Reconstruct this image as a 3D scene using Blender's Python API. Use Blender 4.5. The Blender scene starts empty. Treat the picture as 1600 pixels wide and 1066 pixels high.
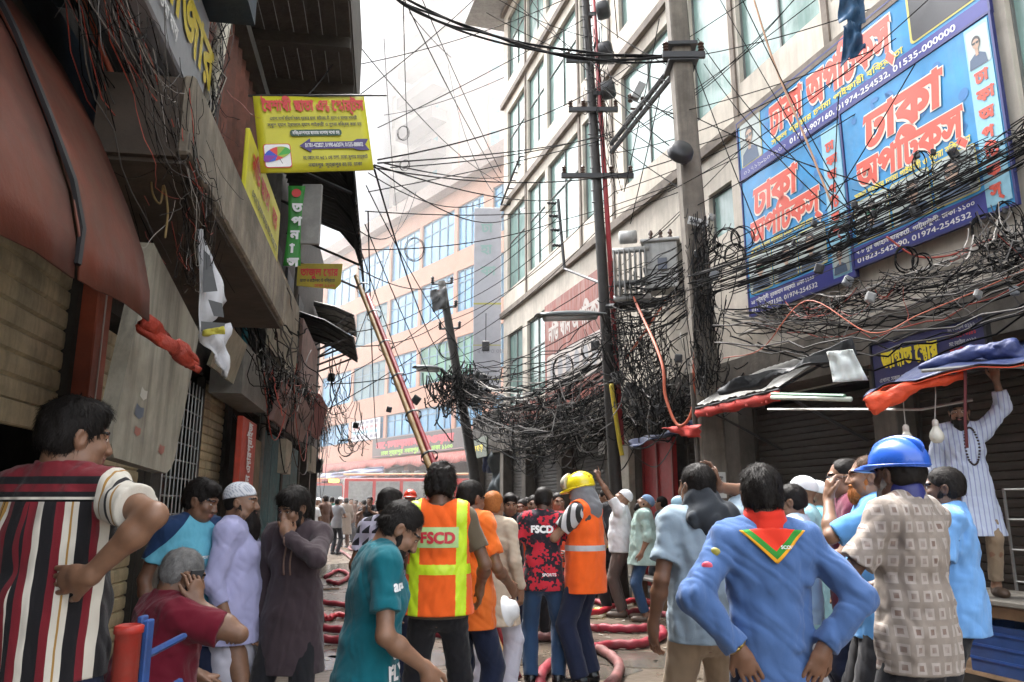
import bpy, math, random
import numpy as np
from mathutils import Vector, Matrix
from mathutils.geometry import delaunay_2d_cdt
from mathutils.bvhtree import BVHTree
rad = math.radians
SC = bpy.context.scene
COL = SC.collection
rng = random.Random(7)
nr = np.random.default_rng(7)

# ---------------------------------------------------------------- camera
PITCH = rad(12.1)
cam_d = bpy.data.cameras.new('camera')
cam_d.sensor_width = 36; cam_d.lens = 27; cam_d.clip_start = .05; cam_d.clip_end = 1500
cam = bpy.data.objects.new('camera', cam_d); COL.objects.link(cam)
cam.location = (0, 0, 1.5); cam.rotation_euler = (math.pi/2 + PITCH, 0, 0)
SC.camera = cam

# ---------------------------------------------------------------- sky, sun, exposure
SUN_EL, SUN_AZ = rad(62), rad(-24)
W = bpy.data.worlds.new('World'); SC.world = W; W.use_nodes = True
nt = W.node_tree
bg = nt.nodes['Background']
sky = nt.nodes.new('ShaderNodeTexSky'); sky.sky_type = 'NISHITA'; sky.sun_disc = False
sky.sun_elevation = SUN_EL; sky.sun_rotation = SUN_AZ
sky.air_density = 1.0; sky.dust_density = 5.0; sky.ozone_density = 1.0
hs = nt.nodes.new('ShaderNodeHueSaturation'); hs.inputs['Saturation'].default_value = .22
nt.links.new(sky.outputs[0], hs.inputs['Color']); nt.links.new(hs.outputs[0], bg.inputs['Color'])
bg.inputs['Strength'].default_value = .15
sun_d = bpy.data.lights.new('sun', 'SUN'); sun_d.energy = 1.1; sun_d.angle = rad(22); sun_d.color = (1, .965, .92)
sun = bpy.data.objects.new('sun', sun_d); COL.objects.link(sun)
# soft light from high over the far end of the lane
sdir = Vector((math.sin(SUN_AZ)*math.cos(SUN_EL), math.cos(SUN_AZ)*math.cos(SUN_EL), math.sin(SUN_EL)))
sun.rotation_euler = sdir.to_track_quat('Z', 'Y').to_euler(); sun.location = (0, 10, 40)
SC.view_settings.view_transform = 'Standard'; SC.view_settings.look = 'None'
HAZE = .0003; SMOKE = .0054
SC.view_settings.exposure = 2.85; SC.view_settings.gamma = 1; SC.view_settings.use_curve_mapping = False
SC.cycles.use_denoising = True
SC.cycles.max_bounces = 6; SC.cycles.diffuse_bounces = 2; SC.cycles.glossy_bounces = 2; SC.cycles.volume_bounces = 1
SC.cycles.transparent_max_bounces = 4
SC.cycles.sample_clamp_indirect = 6

# ---------------------------------------------------------------- helpers: picture rays to places
cp, sp = math.cos(PITCH), math.sin(PITCH)
def ray(px, py):
    u = (px-800)/1200; v = (533-py)/1200
    y = cp - v*sp
    return u/y, (sp + v*cp)/y
def P(px, py, Y):
    a, b = ray(px, py); return np.array((a*Y, Y, 1.5 + b*Y))
def G(px, py, z=0):
    a, b = ray(px, py); Y = (z-1.5)/b; return np.array((a*Y, Y, z))
class Frame:
    """a wall plane: t runs along the wall, n points out to the street"""
    def __init__(s, n, d, flip):
        s.n = np.array((n[0], n[1], 0.)); s.o = -s.n*d
        s.t = np.array((-n[1], n[0], 0.))*flip
        s.x = np.cross((0, 0, 1.), s.n)      # reading direction
    def p(s, a, z, out=0): return s.o + s.t*a + s.n*out + np.array((0, 0, z))
    def hit(s, px, py, out=0):
        a, b = ray(px, py); dv = np.array((a, 1, 0.))
        Y = (s.n @ s.o + out)/(s.n @ dv)
        q = np.array((a*Y, Y, 1.5 + b*Y)); return float((q - s.o) @ s.t), float(q[2])
RF = Frame((-.955, -.297), 6.3, -1)
LF = Frame((.987, .161), 1.8, 1)
th = rad(-37.5)
_t = np.array((math.sin(th), math.cos(th), 0)); _n = np.array((-_t[1], _t[0], 0))
PF = Frame((_n[0], _n[1]), 0, -1)
PF.o = np.array((-2.4, 42., 0))
for F_ in (RF, LF):
    if F_.t[1] < 0: F_.t = -F_.t
if PF.t[1] < 0: PF.t = -PF.t

# ---------------------------------------------------------------- helpers: tags and meshes
def tag(o, label=None, cat=None, group=None, kind=None):
    if label: o['label'] = label
    if cat: o['category'] = cat
    if group: o['group'] = group
    if kind: o['kind'] = kind
    return o
def empty(name, loc=(0, 0, 0), label=None, cat=None, group=None, rz=0):
    o = bpy.data.objects.new(name, None); COL.objects.link(o); o.location = loc; o.rotation_euler = (0, 0, rz)
    return tag(o, label, cat, group)
def link(name, verts, faces, mats, parent=None, mi=None, smooth=False):
    me = bpy.data.meshes.new(name)
    me.from_pydata([tuple(map(float, v)) for v in verts], [], [tuple(map(int, f)) for f in faces])
    for m in (mats if isinstance(mats, (list, tuple)) else [mats]): me.materials.append(m)
    if mi is not None: me.polygons.foreach_set('material_index', np.asarray(mi, dtype=np.int32))
    if smooth: me.polygons.foreach_set('use_smooth', np.ones(len(me.polygons), dtype=bool))
    me.update()
    o = bpy.data.objects.new(name, me); COL.objects.link(o)
    if parent is not None:
        o.parent = parent
    return o
UP = np.array((0, 0, 1.))
def unit(v): v = np.asarray(v, float); return v/(np.linalg.norm(v)+1e-12)
class MB:
    def __init__(s): s.v = []; s.f = []; s.m = []
    def add(s, v, f, m=0):
        b = len(s.v); s.v += [np.asarray(q, float) for q in v]; s.f += [tuple(b+i for i in q) for q in f]; s.m += [m]*len(f); return s
    def quad(s, a, b, c, d, m=0): return s.add((a, b, c, d), ((0, 1, 2, 3),), m)
    def box(s, c, sz, ax=None, m=0, bev=0):
        c = np.asarray(c, float); h = np.asarray(sz, float)/2
        X, Y, Z = ax if ax is not None else (np.array((1, 0, 0.)), np.array((0, 1, 0.)), UP)
        if bev <= 0:
            vs = [c + X*h[0]*i + Y*h[1]*j + Z*h[2]*k for i in (-1, 1) for j in (-1, 1) for k in (-1, 1)]
            return s.add(vs, ((0, 1, 3, 2), (4, 6, 7, 5), (0, 4, 5, 1), (2, 3, 7, 6), (0, 2, 6, 4), (1, 5, 7, 3)), m)
        vs = []; idx = {}
        for i in (-1, 1):
            for j in (-1, 1):
                for k in (-1, 1):
                    for a in range(3):
                        d = [h[0]-bev, h[1]-bev, h[2]-bev]; d[a] = h[a]
                        idx[(i, j, k, a)] = len(vs); vs.append(c + X*d[0]*i + Y*d[1]*j + Z*d[2]*k)
        fs = []
        sg = (-1, 1)
        for a in range(3):
            b1, c1 = (a+1) % 3, (a+2) % 3
            for s0 in sg:
                q = []
                for (u, w_) in ((-1, -1), (1, -1), (1, 1), (-1, 1)):
                    k_ = [0, 0, 0]; k_[a] = s0; k_[b1] = u; k_[c1] = w_; q.append(idx[(*k_, a)])
                fs.append(q if s0 > 0 else q[::-1])
            for u in sg:
                for w_ in sg:   # edge along axis a
                    q = []
                    for e, ax_ in ((-1, b1), (-1, c1), (1, c1), (1, b1)):
                        k_ = [0, 0, 0]; k_[a] = e; k_[b1] = u; k_[c1] = w_; q.append(idx[(*k_, ax_)])
                    fs.append(q if u*w_ < 0 else q[::-1])
        for i in sg:
            for j in sg:
                for k in sg:
                    q = [idx[(i, j, k, a)] for a in range(3)]; fs.append(q if i*j*k > 0 else q[::-1])
        return s.add(vs, fs, m)
    def fbox(s, F, s0, s1, z0, z1, o0, o1, m=0, bev=0):
        c = (F.p(s0, z0, o0) + F.p(s1, z1, o1))/2
        return s.box(c, (abs(s1-s0), abs(o1-o0), abs(z1-z0)), (F.t, F.n, UP), m, bev)
    def tube(s, pts, r, n=6, m=0, caps=True):
        pts = [np.asarray(p, float) for p in pts]; k = len(pts)
        rs = r if hasattr(r, '__len__') else [r]*k
        t0 = unit(pts[1]-pts[0]); a = np.cross(t0, UP if abs(t0[2]) < .9 else np.array((1, 0, 0.))); a = unit(a)
        b0 = len(s.v)
        for i in range(k):
            t = unit(pts[min(i+1, k-1)]-pts[max(i-1, 0)])
            a = unit(a - t*(a@t)); b = np.cross(t, a)
            for j in range(n):
                w_ = 2*math.pi*j/n; s.v.append(pts[i] + (a*math.cos(w_) + b*math.sin(w_))*rs[i])
        for i in range(k-1):
            for j in range(n):
                j2 = (j+1) % n
                s.f.append((b0+i*n+j, b0+i*n+j2, b0+(i+1)*n+j2, b0+(i+1)*n+j)); s.m.append(m)
        if caps:
            s.f.append(tuple(b0+j for j in range(n))[::-1]); s.f.append(tuple(b0+(k-1)*n+j for j in range(n))); s.m += [m, m]
        return s
    def lathe(s, c, prof, axis=UP, n=16, m=0):
        c = np.asarray(c, float); z = unit(axis); a = unit(np.cross(z, (1, 0, 0) if abs(z[0]) < .9 else (0, 1, 0))); b = np.cross(z, a)
        b0 = len(s.v)
        for r, h in prof:
            for j in range(n):
                w_ = 2*math.pi*j/n; s.v.append(c + z*h + (a*math.cos(w_)+b*math.sin(w_))*max(r, 1e-4))
        for i in range(len(prof)-1):
            for j in range(n):
                j2 = (j+1) % n; s.f.append((b0+i*n+j, b0+i*n+j2, b0+(i+1)*n+j2, b0+(i+1)*n+j)); s.m.append(m)
        return s
    def prism(s, poly, nrm, th_, m=0):
        """poly: points of a flat outline, extruded by th_ against nrm"""
        k = len(poly); A = [np.asarray(p, float) for p in poly]; B = [p - np.asarray(nrm)*th_ for p in A]
        fs = [tuple(range(k)), tuple(range(2*k-1, k-1, -1))] + [(i, i+k, (i+1) % k+k, (i+1) % k) for i in range(k)]
        return s.add(A+B, fs, m)
    def sheet(s, grid, th_=0, m=0):
        """grid: rows of points -> surface, doubled with a thickness"""
        R_ = len(grid); C_ = len(grid[0]); g = np.array(grid, float)
        du = np.gradient(g, axis=1); dv = np.gradient(g, axis=0); N = np.cross(du, dv); N /= np.linalg.norm(N, axis=2, keepdims=True)+1e-9
        b0 = len(s.v); top = g.reshape(-1, 3); s.v += list(top)
        F_ = [(b0+i*C_+j, b0+i*C_+j+1, b0+(i+1)*C_+j+1, b0+(i+1)*C_+j) for i in range(R_-1) for j in range(C_-1)]
        s.f += F_; s.m += [m]*len(F_)
        if th_:
            o = len(s.v)-b0; s.v += list((g - N*th_).reshape(-1, 3))
            f2 = [tuple(i+o for i in f[::-1]) for f in F_]
            rim = [(b0+j) for j in range(C_)] + [b0+i*C_+C_-1 for i in range(1, R_)] + [b0+(R_-1)*C_+j for j in range(C_-2, -1, -1)] + [b0+i*C_ for i in range(R_-2, 0, -1)]
            f2 += [(rim[(i+1) % len(rim)], rim[i], rim[i]+o, rim[(i+1) % len(rim)]+o) for i in range(len(rim))]
            s.f += f2; s.m += [m]*len(f2)
        return s
    def split(s, name, mats, parent, smooth=False):
        """every separate piece becomes a part of its own"""
        up = list(range(len(s.v)))
        def root(i):
            while up[i] != i: up[i] = up[up[i]]; i = up[i]
            return i
        for f in s.f:
            r = root(f[0])
            for i in f[1:]: up[root(i)] = r
        grp = {}
        for f, m in zip(s.f, s.m): grp.setdefault(root(f[0]), []).append((f, m))
        out = []
        for g in grp.values():
            ids = sorted({i for f, _ in g for i in f}); mp = {k: j for j, k in enumerate(ids)}; q = MB(); q.v = [s.v[i] for i in ids]; q.f = [tuple(mp[i] for i in f) for f, _ in g]; q.m = [m for _, m in g]
            out.append(q.build(name, mats, parent, smooth))
        return out
    def build(s, name, mats, parent=None, smooth=False):
        v = np.array(s.v)
        if parent is not None and parent.type == 'EMPTY' and parent.parent is None:
            mw = Matrix.LocRotScale(parent.location, parent.rotation_euler, parent.scale).inverted()
            mw = np.array(mw); v = v @ mw[:3, :3].T + mw[:3, 3]
        elif parent is not None:
            q = parent; chain = []
            while q is not None: chain.append(q); q = q.parent
            mw = Matrix.Identity(4)
            for q in chain[::-1]: mw = mw @ Matrix.LocRotScale(q.location, q.rotation_euler, q.scale)
            mw = np.array(mw.inverted()); v = v @ mw[:3, :3].T + mw[:3, 3]
        return link(name, v, s.f, mats, parent, s.m, smooth)

# ---------------------------------------------------------------- helpers: materials
def C(h):
    h = h.lstrip('#'); c = [int(h[i:i+2], 16)/255 for i in (0, 2, 4)]
    return tuple((x/12.92 if x <= .04045 else ((x+.055)/1.055)**2.4) for x in c)
_mats = {}
def nd(nt, kind, **kw):
    n = nt.nodes.new(kind)
    for k, v in kw.items(): setattr(n, k, v)
    return n
def mth(nt, op, a, b=None):
    n = nd(nt, 'ShaderNodeMath', operation=op)
    for i, v in enumerate((a, b)):
        if v is None: continue
        if isinstance(v, (int, float)): n.inputs[i].default_value = v
        else: nt.links.new(v, n.inputs[i])
    return n.outputs[0]
def mixc(nt, fac, a, b):
    n = nd(nt, 'ShaderNodeMix', data_type='RGBA')
    for i, v in ((0, fac), (6, a), (7, b)):
        if isinstance(v, (int, float)): n.inputs[i].default_value = v
        elif isinstance(v, (tuple, list)): n.inputs[i].default_value = (*v[:3], 1)
        else: nt.links.new(v, n.inputs[i])
    return n.outputs[2]
def ramp(nt, fac, stops, const=False):
    n = nd(nt, 'ShaderNodeValToRGB'); r = n.color_ramp
    if const: r.interpolation = 'CONSTANT'
    while len(r.elements) < len(stops): r.elements.new(.5)
    for e, (p, c) in zip(r.elements, stops): e.position = p; e.color = (*c[:3], 1) if hasattr(c, '__len__') else (c, c, c, 1)
    nt.links.new(fac, n.inputs[0]); return n.outputs[0]
def noise(nt, vec, scale, detail=4, rough=.6, out=0):
    n = nd(nt, 'ShaderNodeTexNoise'); n.inputs['Scale'].default_value = scale; n.inputs['Detail'].default_value = detail
    n.inputs['Roughness'].default_value = rough
    if vec is not None: nt.links.new(vec, n.inputs['Vector'])
    return n.outputs[out]
def scaled(nt, vec, s):
    n = nd(nt, 'ShaderNodeMapping'); n.inputs['Scale'].default_value = s; nt.links.new(vec, n.inputs['Vector']); return n.outputs[0]
def new_mat(name):
    m = bpy.data.materials.new(name); m.use_nodes = True; t = m.node_tree
    return m, t, t.nodes['Principled BSDF'], nd(t, 'ShaderNodeTexCoord').outputs['Object']
def M(name, col, rough=.7, var=.25, scale=6, bump=.15, bscale=None, metal=0, dirt=0, dirtcol=(.05, .043, .035), dscale=2.2, streak=0, spec=.4, coat=0):
    """a worn surface: mottled colour, stains, vertical streaks, bump"""
    if name in _mats: return _mats[name]
    m, t, b, oc = new_mat(name)
    n1 = noise(t, oc, scale)
    lo = tuple(c*(1-var) for c in col); hi = tuple(min(1, c*(1+var*.7)) for c in col)
    c = mixc(t, ramp(t, n1, ((.3, 0), (.7, 1))), lo, hi)
    if dirt:
        n2 = noise(t, oc, dscale, 7, .68)
        c = mixc(t, mth(t, 'MULTIPLY', ramp(t, n2, ((.42, 0), (.68, 1))), dirt), c, dirtcol)
    if streak:
        n3 = noise(t, scaled(t, oc, (5, 5, .35)), 2.2, 6, .7)
        c = mixc(t, mth(t, 'MULTIPLY', ramp(t, n3, ((.46, 0), (.72, 1))), streak), c, dirtcol)
    t.links.new(c, b.inputs['Base Color'])
    b.inputs['Roughness'].default_value = rough; b.inputs['Metallic'].default_value = metal
    b.inputs['Specular IOR Level'].default_value = spec
    rr = noise(t, oc, scale*2.3, 3)
    t.links.new(mth(t, 'ADD', mth(t, 'MULTIPLY', rr, .3), rough-.15), b.inputs['Roughness'])
    if coat: b.inputs['Coat Weight'].default_value = coat; b.inputs['Coat Roughness'].default_value = .15
    if bump:
        bn = nd(t, 'ShaderNodeBump'); bn.inputs['Strength'].default_value = bump; bn.inputs['Distance'].default_value = .02
        t.links.new(noise(t, oc, bscale or scale*4, 5), bn.inputs['Height']); t.links.new(bn.outputs[0], b.inputs['Normal'])
    _mats[name] = m; return m
def fabric_finish(t, b, oc, weave=420, fold=.35):
    b.inputs['Roughness'].default_value = .88; b.inputs['Specular IOR Level'].default_value = .2
    b.inputs['Sheen Weight'].default_value = .12
    bn = nd(t, 'ShaderNodeBump'); bn.inputs['Strength'].default_value = fold; bn.inputs['Distance'].default_value = .028
    n1 = noise(t, scaled(t, oc, (1.6, 1.6, .8)), 9, 3, .55); n2 = noise(t, oc, weave, 2)
    rn = nd(t, 'ShaderNodeTexNoise', noise_type='RIDGED_MULTIFRACTAL'); rn.inputs['Scale'].default_value = 3.2; rn.inputs['Detail'].default_value = 2.5; rn.inputs['Distortion'].default_value = .9; t.links.new(scaled(t, oc, (1.3, 1.3, .75)), rn.inputs['Vector'])
    t.links.new(mth(t, 'SUBTRACT', mth(t, 'ADD', mth(t, 'MULTIPLY', n1, .35), mth(t, 'MULTIPLY', n2, .12)), mth(t, 'MULTIPLY', rn.outputs[0], .85)), bn.inputs['Height']); t.links.new(bn.outputs[0], b.inputs['Normal'])
def FAB(name, col, var=.07, fold=.35):
    if name in _mats: return _mats[name]
    m, t, b, oc = new_mat(name)
    c = mixc(t, ramp(t, noise(t, scaled(t, oc, (1, 1, .6)), 7, 5), ((.3, 0), (.7, 1))), tuple(x*(1-var) for x in col), tuple(min(1, x*(1+var*.8)) for x in col))
    t.links.new(c, b.inputs['Base Color']); fabric_finish(t, b, oc, fold=fold)
    _mats[name] = m; return m
def SKIN(name, col):
    if name in _mats: return _mats[name]
    m, t, b, oc = new_mat(name)
    c = mixc(t, ramp(t, noise(t, oc, 22, 4), ((.3, 0), (.7, 1))), tuple(x*.86 for x in col), (min(1, col[0]*1.12), col[1]*1.08, col[2]*1.05))
    t.links.new(c, b.inputs['Base Color']); b.inputs['Roughness'].default_value = .5
    b.inputs['Subsurface Weight'].default_value = .08; b.inputs['Subsurface Radius'].default_value = (.012, .005, .003)
    bn = nd(t, 'ShaderNodeBump'); bn.inputs['Strength'].default_value = .12; bn.inputs['Distance'].default_value = .004
    t.links.new(noise(t, oc, 160, 3), bn.inputs['Height']); t.links.new(bn.outputs[0], b.inputs['Normal'])
    _mats[name] = m; return m
def HAIR(name, col):
    if name in _mats: return _mats[name]
    m, t, b, oc = new_mat(name)
    n = noise(t, scaled(t, oc, (1, .35, .5)), 130, 4)
    t.links.new(mixc(t, n, tuple(x*.5 for x in col), tuple(x*1.6 for x in col)), b.inputs['Base Color'])
    b.inputs['Roughness'].default_value = .55; b.inputs['Specular IOR Level'].default_value = .12
    bn = nd(t, 'ShaderNodeBump'); bn.inputs['Strength'].default_value = .5; bn.inputs['Distance'].default_value = .006
    t.links.new(n, bn.inputs['Height']); t.links.new(bn.outputs[0], b.inputs['Normal'])
    _mats[name] = m; return m
def PLAIN(name, col, rough=.5, metal=0, emit=0):
    if name in _mats: return _mats[name]
    m, t, b, oc = new_mat(name)
    t.links.new(mixc(t, noise(t, oc, 30, 3), tuple(x*.85 for x in col), tuple(min(1, x*1.1) for x in col)), b.inputs['Base Color'])
    b.inputs['Roughness'].default_value = rough; b.inputs['Metallic'].default_value = metal
    if emit: b.inputs['Emission Color'].default_value = (*col, 1); b.inputs['Emission Strength'].default_value = emit
    _mats[name] = m; return m

# ---------------------------------------------------------------- helpers: lettering (flat meshes of real glyph outlines)
def _contours(body, res=3):
    cu = bpy.data.curves.new('t', 'FONT'); cu.body = body; cu.size = 1; cu.resolution_u = res; cu.fill_mode = 'NONE' if False else 'FRONT'
    o = bpy.data.objects.new('t', cu); COL.objects.link(o)
    dg = bpy.context.evaluated_depsgraph_get(); dg.update()
    c2 = o.evaluated_get(dg).to_curve(dg)
    out = []
    for s in c2.splines:
        b = s.bezier_points; k = len(b); pts = []
        for i in range(k):
            a, d = b[i], b[(i+1) % k]
            p0, p1, p2, p3 = (np.array(q[:2]) for q in (a.co, a.handle_right, d.handle_left, d.co))
            straight = abs(np.cross(p1-p0, p3-p0)) + abs(np.cross(p2-p0, p3-p0)) < 1e-5
            for j in range(1 if straight else res):
                w_ = j/(1 if straight else res); pts.append((1-w_)**3*p0 + 3*(1-w_)**2*w_*p1 + 3*(1-w_)*w_*w_*p2 + w_**3*p3)
        pts = [p for i, p in enumerate(pts) if np.linalg.norm(p-pts[i-1]) > 1e-5]
        if len(pts) > 2: out.append(np.array(pts))
    o.evaluated_get(dg).to_curve_clear(); bpy.data.objects.remove(o); bpy.data.curves.remove(cu)
    return out
_tc = {}
def _piece(body, bold, res):
    key = (body, bold, res)
    if key in _tc: return _tc[key]
    cs = _contours(body, res)
    big = []
    for c in cs:
        area = .5*np.sum(c[:, 0]*np.roll(c[:, 1], -1) - np.roll(c[:, 0], -1)*c[:, 1])
        if bold:
            t_ = np.roll(c, -1, 0) - np.roll(c, 1, 0); t_ /= np.linalg.norm(t_, axis=1, keepdims=True)+1e-9
            big.append((c, area, np.stack((t_[:, 1], -t_[:, 0]), 1)*bold))
        else: big.append((c, area, 0))
    sg = 1 if sum(q[1] for q in big) > 0 else -1
    big = [(c+o*sg, ar) for c, ar, o in big]
    _tc[key] = big; return big
def glyphs(body, bold=.02, res=3):
    """'{a/b}' stacks the second letter small under the first (a conjunct). Returns (verts2d, tris, width)"""
    segs = []; i = 0
    while i < len(body):
        if body[i] == '{':
            j = body.index('}', i); a, b = body[i+1:j].split('/'); segs.append((a, b)); i = j+1
        else:
            j = body.find('{', i); j = len(body) if j < 0 else j; segs.append((body[i:j],)); i = j
    x = 0; cs = []
    def width(c): return max(q[0][:, 0].max() for q in c) if c else .25
    for sgm in segs:
        if len(sgm) == 1:
            c = _piece(sgm[0], bold, res); cs += [q[0]+(x, 0) for q in c]; x += width(c) if c else .25
            if sgm[0].endswith(' '): x += .25
        else:
            a = _piece(sgm[0], bold, res); b = _piece(sgm[1], bold, res)
            cs += [q[0]*(.8, .62)+(x, .24) for q in a]; cs += [q[0]*(.6, .5)+(x+width(a)*.3, -.06) for q in b]; x += max(width(a)*.8, width(b)*.6+width(a)*.3)
    if not cs: return np.zeros((0, 2)), [], x
    V = []; E = []
    for c in cs:
        b0 = len(V); k = len(c); V += [Vector(p) for p in c]; E += [(b0+i, b0+(i+1) % k) for i in range(k)]
    vo, eo, fo, *_ = delaunay_2d_cdt(V, E, [], 0, 1e-6)
    vo = np.array([tuple(v) for v in vo]); fo = np.array([f for f in fo if len(f) == 3])
    ce = vo[fo].mean(1); wind = np.zeros(len(ce))
    for c in cs:
        a = c; b = np.roll(c, -1, 0)
        for p, q in zip(a, b):
            up = (p[1] <= ce[:, 1]) & (q[1] > ce[:, 1]); dn = (p[1] > ce[:, 1]) & (q[1] <= ce[:, 1])
            cr = (q[0]-p[0])*(ce[:, 1]-p[1]) - (ce[:, 0]-p[0])*(q[1]-p[1])
            wind += (up & (cr > 0)); wind -= (dn & (cr < 0))
    return vo, fo[np.abs(wind) > .5], x
class Board:
    """collects flat marks on a board: o lower left corner, x/y directions, n normal"""
    def __init__(s, o, x, y, lift=.004):
        s.o = np.asarray(o, float); s.x = unit(x); s.y = unit(y); s.n = np.cross(s.x, s.y); s.mb = {}; s.lift = lift
    def at(s, u, v, l=0): return s.o + s.x*u + s.y*v + s.n*(s.lift + l*.002)
    def get(s, key): return s.mb.setdefault(key, MB())
    def text(s, key, body, u, v, size=None, width=None, bold=.02, l=2, res=3, hscale=1., centre=False, slant=0):
        vo, fo, w_ = glyphs(body, bold, res)
        if len(fo) == 0: return
        x0 = vo[:, 0].min(); x1 = vo[:, 0].max()
        if size is None: size = width/(x1-x0)/hscale
        sx = size*hscale
        if width is not None: sx = width/(x1-x0)
        off = (x0+x1)/2 if centre else x0
        s.get(key).add([s.at(u + (p[0]-off + slant*p[1])*sx, v + p[1]*size, l) for p in vo], [tuple(f) for f in fo])
    def poly(s, key, pts, l=1):
        s.get(key).add([s.at(a, b, l) for a, b in pts], [tuple(range(len(pts)))])
    def rect(s, key, u0, v0, u1, v1, l=1, r=0):
        if r:
            pts = []
            for cx, cy, a0 in ((u1-r, v1-r, 0), (u0+r, v1-r, 90), (u0+r, v0+r, 180), (u1-r, v0+r, 270)):
                pts += [(cx+r*math.cos(rad(a0+k*22.5)), cy+r*math.sin(rad(a0+k*22.5))) for k in range(5)]
            s.poly(key, pts, l)
        else: s.poly(key, ((u0, v0), (u1, v0), (u1, v1), (u0, v1)), l)
    def oval(s, key, cu, cv, ru, rv, l=1, n=18, a0=0, a1=360, tilt=0):
        ct, st = math.cos(rad(tilt)), math.sin(rad(tilt)); pts = []
        for k in range(n if a1-a0 >= 360 else n+1):
            a = rad(a0+(a1-a0)*k/n); x, y = ru*math.cos(a), rv*math.sin(a); pts.append((cu+x*ct-y*st, cv+x*st+y*ct))
        s.poly(key, pts, l)
    def build(s, parent, names):
        for k, mb in s.mb.items():
            nm, mat = names[k]; (mb.split if nm.startswith(('portrait', 'photo', 'picture', 'pale_', 'white_print')) else mb.build)(nm, mat, parent)

# ---------------------------------------------------------------- helpers: smooth solid modelling (one continuous skin per garment / body)
def _bb(pts, r): p = np.array(pts, float); return p.min(0)-r, p.max(0)+r
def cone(a, b, ra, rb, k=.02, cap=False, op='u'):
    a = np.array(a, float); b = np.array(b, float); ab = b-a; L2 = ab@ab+1e-9; dn = ab/math.sqrt(L2)
    def f(p):
        q = p-a; t = np.clip(q@ab/L2, 0, 1); d = np.linalg.norm(q - t[:, None]*ab, axis=1) - (ra+(rb-ra)*t)
        if cap: d = np.maximum(d, (p-b)@dn)
        return d
    return (f, *_bb((a, b), max(ra, rb)), k, op)
def ell(c, r, R=None, k=.02, op='u'):
    c = np.array(c, float); r = np.array(r, float)
    def f(p):
        q = p-c
        if R is not None: q = q@R
        k0 = np.linalg.norm(q/r, axis=1); k1 = np.linalg.norm(q/(r*r), axis=1); return k0*(k0-1)/np.maximum(k1, 1e-6)
    return (f, *_bb((c,), r.max() if R is not None else r), k, op)
def eseg(a, b, wa, wb, xa, k=.03, capb=False):
    """elliptic limb section from a to b: wa, wb = (half width, half depth)"""
    a = np.array(a, float); b = np.array(b, float); ab = b-a; L2 = ab@ab+1e-9; z = ab/math.sqrt(L2)
    x = unit(np.array(xa, float) - z*(z@np.array(xa, float))); y = np.cross(z, x)
    def f(p):
        q = p-a; t = np.clip(q@ab/L2, 0, 1); q = q - t[:, None]*ab
        w = wa[0]+(wb[0]-wa[0])*t; d = wa[1]+(wb[1]-wa[1])*t; m = np.minimum(w, d)
        qx, qy, qz = q@x, q@y, q@z
        k0 = np.sqrt((qx/w)**2+(qy/d)**2+(qz/m)**2); k1 = np.sqrt((qx/w**2)**2+(qy/d**2)**2+(qz/m**2)**2)
        r = k0*(k0-1)/np.maximum(k1, 1e-6)
        if capb: r = np.maximum(r, (p-b)@z)
        return r
    return (f, *_bb((a, b), max(*wa, *wb)), k, 'u')
def rbox(c, h, R=None, r=.005, k=.01, op='u'):
    c = np.array(c, float); h = np.array(h, float)-r
    def f(p):
        q = p-c
        if R is not None: q = q@R
        q = np.abs(q)-h; return np.linalg.norm(np.maximum(q, 0), axis=1)+np.minimum(q.max(1), 0)-r
    return (f, *_bb((c,), np.linalg.norm(h)+r if R is not None else h+r), k, op)
def half(pt, n, op='i'):
    """keep the side the normal points to"""
    pt = np.array(pt, float); n = unit(n)
    return (lambda p: -((p-pt)@n), np.full(3, -9.), np.full(3, 9.), 0, op)
def folds(seed, amp, freqs=((3, 55), (3, 110))):
    r = np.random.default_rng(seed); ws = []
    for (cnt, fr), am in zip(freqs, (1., .5, .3)):
        for _ in range(cnt):
            d = unit(r.normal(size=3)*(1, 1, .42)); ws.append((d*fr*r.uniform(.7, 1.3), unit(r.normal(size=3))*fr*.45, r.uniform(0, 6.28, 2), am/cnt**.5))
    def f(p):
        o = np.zeros(len(p))
        for i, (d, e, ph, am) in enumerate(ws):
            q = np.sin((p@d)*(.5 if i % 2 else 1) + 1.4*np.sin(p@e+ph[1])+ph[0]); o += am*(1.25-2*np.abs(q)) if i % 2 else am*q
        return o*amp*.75 - amp*.9
    return f
def _evald(prims, pts, lo, hi, disp=None):
    """pts (nb, m, 3) with block boxes lo, hi"""
    nb, m, _ = pts.shape
    d = np.full((nb, m), .5); todo = disp is not None
    for f, a, b, k, op in prims:
        if op == 'i' and todo: d = d + disp(pts.reshape(-1, 3)).reshape(nb, m); todo = False
        mg = .05
        s = np.all((lo <= b+mg) & (hi >= a-mg), axis=1)
        if not s.any(): continue
        dp = f(pts[s].reshape(-1, 3)).reshape(-1, m); cur = d[s]
        if op == 'u':
            if k > 0:
                h = np.maximum(k-np.abs(cur-dp), 0)/k; d[s] = np.minimum(cur, dp)-h*h*k*.25
            else: d[s] = np.minimum(cur, dp)
        elif op == 's':
            dp = -dp
            if k > 0:
                h = np.maximum(k-np.abs(cur-dp), 0)/k; d[s] = np.maximum(cur, dp)+h*h*k*.25
            else: d[s] = np.maximum(cur, dp)
        else: d[s] = np.maximum(cur, dp)
    if todo: d = d + disp(pts.reshape(-1, 3)).reshape(nb, m)
    return d
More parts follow.
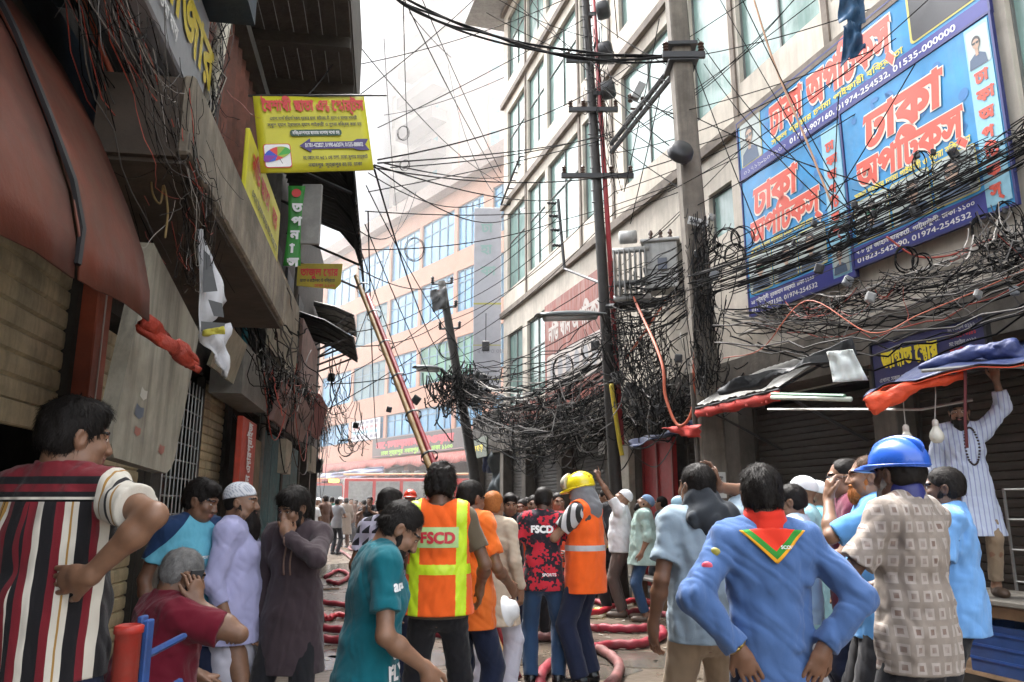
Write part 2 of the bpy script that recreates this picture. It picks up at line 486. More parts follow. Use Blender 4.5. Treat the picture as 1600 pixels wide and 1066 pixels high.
def solid(prims, h, disp=None):
    us = [p for p in prims if p[4] == 'u']
    lo = np.min([p[1] for p in us], 0)-.03; hi = np.max([p[2] for p in us], 0)+.03
    B = 8; bs = B*h
    n = np.ceil((hi-lo)/bs).astype(int)+1
    ii = np.stack(np.meshgrid(*[np.arange(q) for q in n], indexing='ij'), -1).reshape(-1, 3)
    blo = lo+ii*bs
    dc = _evald(prims, (blo+bs/2)[:, None, :], blo, blo+bs, None)[:, 0]
    keep = np.abs(dc) < bs*.87*1.25+.02
    ii = ii[keep]; blo = blo[keep]
    g = np.stack(np.meshgrid(*[np.arange(B+1)]*3, indexing='ij'), -1).reshape(-1, 3)
    pts = blo[:, None, :]+g[None]*h
    d = _evald(prims, pts, blo, blo+bs, disp).reshape(-1, B+1, B+1, B+1)
    s = d < 0
    corners = [(a, b, c) for a in (0, 1) for b in (0, 1) for c in (0, 1)]
    cd = np.stack([d[:, a:B+a, b:B+b, c:B+c] for a, b, c in corners], -1); cs = cd < 0
    act = cs.any(-1) & ~cs.all(-1)
    bi, x, y, z = np.nonzero(act); cd = cd[bi, x, y, z]
    acc = np.zeros((len(bi), 3)); cnt = np.zeros(len(bi))
    cc = np.array(corners, float)
    for i in range(8):
        for j in range(i+1, 8):
            if np.abs(cc[i]-cc[j]).sum() != 1: continue
            a, b = cd[:, i], cd[:, j]; m = (a < 0) != (b < 0)
            t = np.where(m, a/np.where(m, a-b, 1), 0)
            acc += np.where(m[:, None], cc[i]+t[:, None]*(cc[j]-cc[i]), 0); cnt += m
    cell = ii[bi]*B+np.stack((x, y, z), 1)
    V = lo+(cell+acc/cnt[:, None])*h
    N = n*B+2
    def key(c): return (c[:, 0]+1)*(N[1]*N[2])+(c[:, 1]+1)*N[2]+c[:, 2]+1
    ky = key(cell); od = np.argsort(ky); ks = ky[od]
    def look(c):
        q = key(c); p = np.minimum(np.searchsorted(ks, q), len(ks)-1); ok = ks[p] == q; return od[p], ok
    Q = []
    sa = s[:, :B, :B, :B]
    for ax in range(3):
        sl = [slice(0, B)]*3; sl[ax] = slice(1, B+1); sb = s[(slice(None), *sl)]
        e = sa != sb; b_, x, y, z = np.nonzero(e); c = ii[b_]*B+np.stack((x, y, z), 1); ins = sa[b_, x, y, z]
        u = np.zeros(3, int); v = np.zeros(3, int); u[(ax+1) % 3] = 1; v[(ax+2) % 3] = 1
        r = [look(c-du) for du in (u+v, v, 0*u, u)]
        ok = r[0][1] & r[1][1] & r[2][1] & r[3][1]
        q = np.stack([k_[0] for k_ in r], 1)[ok]; fl = ~ins[ok]
        q[fl] = q[fl][:, ::-1]; Q.append(q)
    return V, np.concatenate(Q)
def mk(name, V, Fq, mats, parent, mi=None):
    me = bpy.data.meshes.new(name)
    me.vertices.add(len(V)); me.vertices.foreach_set('co', V.astype(np.float32).ravel())
    me.loops.add(Fq.size); me.loops.foreach_set('vertex_index', Fq.astype(np.int32).ravel())
    me.polygons.add(len(Fq)); me.polygons.foreach_set('loop_start', np.arange(0, Fq.size, Fq.shape[1], dtype=np.int32))
    me.polygons.foreach_set('loop_total', np.full(len(Fq), Fq.shape[1], dtype=np.int32))
    for m in (mats if isinstance(mats, (list, tuple)) else [mats]): me.materials.append(m)
    if mi is not None: me.polygons.foreach_set('material_index', np.asarray(mi, dtype=np.int32))
    me.polygons.foreach_set('use_smooth', np.ones(len(Fq), dtype=bool)); me.update(calc_edges=True); me.validate()
    o = bpy.data.objects.new(name, me); COL.objects.link(o); o.parent = parent; return o

# ---------------------------------------------------------------- people
def Rx(a): c, s = math.cos(rad(a)), math.sin(rad(a)); return np.array(((1, 0, 0), (0, c, -s), (0, s, c)))
def Ry(a): c, s = math.cos(rad(a)), math.sin(rad(a)); return np.array(((c, 0, s), (0, 1, 0), (-s, 0, c)))
def Rz(a): c, s = math.cos(rad(a)), math.sin(rad(a)); return np.array(((c, -s, 0), (s, c, 0), (0, 0, 1)))
def ik(a, c, la, lb, pole):
    a = np.array(a, float); c = np.array(c, float); d = c-a; L = np.linalg.norm(d); L2 = min(L, (la+lb)*.998); d = d/L; c = a+d*L2
    x = (la*la-lb*lb+L2*L2)/(2*L2); h = math.sqrt(max(la*la-x*x, 1e-8))
    p = np.array(pole, float); p = p-d*(p@d); p = unit(p)
    return a+d*x+p*h, c
SKINS = [SKIN('skin_brown', (.155, .077, .045)), SKIN('skin_tan', (.21, .112, .068)), SKIN('skin_dark', (.092, .047, .030)), SKIN('skin_light', (.26, .148, .095))]
EYEW = PLAIN('eye_white', (.55, .5, .46), .3); EYED = PLAIN('eye_dark', (.012, .008, .006), .2); LIP = SKIN('lip', (.22, .085, .07))
BLACKHAIR = HAIR('hair_black', (.012, .010, .009)); GREYHAIR = HAIR('hair_grey', (.17, .165, .16)); BROWNHAIR = HAIR('hair_brown', (.06, .028, .014)); BEARDHAIR = HAIR('beard_black', (.014, .011, .010)); HENNA = HAIR('hair_henna', (.32, .11, .03))
UA, FA = .285, .25
def strands(V, Fq, count, ln, seed, wid=.0012, spread=.5, rise=1.4):
    """thin curved locks lying over the hair so its outline breaks up"""
    r = np.random.default_rng(seed)
    tri = V[Fq]; ce = tri.mean(1); nm = np.cross(tri[:, 1]-tri[:, 0], tri[:, 2]-tri[:, 0]); nm /= np.linalg.norm(nm, axis=1, keepdims=True)+1e-9
    pick = r.integers(0, len(Fq), count); c = ce[pick]; n = nm[pick]
    ctr = V.mean(0); flow = c-(ctr+np.array((0, .02, .11))) ; flow[:, 2] -= .05
    flow = flow+r.normal(size=flow.shape)*spread*.06
    flow -= n*(flow*n).sum(1, keepdims=True); flow /= np.linalg.norm(flow, axis=1, keepdims=True)+1e-9
    side = np.cross(n, flow); L = ln*r.uniform(.5, 1.2, (count, 1)); lift = r.uniform(.02, .30, (count, 1))*rise
    p0 = c-n*.002; p1 = c+flow*L*.5+n*L*lift*.42; p2 = c+flow*L+n*L*lift*.3
    w = wid
    A = np.stack((p0-side*w, p0+side*w, p1+side*w*.8, p1-side*w*.8, p2+side*w*.25, p2-side*w*.25), 1).reshape(-1, 3)
    b = np.arange(count)[:, None]*6+len(V)
    q = np.concatenate((b+np.array((0, 1, 2, 3)), b+np.array((3, 2, 4, 5))), 0)
    return np.concatenate((V, A)), np.concatenate((Fq, q))
DOWN = dict(w=(.235, .04, .90), pole=(.35, -1, 0), hd=(.0, .18, -1), pn=(-1, .1, 0), curl=.45)
HIP = dict(w=(.205, -.05, .985), pole=(1, -.75, 0), hd=(-.62, -.05, -.6), pn=(-.65, .35, .3), curl=.35)
class Person:
    def __init__(s, px, top, D, rot, label, group=None, H=None, z0=0, skin=0, fat=0., lean=0, side=0, twist=0, head=(0, 0, 0), L=None, R=None, feet=None,
                 pelz=None, hv=.007, shw=1., nosehair=False, scale=None, lower=None):
        s.hv = hv; s.D = D
        loc = P(px, top, D)
        s.rot = rot; s.seed = abs(hash((px, top))) % 9999 if False else int(px*7+top*13) % 9973
        zt = loc[2]-z0
        # skeleton in local units of a 1.70 m figure
        s.fat = fat
        s.pel = np.array((0, 0, pelz or .93)); Rt = Rz(twist)@Ry(side)@Rx(-lean); s.Rt = Rt; s.xa = Rt@np.array((1, 0, 0.))
        t = lambda x, y, z: s.pel+Rt@np.array((x, y, z))
        s.waist = t(0, -.005, .15); s.chest = t(0, 0, .33); s.up = t(0, -.012, .425); s.neck = t(0, -.02, .525)
        s.sh = {-1: t(-.163*shw, -.012, .468), 1: t(.163*shw, -.012, .468)}
        Rh = Rt@Rz(-head[0])@Rx(-head[1])@Ry(head[2]) if True else None
        s.Rh = Rh; s.hc = s.neck+Rt@np.array((0, .008, .03))+Rh@np.array((0, .022, .10))
        s.arm = {}
        for sg, a in ((-1, L), (1, R)):
            a = a or DOWN; m = np.array((sg, 1, 1)) if not a.get('abs') else np.ones(3)
            w = np.array(a['w'], float)*m; pole = np.array(a['pole'], float)*m
            if a is DOWN or a is HIP or a.get('rel'): w = w+(s.chest-np.array((0, 0, 1.26)))*(1 if not a.get('rel0') else 0)
            e, w = ik(s.sh[sg], w, UA, FA, pole)
            s.arm[sg] = (e, w, unit(np.array(a['hd'], float)*m), unit(np.array(a['pn'], float)*m), a.get('curl', .4), a.get('fist', 0), a.get('point', 0))
        s.hip = {-1: s.pel+Rz(twist*.5)@np.array((-.078, 0, -.03)), 1: s.pel+Rz(twist*.5)@np.array((.078, 0, -.03))}
        feet = feet or ((-.12, .0, 0, -8), (.12, .02, 0, 8))
        s.leg = {}
        for sg, f in zip((-1, 1), feet):
            ank = np.array((f[0], f[1], f[2]+.085)); k, ank2 = ik(s.hip[sg], ank, .435, .42, (sg*.25, 1, .1)); s.leg[sg] = (k, ank2, f[3] if len(f) > 3 else 0)
        topz = max((s.hc+Rh@np.array((0, -.01, .117)))[2], .5)
        sc = scale or zt/topz
        off = Rz(rot)@(s.hc*(1, 1, 0))*sc
        s.root = empty('person', (loc[0]-off[0], loc[1]-off[1], z0), label, 'person', group, rad(rot)); s.root.scale = (sc,)*3
        s.sc = sc; s.skin = SKINS[skin] if isinstance(skin, int) else skin
    # --- bodies
    def torso(s, g=0., down=None, flare=0., k=.05):
        f = s.fat; x = s.xa
        pl = [eseg(s.pel+(0, 0, -.06), s.waist, (.139+f*.5+g, .100+f*.8+g), (.122+f+g, .088+f*1.5+g), x, k),
              eseg(s.waist, s.chest, (.122+f+g, .088+f*1.5+g), (.137+f*.4+g, .100+f*.7+g), x, k),
              eseg(s.chest, s.up, (.137+f*.4+g, .100+f*.6+g), (.126+f*.2+g, .082+f*.3+g), x, k),
              cone(s.sh[-1]+(s.neck-s.sh[-1])*.1, s.neck+(s.sh[-1]-s.neck)*.25-(0, 0, .012), .056+g, .052+g, k), cone(s.sh[1]+(s.neck-s.sh[1])*.1, s.neck+(s.sh[1]-s.neck)*.25-(0, 0, .012), .056+g, .052+g, k)]
        for sg in (-1, 1): pl.append(ell(s.chest+s.Rt@np.array((sg*.075, -.062, .06)), (.075, .045, .09), None, .04))
        return pl
    def body(s):
        pl = s.torso(0)
        hc, R = s.hc, s.Rh
        h = lambda x, y, z: hc+R@np.array((x, y, z))
        f = s.fat
        pl += [cone(s.neck-(0, 0, .03), h(0, -.028, -.05), .062+f*.3, .054+f*.3, .03),
               ell(h(0, -.016, .028), (.074, .094, .086), R, .02), ell(h(0, .026, -.03), (.063+f*.15, .066, .082), R, .03),
               ell(h(0, .042, -.084), (.044+f*.3, .044, .034), R, .03), cone(h(-.038, .02, -.075), h(.038, .02, -.075), .032+f*.3, .032+f*.3, .03),
               cone(h(0, .086, .006), h(0, .104, -.034), .009, .0145, .014), ell(h(-.013, .094, -.037), (.010, .012, .008), R, .008), ell(h(.013, .094, -.037), (.010, .012, .008), R, .008),
               ell(h(0, .078, .024), (.05, .016, .010), R, .016), ell(h(-.042, .062, -.03), (.022, .022, .02), R, .02), ell(h(.042, .062, -.03), (.022, .022, .02), R, .02)]
        for sg in (-1, 1):
            pl.append(ell(h(sg*.030, .096, .002), (.017, .017, .011), R, .012, 's'))
        for sg in (-1, 1):
            pl.append(ell(h(sg*.030, .074, .002), (.0135, .0135, .0135), R, .003))
            pl.append(ell(h(sg*.077, -.008, -.012), (.011, .020, .033), R@Ry(sg*12)@Rx(10), .008))
            pl.append(ell(h(sg*.086, -.003, -.010), (.006, .010, .018), R, .006, 's'))
        pl += [ell(h(0, .090, -.061), (.024, .010, .0058), R, .006), ell(h(0, .088, -.072), (.021, .010, .0065), R, .006)]
        for sg in (-1, 1):
            e, w, hd, pn, curl, fist, point = s.arm[sg]
            a = s.sh[sg]; am = a+(e-a)*.45; fm = e+(w-e)*.3
            pl += [cone(a, am, .046+f*.4, .042+f*.3, .04), cone(am, e, .042+f*.3, .035, .03), cone(e, fm, .035, .038+f*.1, .025), cone(fm, w, .038+f*.1, .025, .025)]
            sd = np.cross(hd, pn)*1.0; sd = unit(sd); th = sd*sg
            # thumb side: for a hanging right hand (palm to the body) the thumb points forward
            rm = np.stack((sd, pn, hd), 1)
            pl.append(ell(w+hd*.052, (.041, .0165, .058), rm, .015)); pl.append(cone(w-hd*.01, w+hd*.03, .026, .028, .02))
            for i, (o, ln) in enumerate(((.034, .070), (.0115, .079), (-.0115, .074), (-.033, .058))):
                cu = curl*(1+.12*(i-1.5)) if not (point and i == 0) else .03
                b = w+hd*.096+th*o; a1 = 75*cu; a2 = 75*cu+80*cu
                d1 = unit(hd*math.cos(rad(a1))+pn*math.sin(rad(a1))+th*o*2.2*(1-cu)); d2 = unit(hd*math.cos(rad(a2))+pn*math.sin(rad(a2)))
                m = b+d1*ln*.52; en = m+d2*ln*.48
                pl += [cone(b-hd*.02, m, .0092, .0080, .004), cone(m, en, .0080, .0066, .003)]
            tb = w+hd*.03+th*.030; tm = tb+unit(hd*.7+th*.62+pn*.35)*.045; te = tm+unit(hd*.9+th*.15+pn*.45)*.034
            pl += [cone(tb-hd*.012, tm, .0145, .0108, .012), cone(tm, te, .0108, .0085, .005)]
        for sg in (-1, 1):
            k, an, yaw = s.leg[sg]; hp = s.hip[sg]
            pl += [cone(hp, k, .079+f*.5, .052, .04), cone(k, k+(an-k)*.3, .054, .056, .03), cone(k+(an-k)*.3, an, .056, .036, .03)]
            r = Rz(-yaw); d = r@np.array((0, 1, 0))
            pl += [cone(an, an+d*.02-(0, 0, .05), .038, .036, .02), ell(an+d*.075-(0, 0, .052), (.043, .115, .03), r, .02)]
        V, Q = solid(pl, min(s.hv, .0046) if s.D < 3.7 else s.hv*.85)
        c = V[Q].mean(1); l = (c-hc)@R
        mi = np.zeros(len(Q), int)
        for sg in (-1, 1):
            de = np.hypot(l[:, 0]-sg*.030, (l[:, 2]-.002)*1.5); fr = l[:, 1] > .06
            de = np.hypot(l[:, 0]-sg*.030, (l[:, 2]-.001)*2.3); mi[(de < .0115) & fr] = 1; mi[(np.hypot(l[:, 0]-sg*.030, l[:, 2]-.001) < .0058) & (np.abs(l[:, 2]-.001) < .005) & fr] = 2; mi[(np.abs(de-.0125) < .0016) & (l[:, 2] > .001) & fr] = 2
            # eyebrows
            eb = (np.abs(l[:, 0]-sg*.034) < .021) & (np.abs(l[:, 2]-.026+.25*np.abs(l[:, 0]-sg*.03)) < .0052) & (l[:, 1] > .05); mi[eb] = 2
        mi[((np.abs(l[:, 0]) < .025) & (np.abs(l[:, 2]+.067) < .0105) & (l[:, 1] > .084))] = 3
        s.bodyo = mk('body', V, Q, (s.skin, EYEW, EYED, LIP), s.root, mi)
        return s
    def _arm_path(s, sg, t):
        a, e, w = s.sh[sg], s.arm[sg][0], s.arm[sg][1]
        return a+(e-a)*t if t <= 1 else e+(w-e)*(t-1)
    def top(s, mat, sleeve=.6, hem=.80, g=.016, loose=.0, collar=.03, amp=.0045, name='shirt', flare=0., open_neck=0, sl_r=0, tuck=False, mi=None):
        f = s.fat; pl = s.torso(g, k=.05); x = s.xa
        hl = s.pel+np.array((0, 0, hem-.93)) if s.pel[2] > .8 else s.pel+np.array((0, 0, -.05))
        w0 = (.142+f*.5+g+loose, .102+f*.8+g+loose)
        if hem < .9 and s.pel[2] > .8:
            bot = np.array((s.pel[0], s.pel[1]+.0, hem-.03)); pl.append(eseg(s.waist+(0, 0, -.03), s.pel, (.126+f+g+loose, .090+f*1.5+g+loose), w0, x, .05))
            pl.append(eseg(s.pel, bot, w0, (w0[0]+.012+flare, w0[1]+.012+flare), x, .04))
        for sg in (-1, 1):
            a, e, w = s.sh[sg], s.arm[sg][0], s.arm[sg][1]
            r0 = .054+f*.4+sl_r
            if sleeve <= 1:
                en = a+(e-a)*sleeve; pl.append(cone(a, en, r0, (.057 if sleeve < .9 else .053)+f*.3+sl_r, .04, cap=True)); pl.append(cone(en-(e-a)*.09, en, (.0585 if sleeve < .9 else .0545)+f*.3+sl_r, (.0585 if sleeve < .9 else .0545)+f*.3+sl_r, .003, cap=True))
            else:
                pl.append(cone(a, e, r0, .050+f*.3+sl_r, .04)); en = e+(w-e)*(sleeve-1)
                pl.append(cone(e, en, .050+f*.2+sl_r, .041+sl_r, .025, cap=True))
                if sleeve > 1.8: pl.append(cone(en-(w-e)*.16, en+(w-e)*.0,   .0435+sl_r, .0425+sl_r, .004, cap=True))
        if collar: pl.append(cone(s.neck-(0, 0, .03), s.neck+(s.hc-s.neck)*.0+s.Rt@np.array((0, .0, collar-.005)), .078, .066, .012, cap=True))
        if hem < .9 and s.pel[2] > .8: pl.append(half((0, 0, hem), (0, .0, 1)))
        else: pl.append(half(s.pel-(0, 0, .1), (0, 0, 1)))
        if open_neck: pl.append(cone(s.neck+s.Rt@np.array((0, .09, .02)), s.chest+s.Rt@np.array((0, .125, .04)), .028, .004, .006, op='s'))
        V, Q = solid(pl, s.hv, folds(s.seed, amp))
        s.shirt = mk(name, V, Q, mat, s.root, mi(V[Q].mean(1)) if mi else None); return s
    def kurta(s, mat, hem=.42, sleeve=1.9, g=.02, amp=.006, name='kurta', flare=.05, collar=.035, **k): return s.top(mat, sleeve, hem, g, .015, collar, amp, name, flare, **k)
    def legs(s, mat, hem=.09, r=1., name='trousers', amp=.004):
        pl = [eseg(s.pel+(0, 0, -.05), s.pel+(0, 0, .08), (.147+s.fat*.5, .108+s.fat*.8), (.142+s.fat*.5, .104+s.fat*.8), s.xa, .04)]
        for sg in (-1, 1):
            k, an, _ = s.leg[sg]; hp = s.hip[sg]; f = s.fat
            lo = k+(an-k)*min(1, (1-(hem-.085)/.42)) if s.pel[2] > .8 else an+(k-an)*.1
            pl += [cone(hp, k, .084*r+f*.5, .067*r, .04), cone(k, lo, .070*r, .060*r, .02, cap=True)]
        V, Q = solid(pl, s.hv, folds(s.seed+5, amp)); mk(name, V, Q, mat, s.root); return s
    def skirt(s, mat, hem=.1, w=(.17, .14), w2=(.22, .19), name='lungi', amp=.009):
        b = np.array((0, .02, hem-.03)); pl = [eseg(s.pel+(0, 0, .1), s.pel, (.15, .115), w, s.xa, .03), eseg(s.pel, b, w, w2, s.xa, .03), half((0, 0, hem), (0, 0, 1))]
        V, Q = solid(pl, s.hv, folds(s.seed+6, amp, ((4, 40), (3, 90)))); mk(name, V, Q, mat, s.root); return s
    def shoes(s, mat, boots=0, name='shoe'):
        for sg in (-1, 1):
            k, an, yaw = s.leg[sg]; r = Rz(-yaw); d = r@np.array((0, 1, 0)); base = an-(0, 0, .085)
            pl = [ell(base+d*.075+(0, 0, .03), (.05, .140, .05), r, .02), ell(base-d*.02+(0, 0, .05), (.042, .055, .06), r, .02), ell(base+d*.15+(0, 0, .035), (.048, .06, .04), r, .02)]
            if boots: pl += [cone(base+(0, 0, .07), base+(an-base)*1+(k-an)*boots, .052, .068, .03, cap=True)]
            pl.append(half(base, (0, 0, 1)))
            V, Q = solid(pl, s.hv); mk('boot' if boots else name, V, Q, mat, s.root)
        return s
    def hair(s, mat=None, style='short', amp=.0022, n=None):
        mat = mat or BLACKHAIR; h = lambda x, y, z: s.hc+s.Rh@np.array((x, y, z)); R = s.Rh
        v = dict(short=(.000, .004, .0), thick=(.004, .014, .0), long=(.010, .018, .014), crop=(.001, .002, -.004), receding=(-.001, .001, -.001), curly=(.008, .028, .0), under=(-.006, -.010, -.004))[style]
        pl = [ell(h(0, -.020, .034), (.078+v[0], .097+v[0], .084+v[1]), R, .02), ell(h(0, -.045, -.015-v[2]), (.074+v[0], .066+v[0], .07), R, .02)]
        if style in ('thick', 'long', 'curly'): pl.append(ell(h(0, .045, .085), (.062, .042, .034), R, .03))
        fz = {'receding': .0, 'crop': -.025, 'short': -.03}.get(style, -.045)
        pl.append(ell(h(0, .115, fz), (.073, .085, .10 if style != 'receding' else .12), R, .012, 's'))
        for sg in (-1, 1): pl.append(ell(h(sg*.083, .002, -.022), (.024, .026, .046), R, .006, 's'))
        pl.append(half(h(0, -.05, -.066-v[2]), R@np.array((0, .35, 1))))
        hv = min(s.hv, .006) if s.D < 6 else s.hv
        V, Q = solid(pl, hv, folds(s.seed+1, amp*(3 if style == 'curly' else 1), ((4, 120), (4, 240))))
        n = n if n is not None else (3200 if s.D < 3.6 else 1800 if s.D < 5.9 else 400 if s.D < 8 else 0)
        if style == 'crop': n = n//3
        if n: V, Q = strands(V, Q, n, {'thick': .034, 'long': .05, 'curly': .03}.get(style, .028), s.seed, spread=1.8 if style == 'curly' else .7, rise=3.2 if style == 'curly' else 1.5)
        s.hairo = mk('hair', V, Q, mat, s.root); return s
    def beard(s, mat=None, ln=.05, full=1):
        mat = mat or BEARDHAIR; h = lambda x, y, z: s.hc+s.Rh@np.array((x, y, z)); R = s.Rh
        pl = [ell(h(0, .050+ln*.22, -.085-ln*.35), (.052, .046, .04+ln*.6), R@Rx(ln*140), .02), cone(h(-.062, .012, -.03), h(-.045, .035, -.085), .014, .022, .02), cone(h(.062, .012, -.03), h(.045, .035, -.085), .014, .022, .02)]
        if full: pl.append(ell(h(0, .089, -.049), (.030, .010, .006), R, .004))
        pl.append(ell(h(0, .094, -.066), (.02, .014, .008), R, .004, 's'))
        V, Q = solid(pl, min(s.hv, .006), folds(s.seed+2, .003, ((4, 120), (4, 240))))
        if s.D < 5: V, Q = strands(V, Q, 500, .02+ln*.3, s.seed+4)
        mk('beard', V, Q, mat, s.root); return s
    def cap(s, mat, lo=.045, name='cap'):
        h = lambda x, y, z: s.hc+s.Rh@np.array((x, y, z)); R = s.Rh
        pl = [ell(h(0, -.018, .036), (.085, .103, .090), R, 0), half(h(0, 0, lo), R@np.array((0, -.18, 1)))]
        V, Q = solid(pl, min(s.hv, .006), folds(s.seed+3, .001)); mk(name, V, Q, mat, s.root); return s
    def helmet(s, mat, brim=.04, ridge=True, back=True, lo=.035, peak=.05, vis=None):
        h = lambda x, y, z: s.hc+s.Rh@np.array((x, y, z)); R = s.Rh; up = R@np.array((0, -.10, 1))
        pl = [ell(h(0, -.012, .045), (.108, .130, .108), R, 0), half(h(0, 0, lo), up)]
        V, Q = solid(pl, min(s.hv, .006))
        pl2 = [ell(h(0, -.006, lo), (.111+brim*.1, .134+brim*.15, .016), R, .01), ell(h(0, .09, lo-.004), (.085, .05+peak, .012), R, .03), ell(h(0, 0, lo), (.1, .118, .06), R, .004, 's')]
        sh = mk('shell', V, Q, mat, s.root)
        V, Q = solid(pl2, min(s.hv, .006)); mk('brim', V, Q, mat, s.root)
        if ridge:
            for x in (-.035, 0, .035):
                pr = [np.array(h(x, -.012+.128*math.cos(a), .045+.110*math.sin(a)*(1-.9*x*x/.0117))) for a in np.linspace(.35, 2.7, 10)]
                MBr = MB().tube([s.w(p) for p in pr], .008*s.sc, 6); MBr.build('ridge', mat, s.root, True)
        sh.name = 'helmet'
        return s
    def w(s, p):
        """local point to world"""
        q = Rz(s.rot)@(np.asarray(p)*s.sc); return q+np.array(s.root.location)
    def vest(s, mat, hem=.84, g=.030, mi=None, name='vest', mats=None):
        pl = s.torso(g, k=.05)[:3]
        for sg in (-1, 1): pl.append(cone(s.sh[sg]+(s.neck-s.sh[sg])*.22, s.neck+(s.sh[sg]-s.neck)*.3-(0, 0, .01), .050+g, .052+g, .05))
        f = s.fat
        pl.append(eseg(s.waist, np.array((0, 0, hem-.03)), (.134+f+g, .095+f*1.5+g), (.168+f*.5+g, .128+f*.8+g), s.xa, .05))
        pl += [half((0, 0, hem), (0, 0, 1)), cone(s.neck-(0, 0, .05), s.neck+(0, 0, .1), .07, .09, .01, op='s'), cone(s.chest+s.Rt@np.array((0, .14, .05)), s.neck+s.Rt@np.array((0, .1, .05)), .02, .06, .01, op='s')]
        for sg in (-1, 1): pl.append(cone(s.sh[sg]+s.Rt@np.array((sg*.05, 0, .02)), s.sh[sg]+s.Rt@np.array((sg*.055, 0, -.12)), .075, .05, .01, op='s'))
        V, Q = solid(pl, s.hv, folds(s.seed+9, .004)); s.vesto = mk(name, V, Q, mats or mat, s.root, mi(V[Q].mean(1)) if mi else None); return s
    def decal(s, on, body, z, size=None, width=None, mat=None, back=True, x0=0, bold=.03, name='lettering', yaw=None, hscale=1., res=3):
        """lettering laid onto the cloth of the back, front or side"""
        vo, fo, w_ = glyphs(body, bold, res); 
        if not len(fo): return s
        cx = (vo[:, 0].min()+vo[:, 0].max())/2; k = size or width/(vo[:, 0].max()-vo[:, 0].min())/hscale
        yaw = (0 if back else 180) if yaw is None else yaw
        x = Rz(yaw)@np.array((1, 0, 0.)); d = Rz(yaw)@np.array((0, 1, 0.))
        bv = BVHTree.FromPolygons([tuple(v.co) for v in on.data.vertices], [tuple(p.vertices) for p in on.data.polygons])
        vs = []; c = s.chest*(1, 1, 0)
        for p in vo:
            q = c+x*((p[0]-cx)*k*hscale+x0)+np.array((0, 0, z+p[1]*k)); o = q-d*.5
            hit = bv.ray_cast(Vector(o), Vector(d)); vs.append(np.array(hit[0])-d*.004 if hit[0] else None)
        good = [v for v in vs if v is not None]
        if not good: return s
        f = [tuple(t_) for t_ in fo if all(vs[i] is not None for i in t_)]
        vs = [v if v is not None else good[0] for v in vs]
        link(name, vs, f, mat, s.root); return s

# ================================================================ SETTING
GROUND = M('wet_concrete', (.115, .09, .066), .30, .35, 1.6, .5, 9, dirt=.75, dirtcol=(.055, .045, .036), dscale=.7, spec=.5)
CREAM = M('cream_plaster', (.60, .54, .455), .8, .14, 3, .12, 20, dirt=.5, dirtcol=(.26, .225, .18), dscale=.8, streak=.4)
LEDGE = M('ledge_brown', (.19, .155, .125), .8, .3, 5, .2, dirt=.4)
GLASS = M('dusty_glass', (.17, .27, .24), .2, .35, 1.3, .5, 1.6, spec=.6, streak=.3, dirtcol=(.42, .50, .47))
WFRAME = M('window_frame_metal', (.15, .155, .145), .5, .15)
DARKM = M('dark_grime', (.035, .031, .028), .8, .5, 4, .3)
CONC = M('grimy_concrete', (.11, .095, .078), .85, .3, 4, .35, 14, dirt=.6, streak=.5)
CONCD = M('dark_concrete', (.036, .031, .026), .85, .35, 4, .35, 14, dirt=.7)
RUST = M('rusty_sheet', (.15, .055, .038), .75, .4, 7, .25, dirt=.5)
TIN = M('weathered_tin', (.20, .20, .19), .55, .35, 4, .2, metal=.5, dirt=.6, streak=.3)
TIND = M('dark_tin', (.055, .06, .062), .6, .4, 5, .2, metal=.3, dirt=.5)
BLACKM = PLAIN('black_metal', (.016, .016, .018), .45)
CABLE = PLAIN('black_cable', (.006, .006, .0065), .9)
CABLE.node_tree.nodes['Principled BSDF'].inputs['Specular IOR Level'].default_value = .12
CABLEG = PLAIN('grey_cable', (.065, .06, .055), .7); CABLEW = PLAIN('white_cable', (.32, .30, .27), .6); CABLER = PLAIN('red_cable', (.35, .05, .03), .5)
STEEL = M('galvanised_steel', (.3, .3, .29), .4, .2, metal=.7, dirt=.3)
SLATTAN = M('tan_shutter_paint', (.60, .49, .30), .5, .14, 5, .1, metal=.1, dirt=.55, streak=.45)
SLATDARK = M('brown_shutter_paint', (.030, .024, .019), .6, .3, 4, .1, dirt=.5)
REDP = M('red_paint', (.42, .045, .022), .5, .25, 6, .1, dirt=.35, dirtcol=(.08, .03, .02))
ORANGEP = M('orange_red_paint', (.36, .07, .03), .5, .25, 6, .1, dirt=.35)
BLUEP = M('blue_paint', (.03, .09, .30), .5, .25, 6, .1, dirt=.3)
TEALP = M('teal_paint', (.014, .10, .115), .6, .3, 4, .1, dirt=.4)
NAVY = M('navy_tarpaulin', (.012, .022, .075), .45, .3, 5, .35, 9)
SHEETO = M('orange_cloth', (.62, .06, .014), .6, .3, 5, .6, 16)
WOODP = M('raw_wood', (.22, .14, .08), .75, .3, 5, .2)
BAMBOO = M('bamboo', (.27, .165, .065), .5, .25, 7, .15)

MB().quad((-160, -20, 0), (160, -20, 0), (160, 260, 0), (-160, 260, 0)).build('ground', GROUND)['kind'] = 'structure'
def paving(F, s0, s1, w, z, name, fr=0.0):
    m = MB(); L = 2.0; s = s0
    while s < s1:
        m.fbox(F, s+.004, min(s+L, s1)-.004, -.05, z, fr-.8, fr+w, bev=.012); s += L
    o = m.build(name, CONCD); o['kind'] = 'structure'
paving(RF, -1, 24, .45, .16, 'pavement_kerb'); paving(LF, -1, 21, .22, .14, 'pavement_kerb')

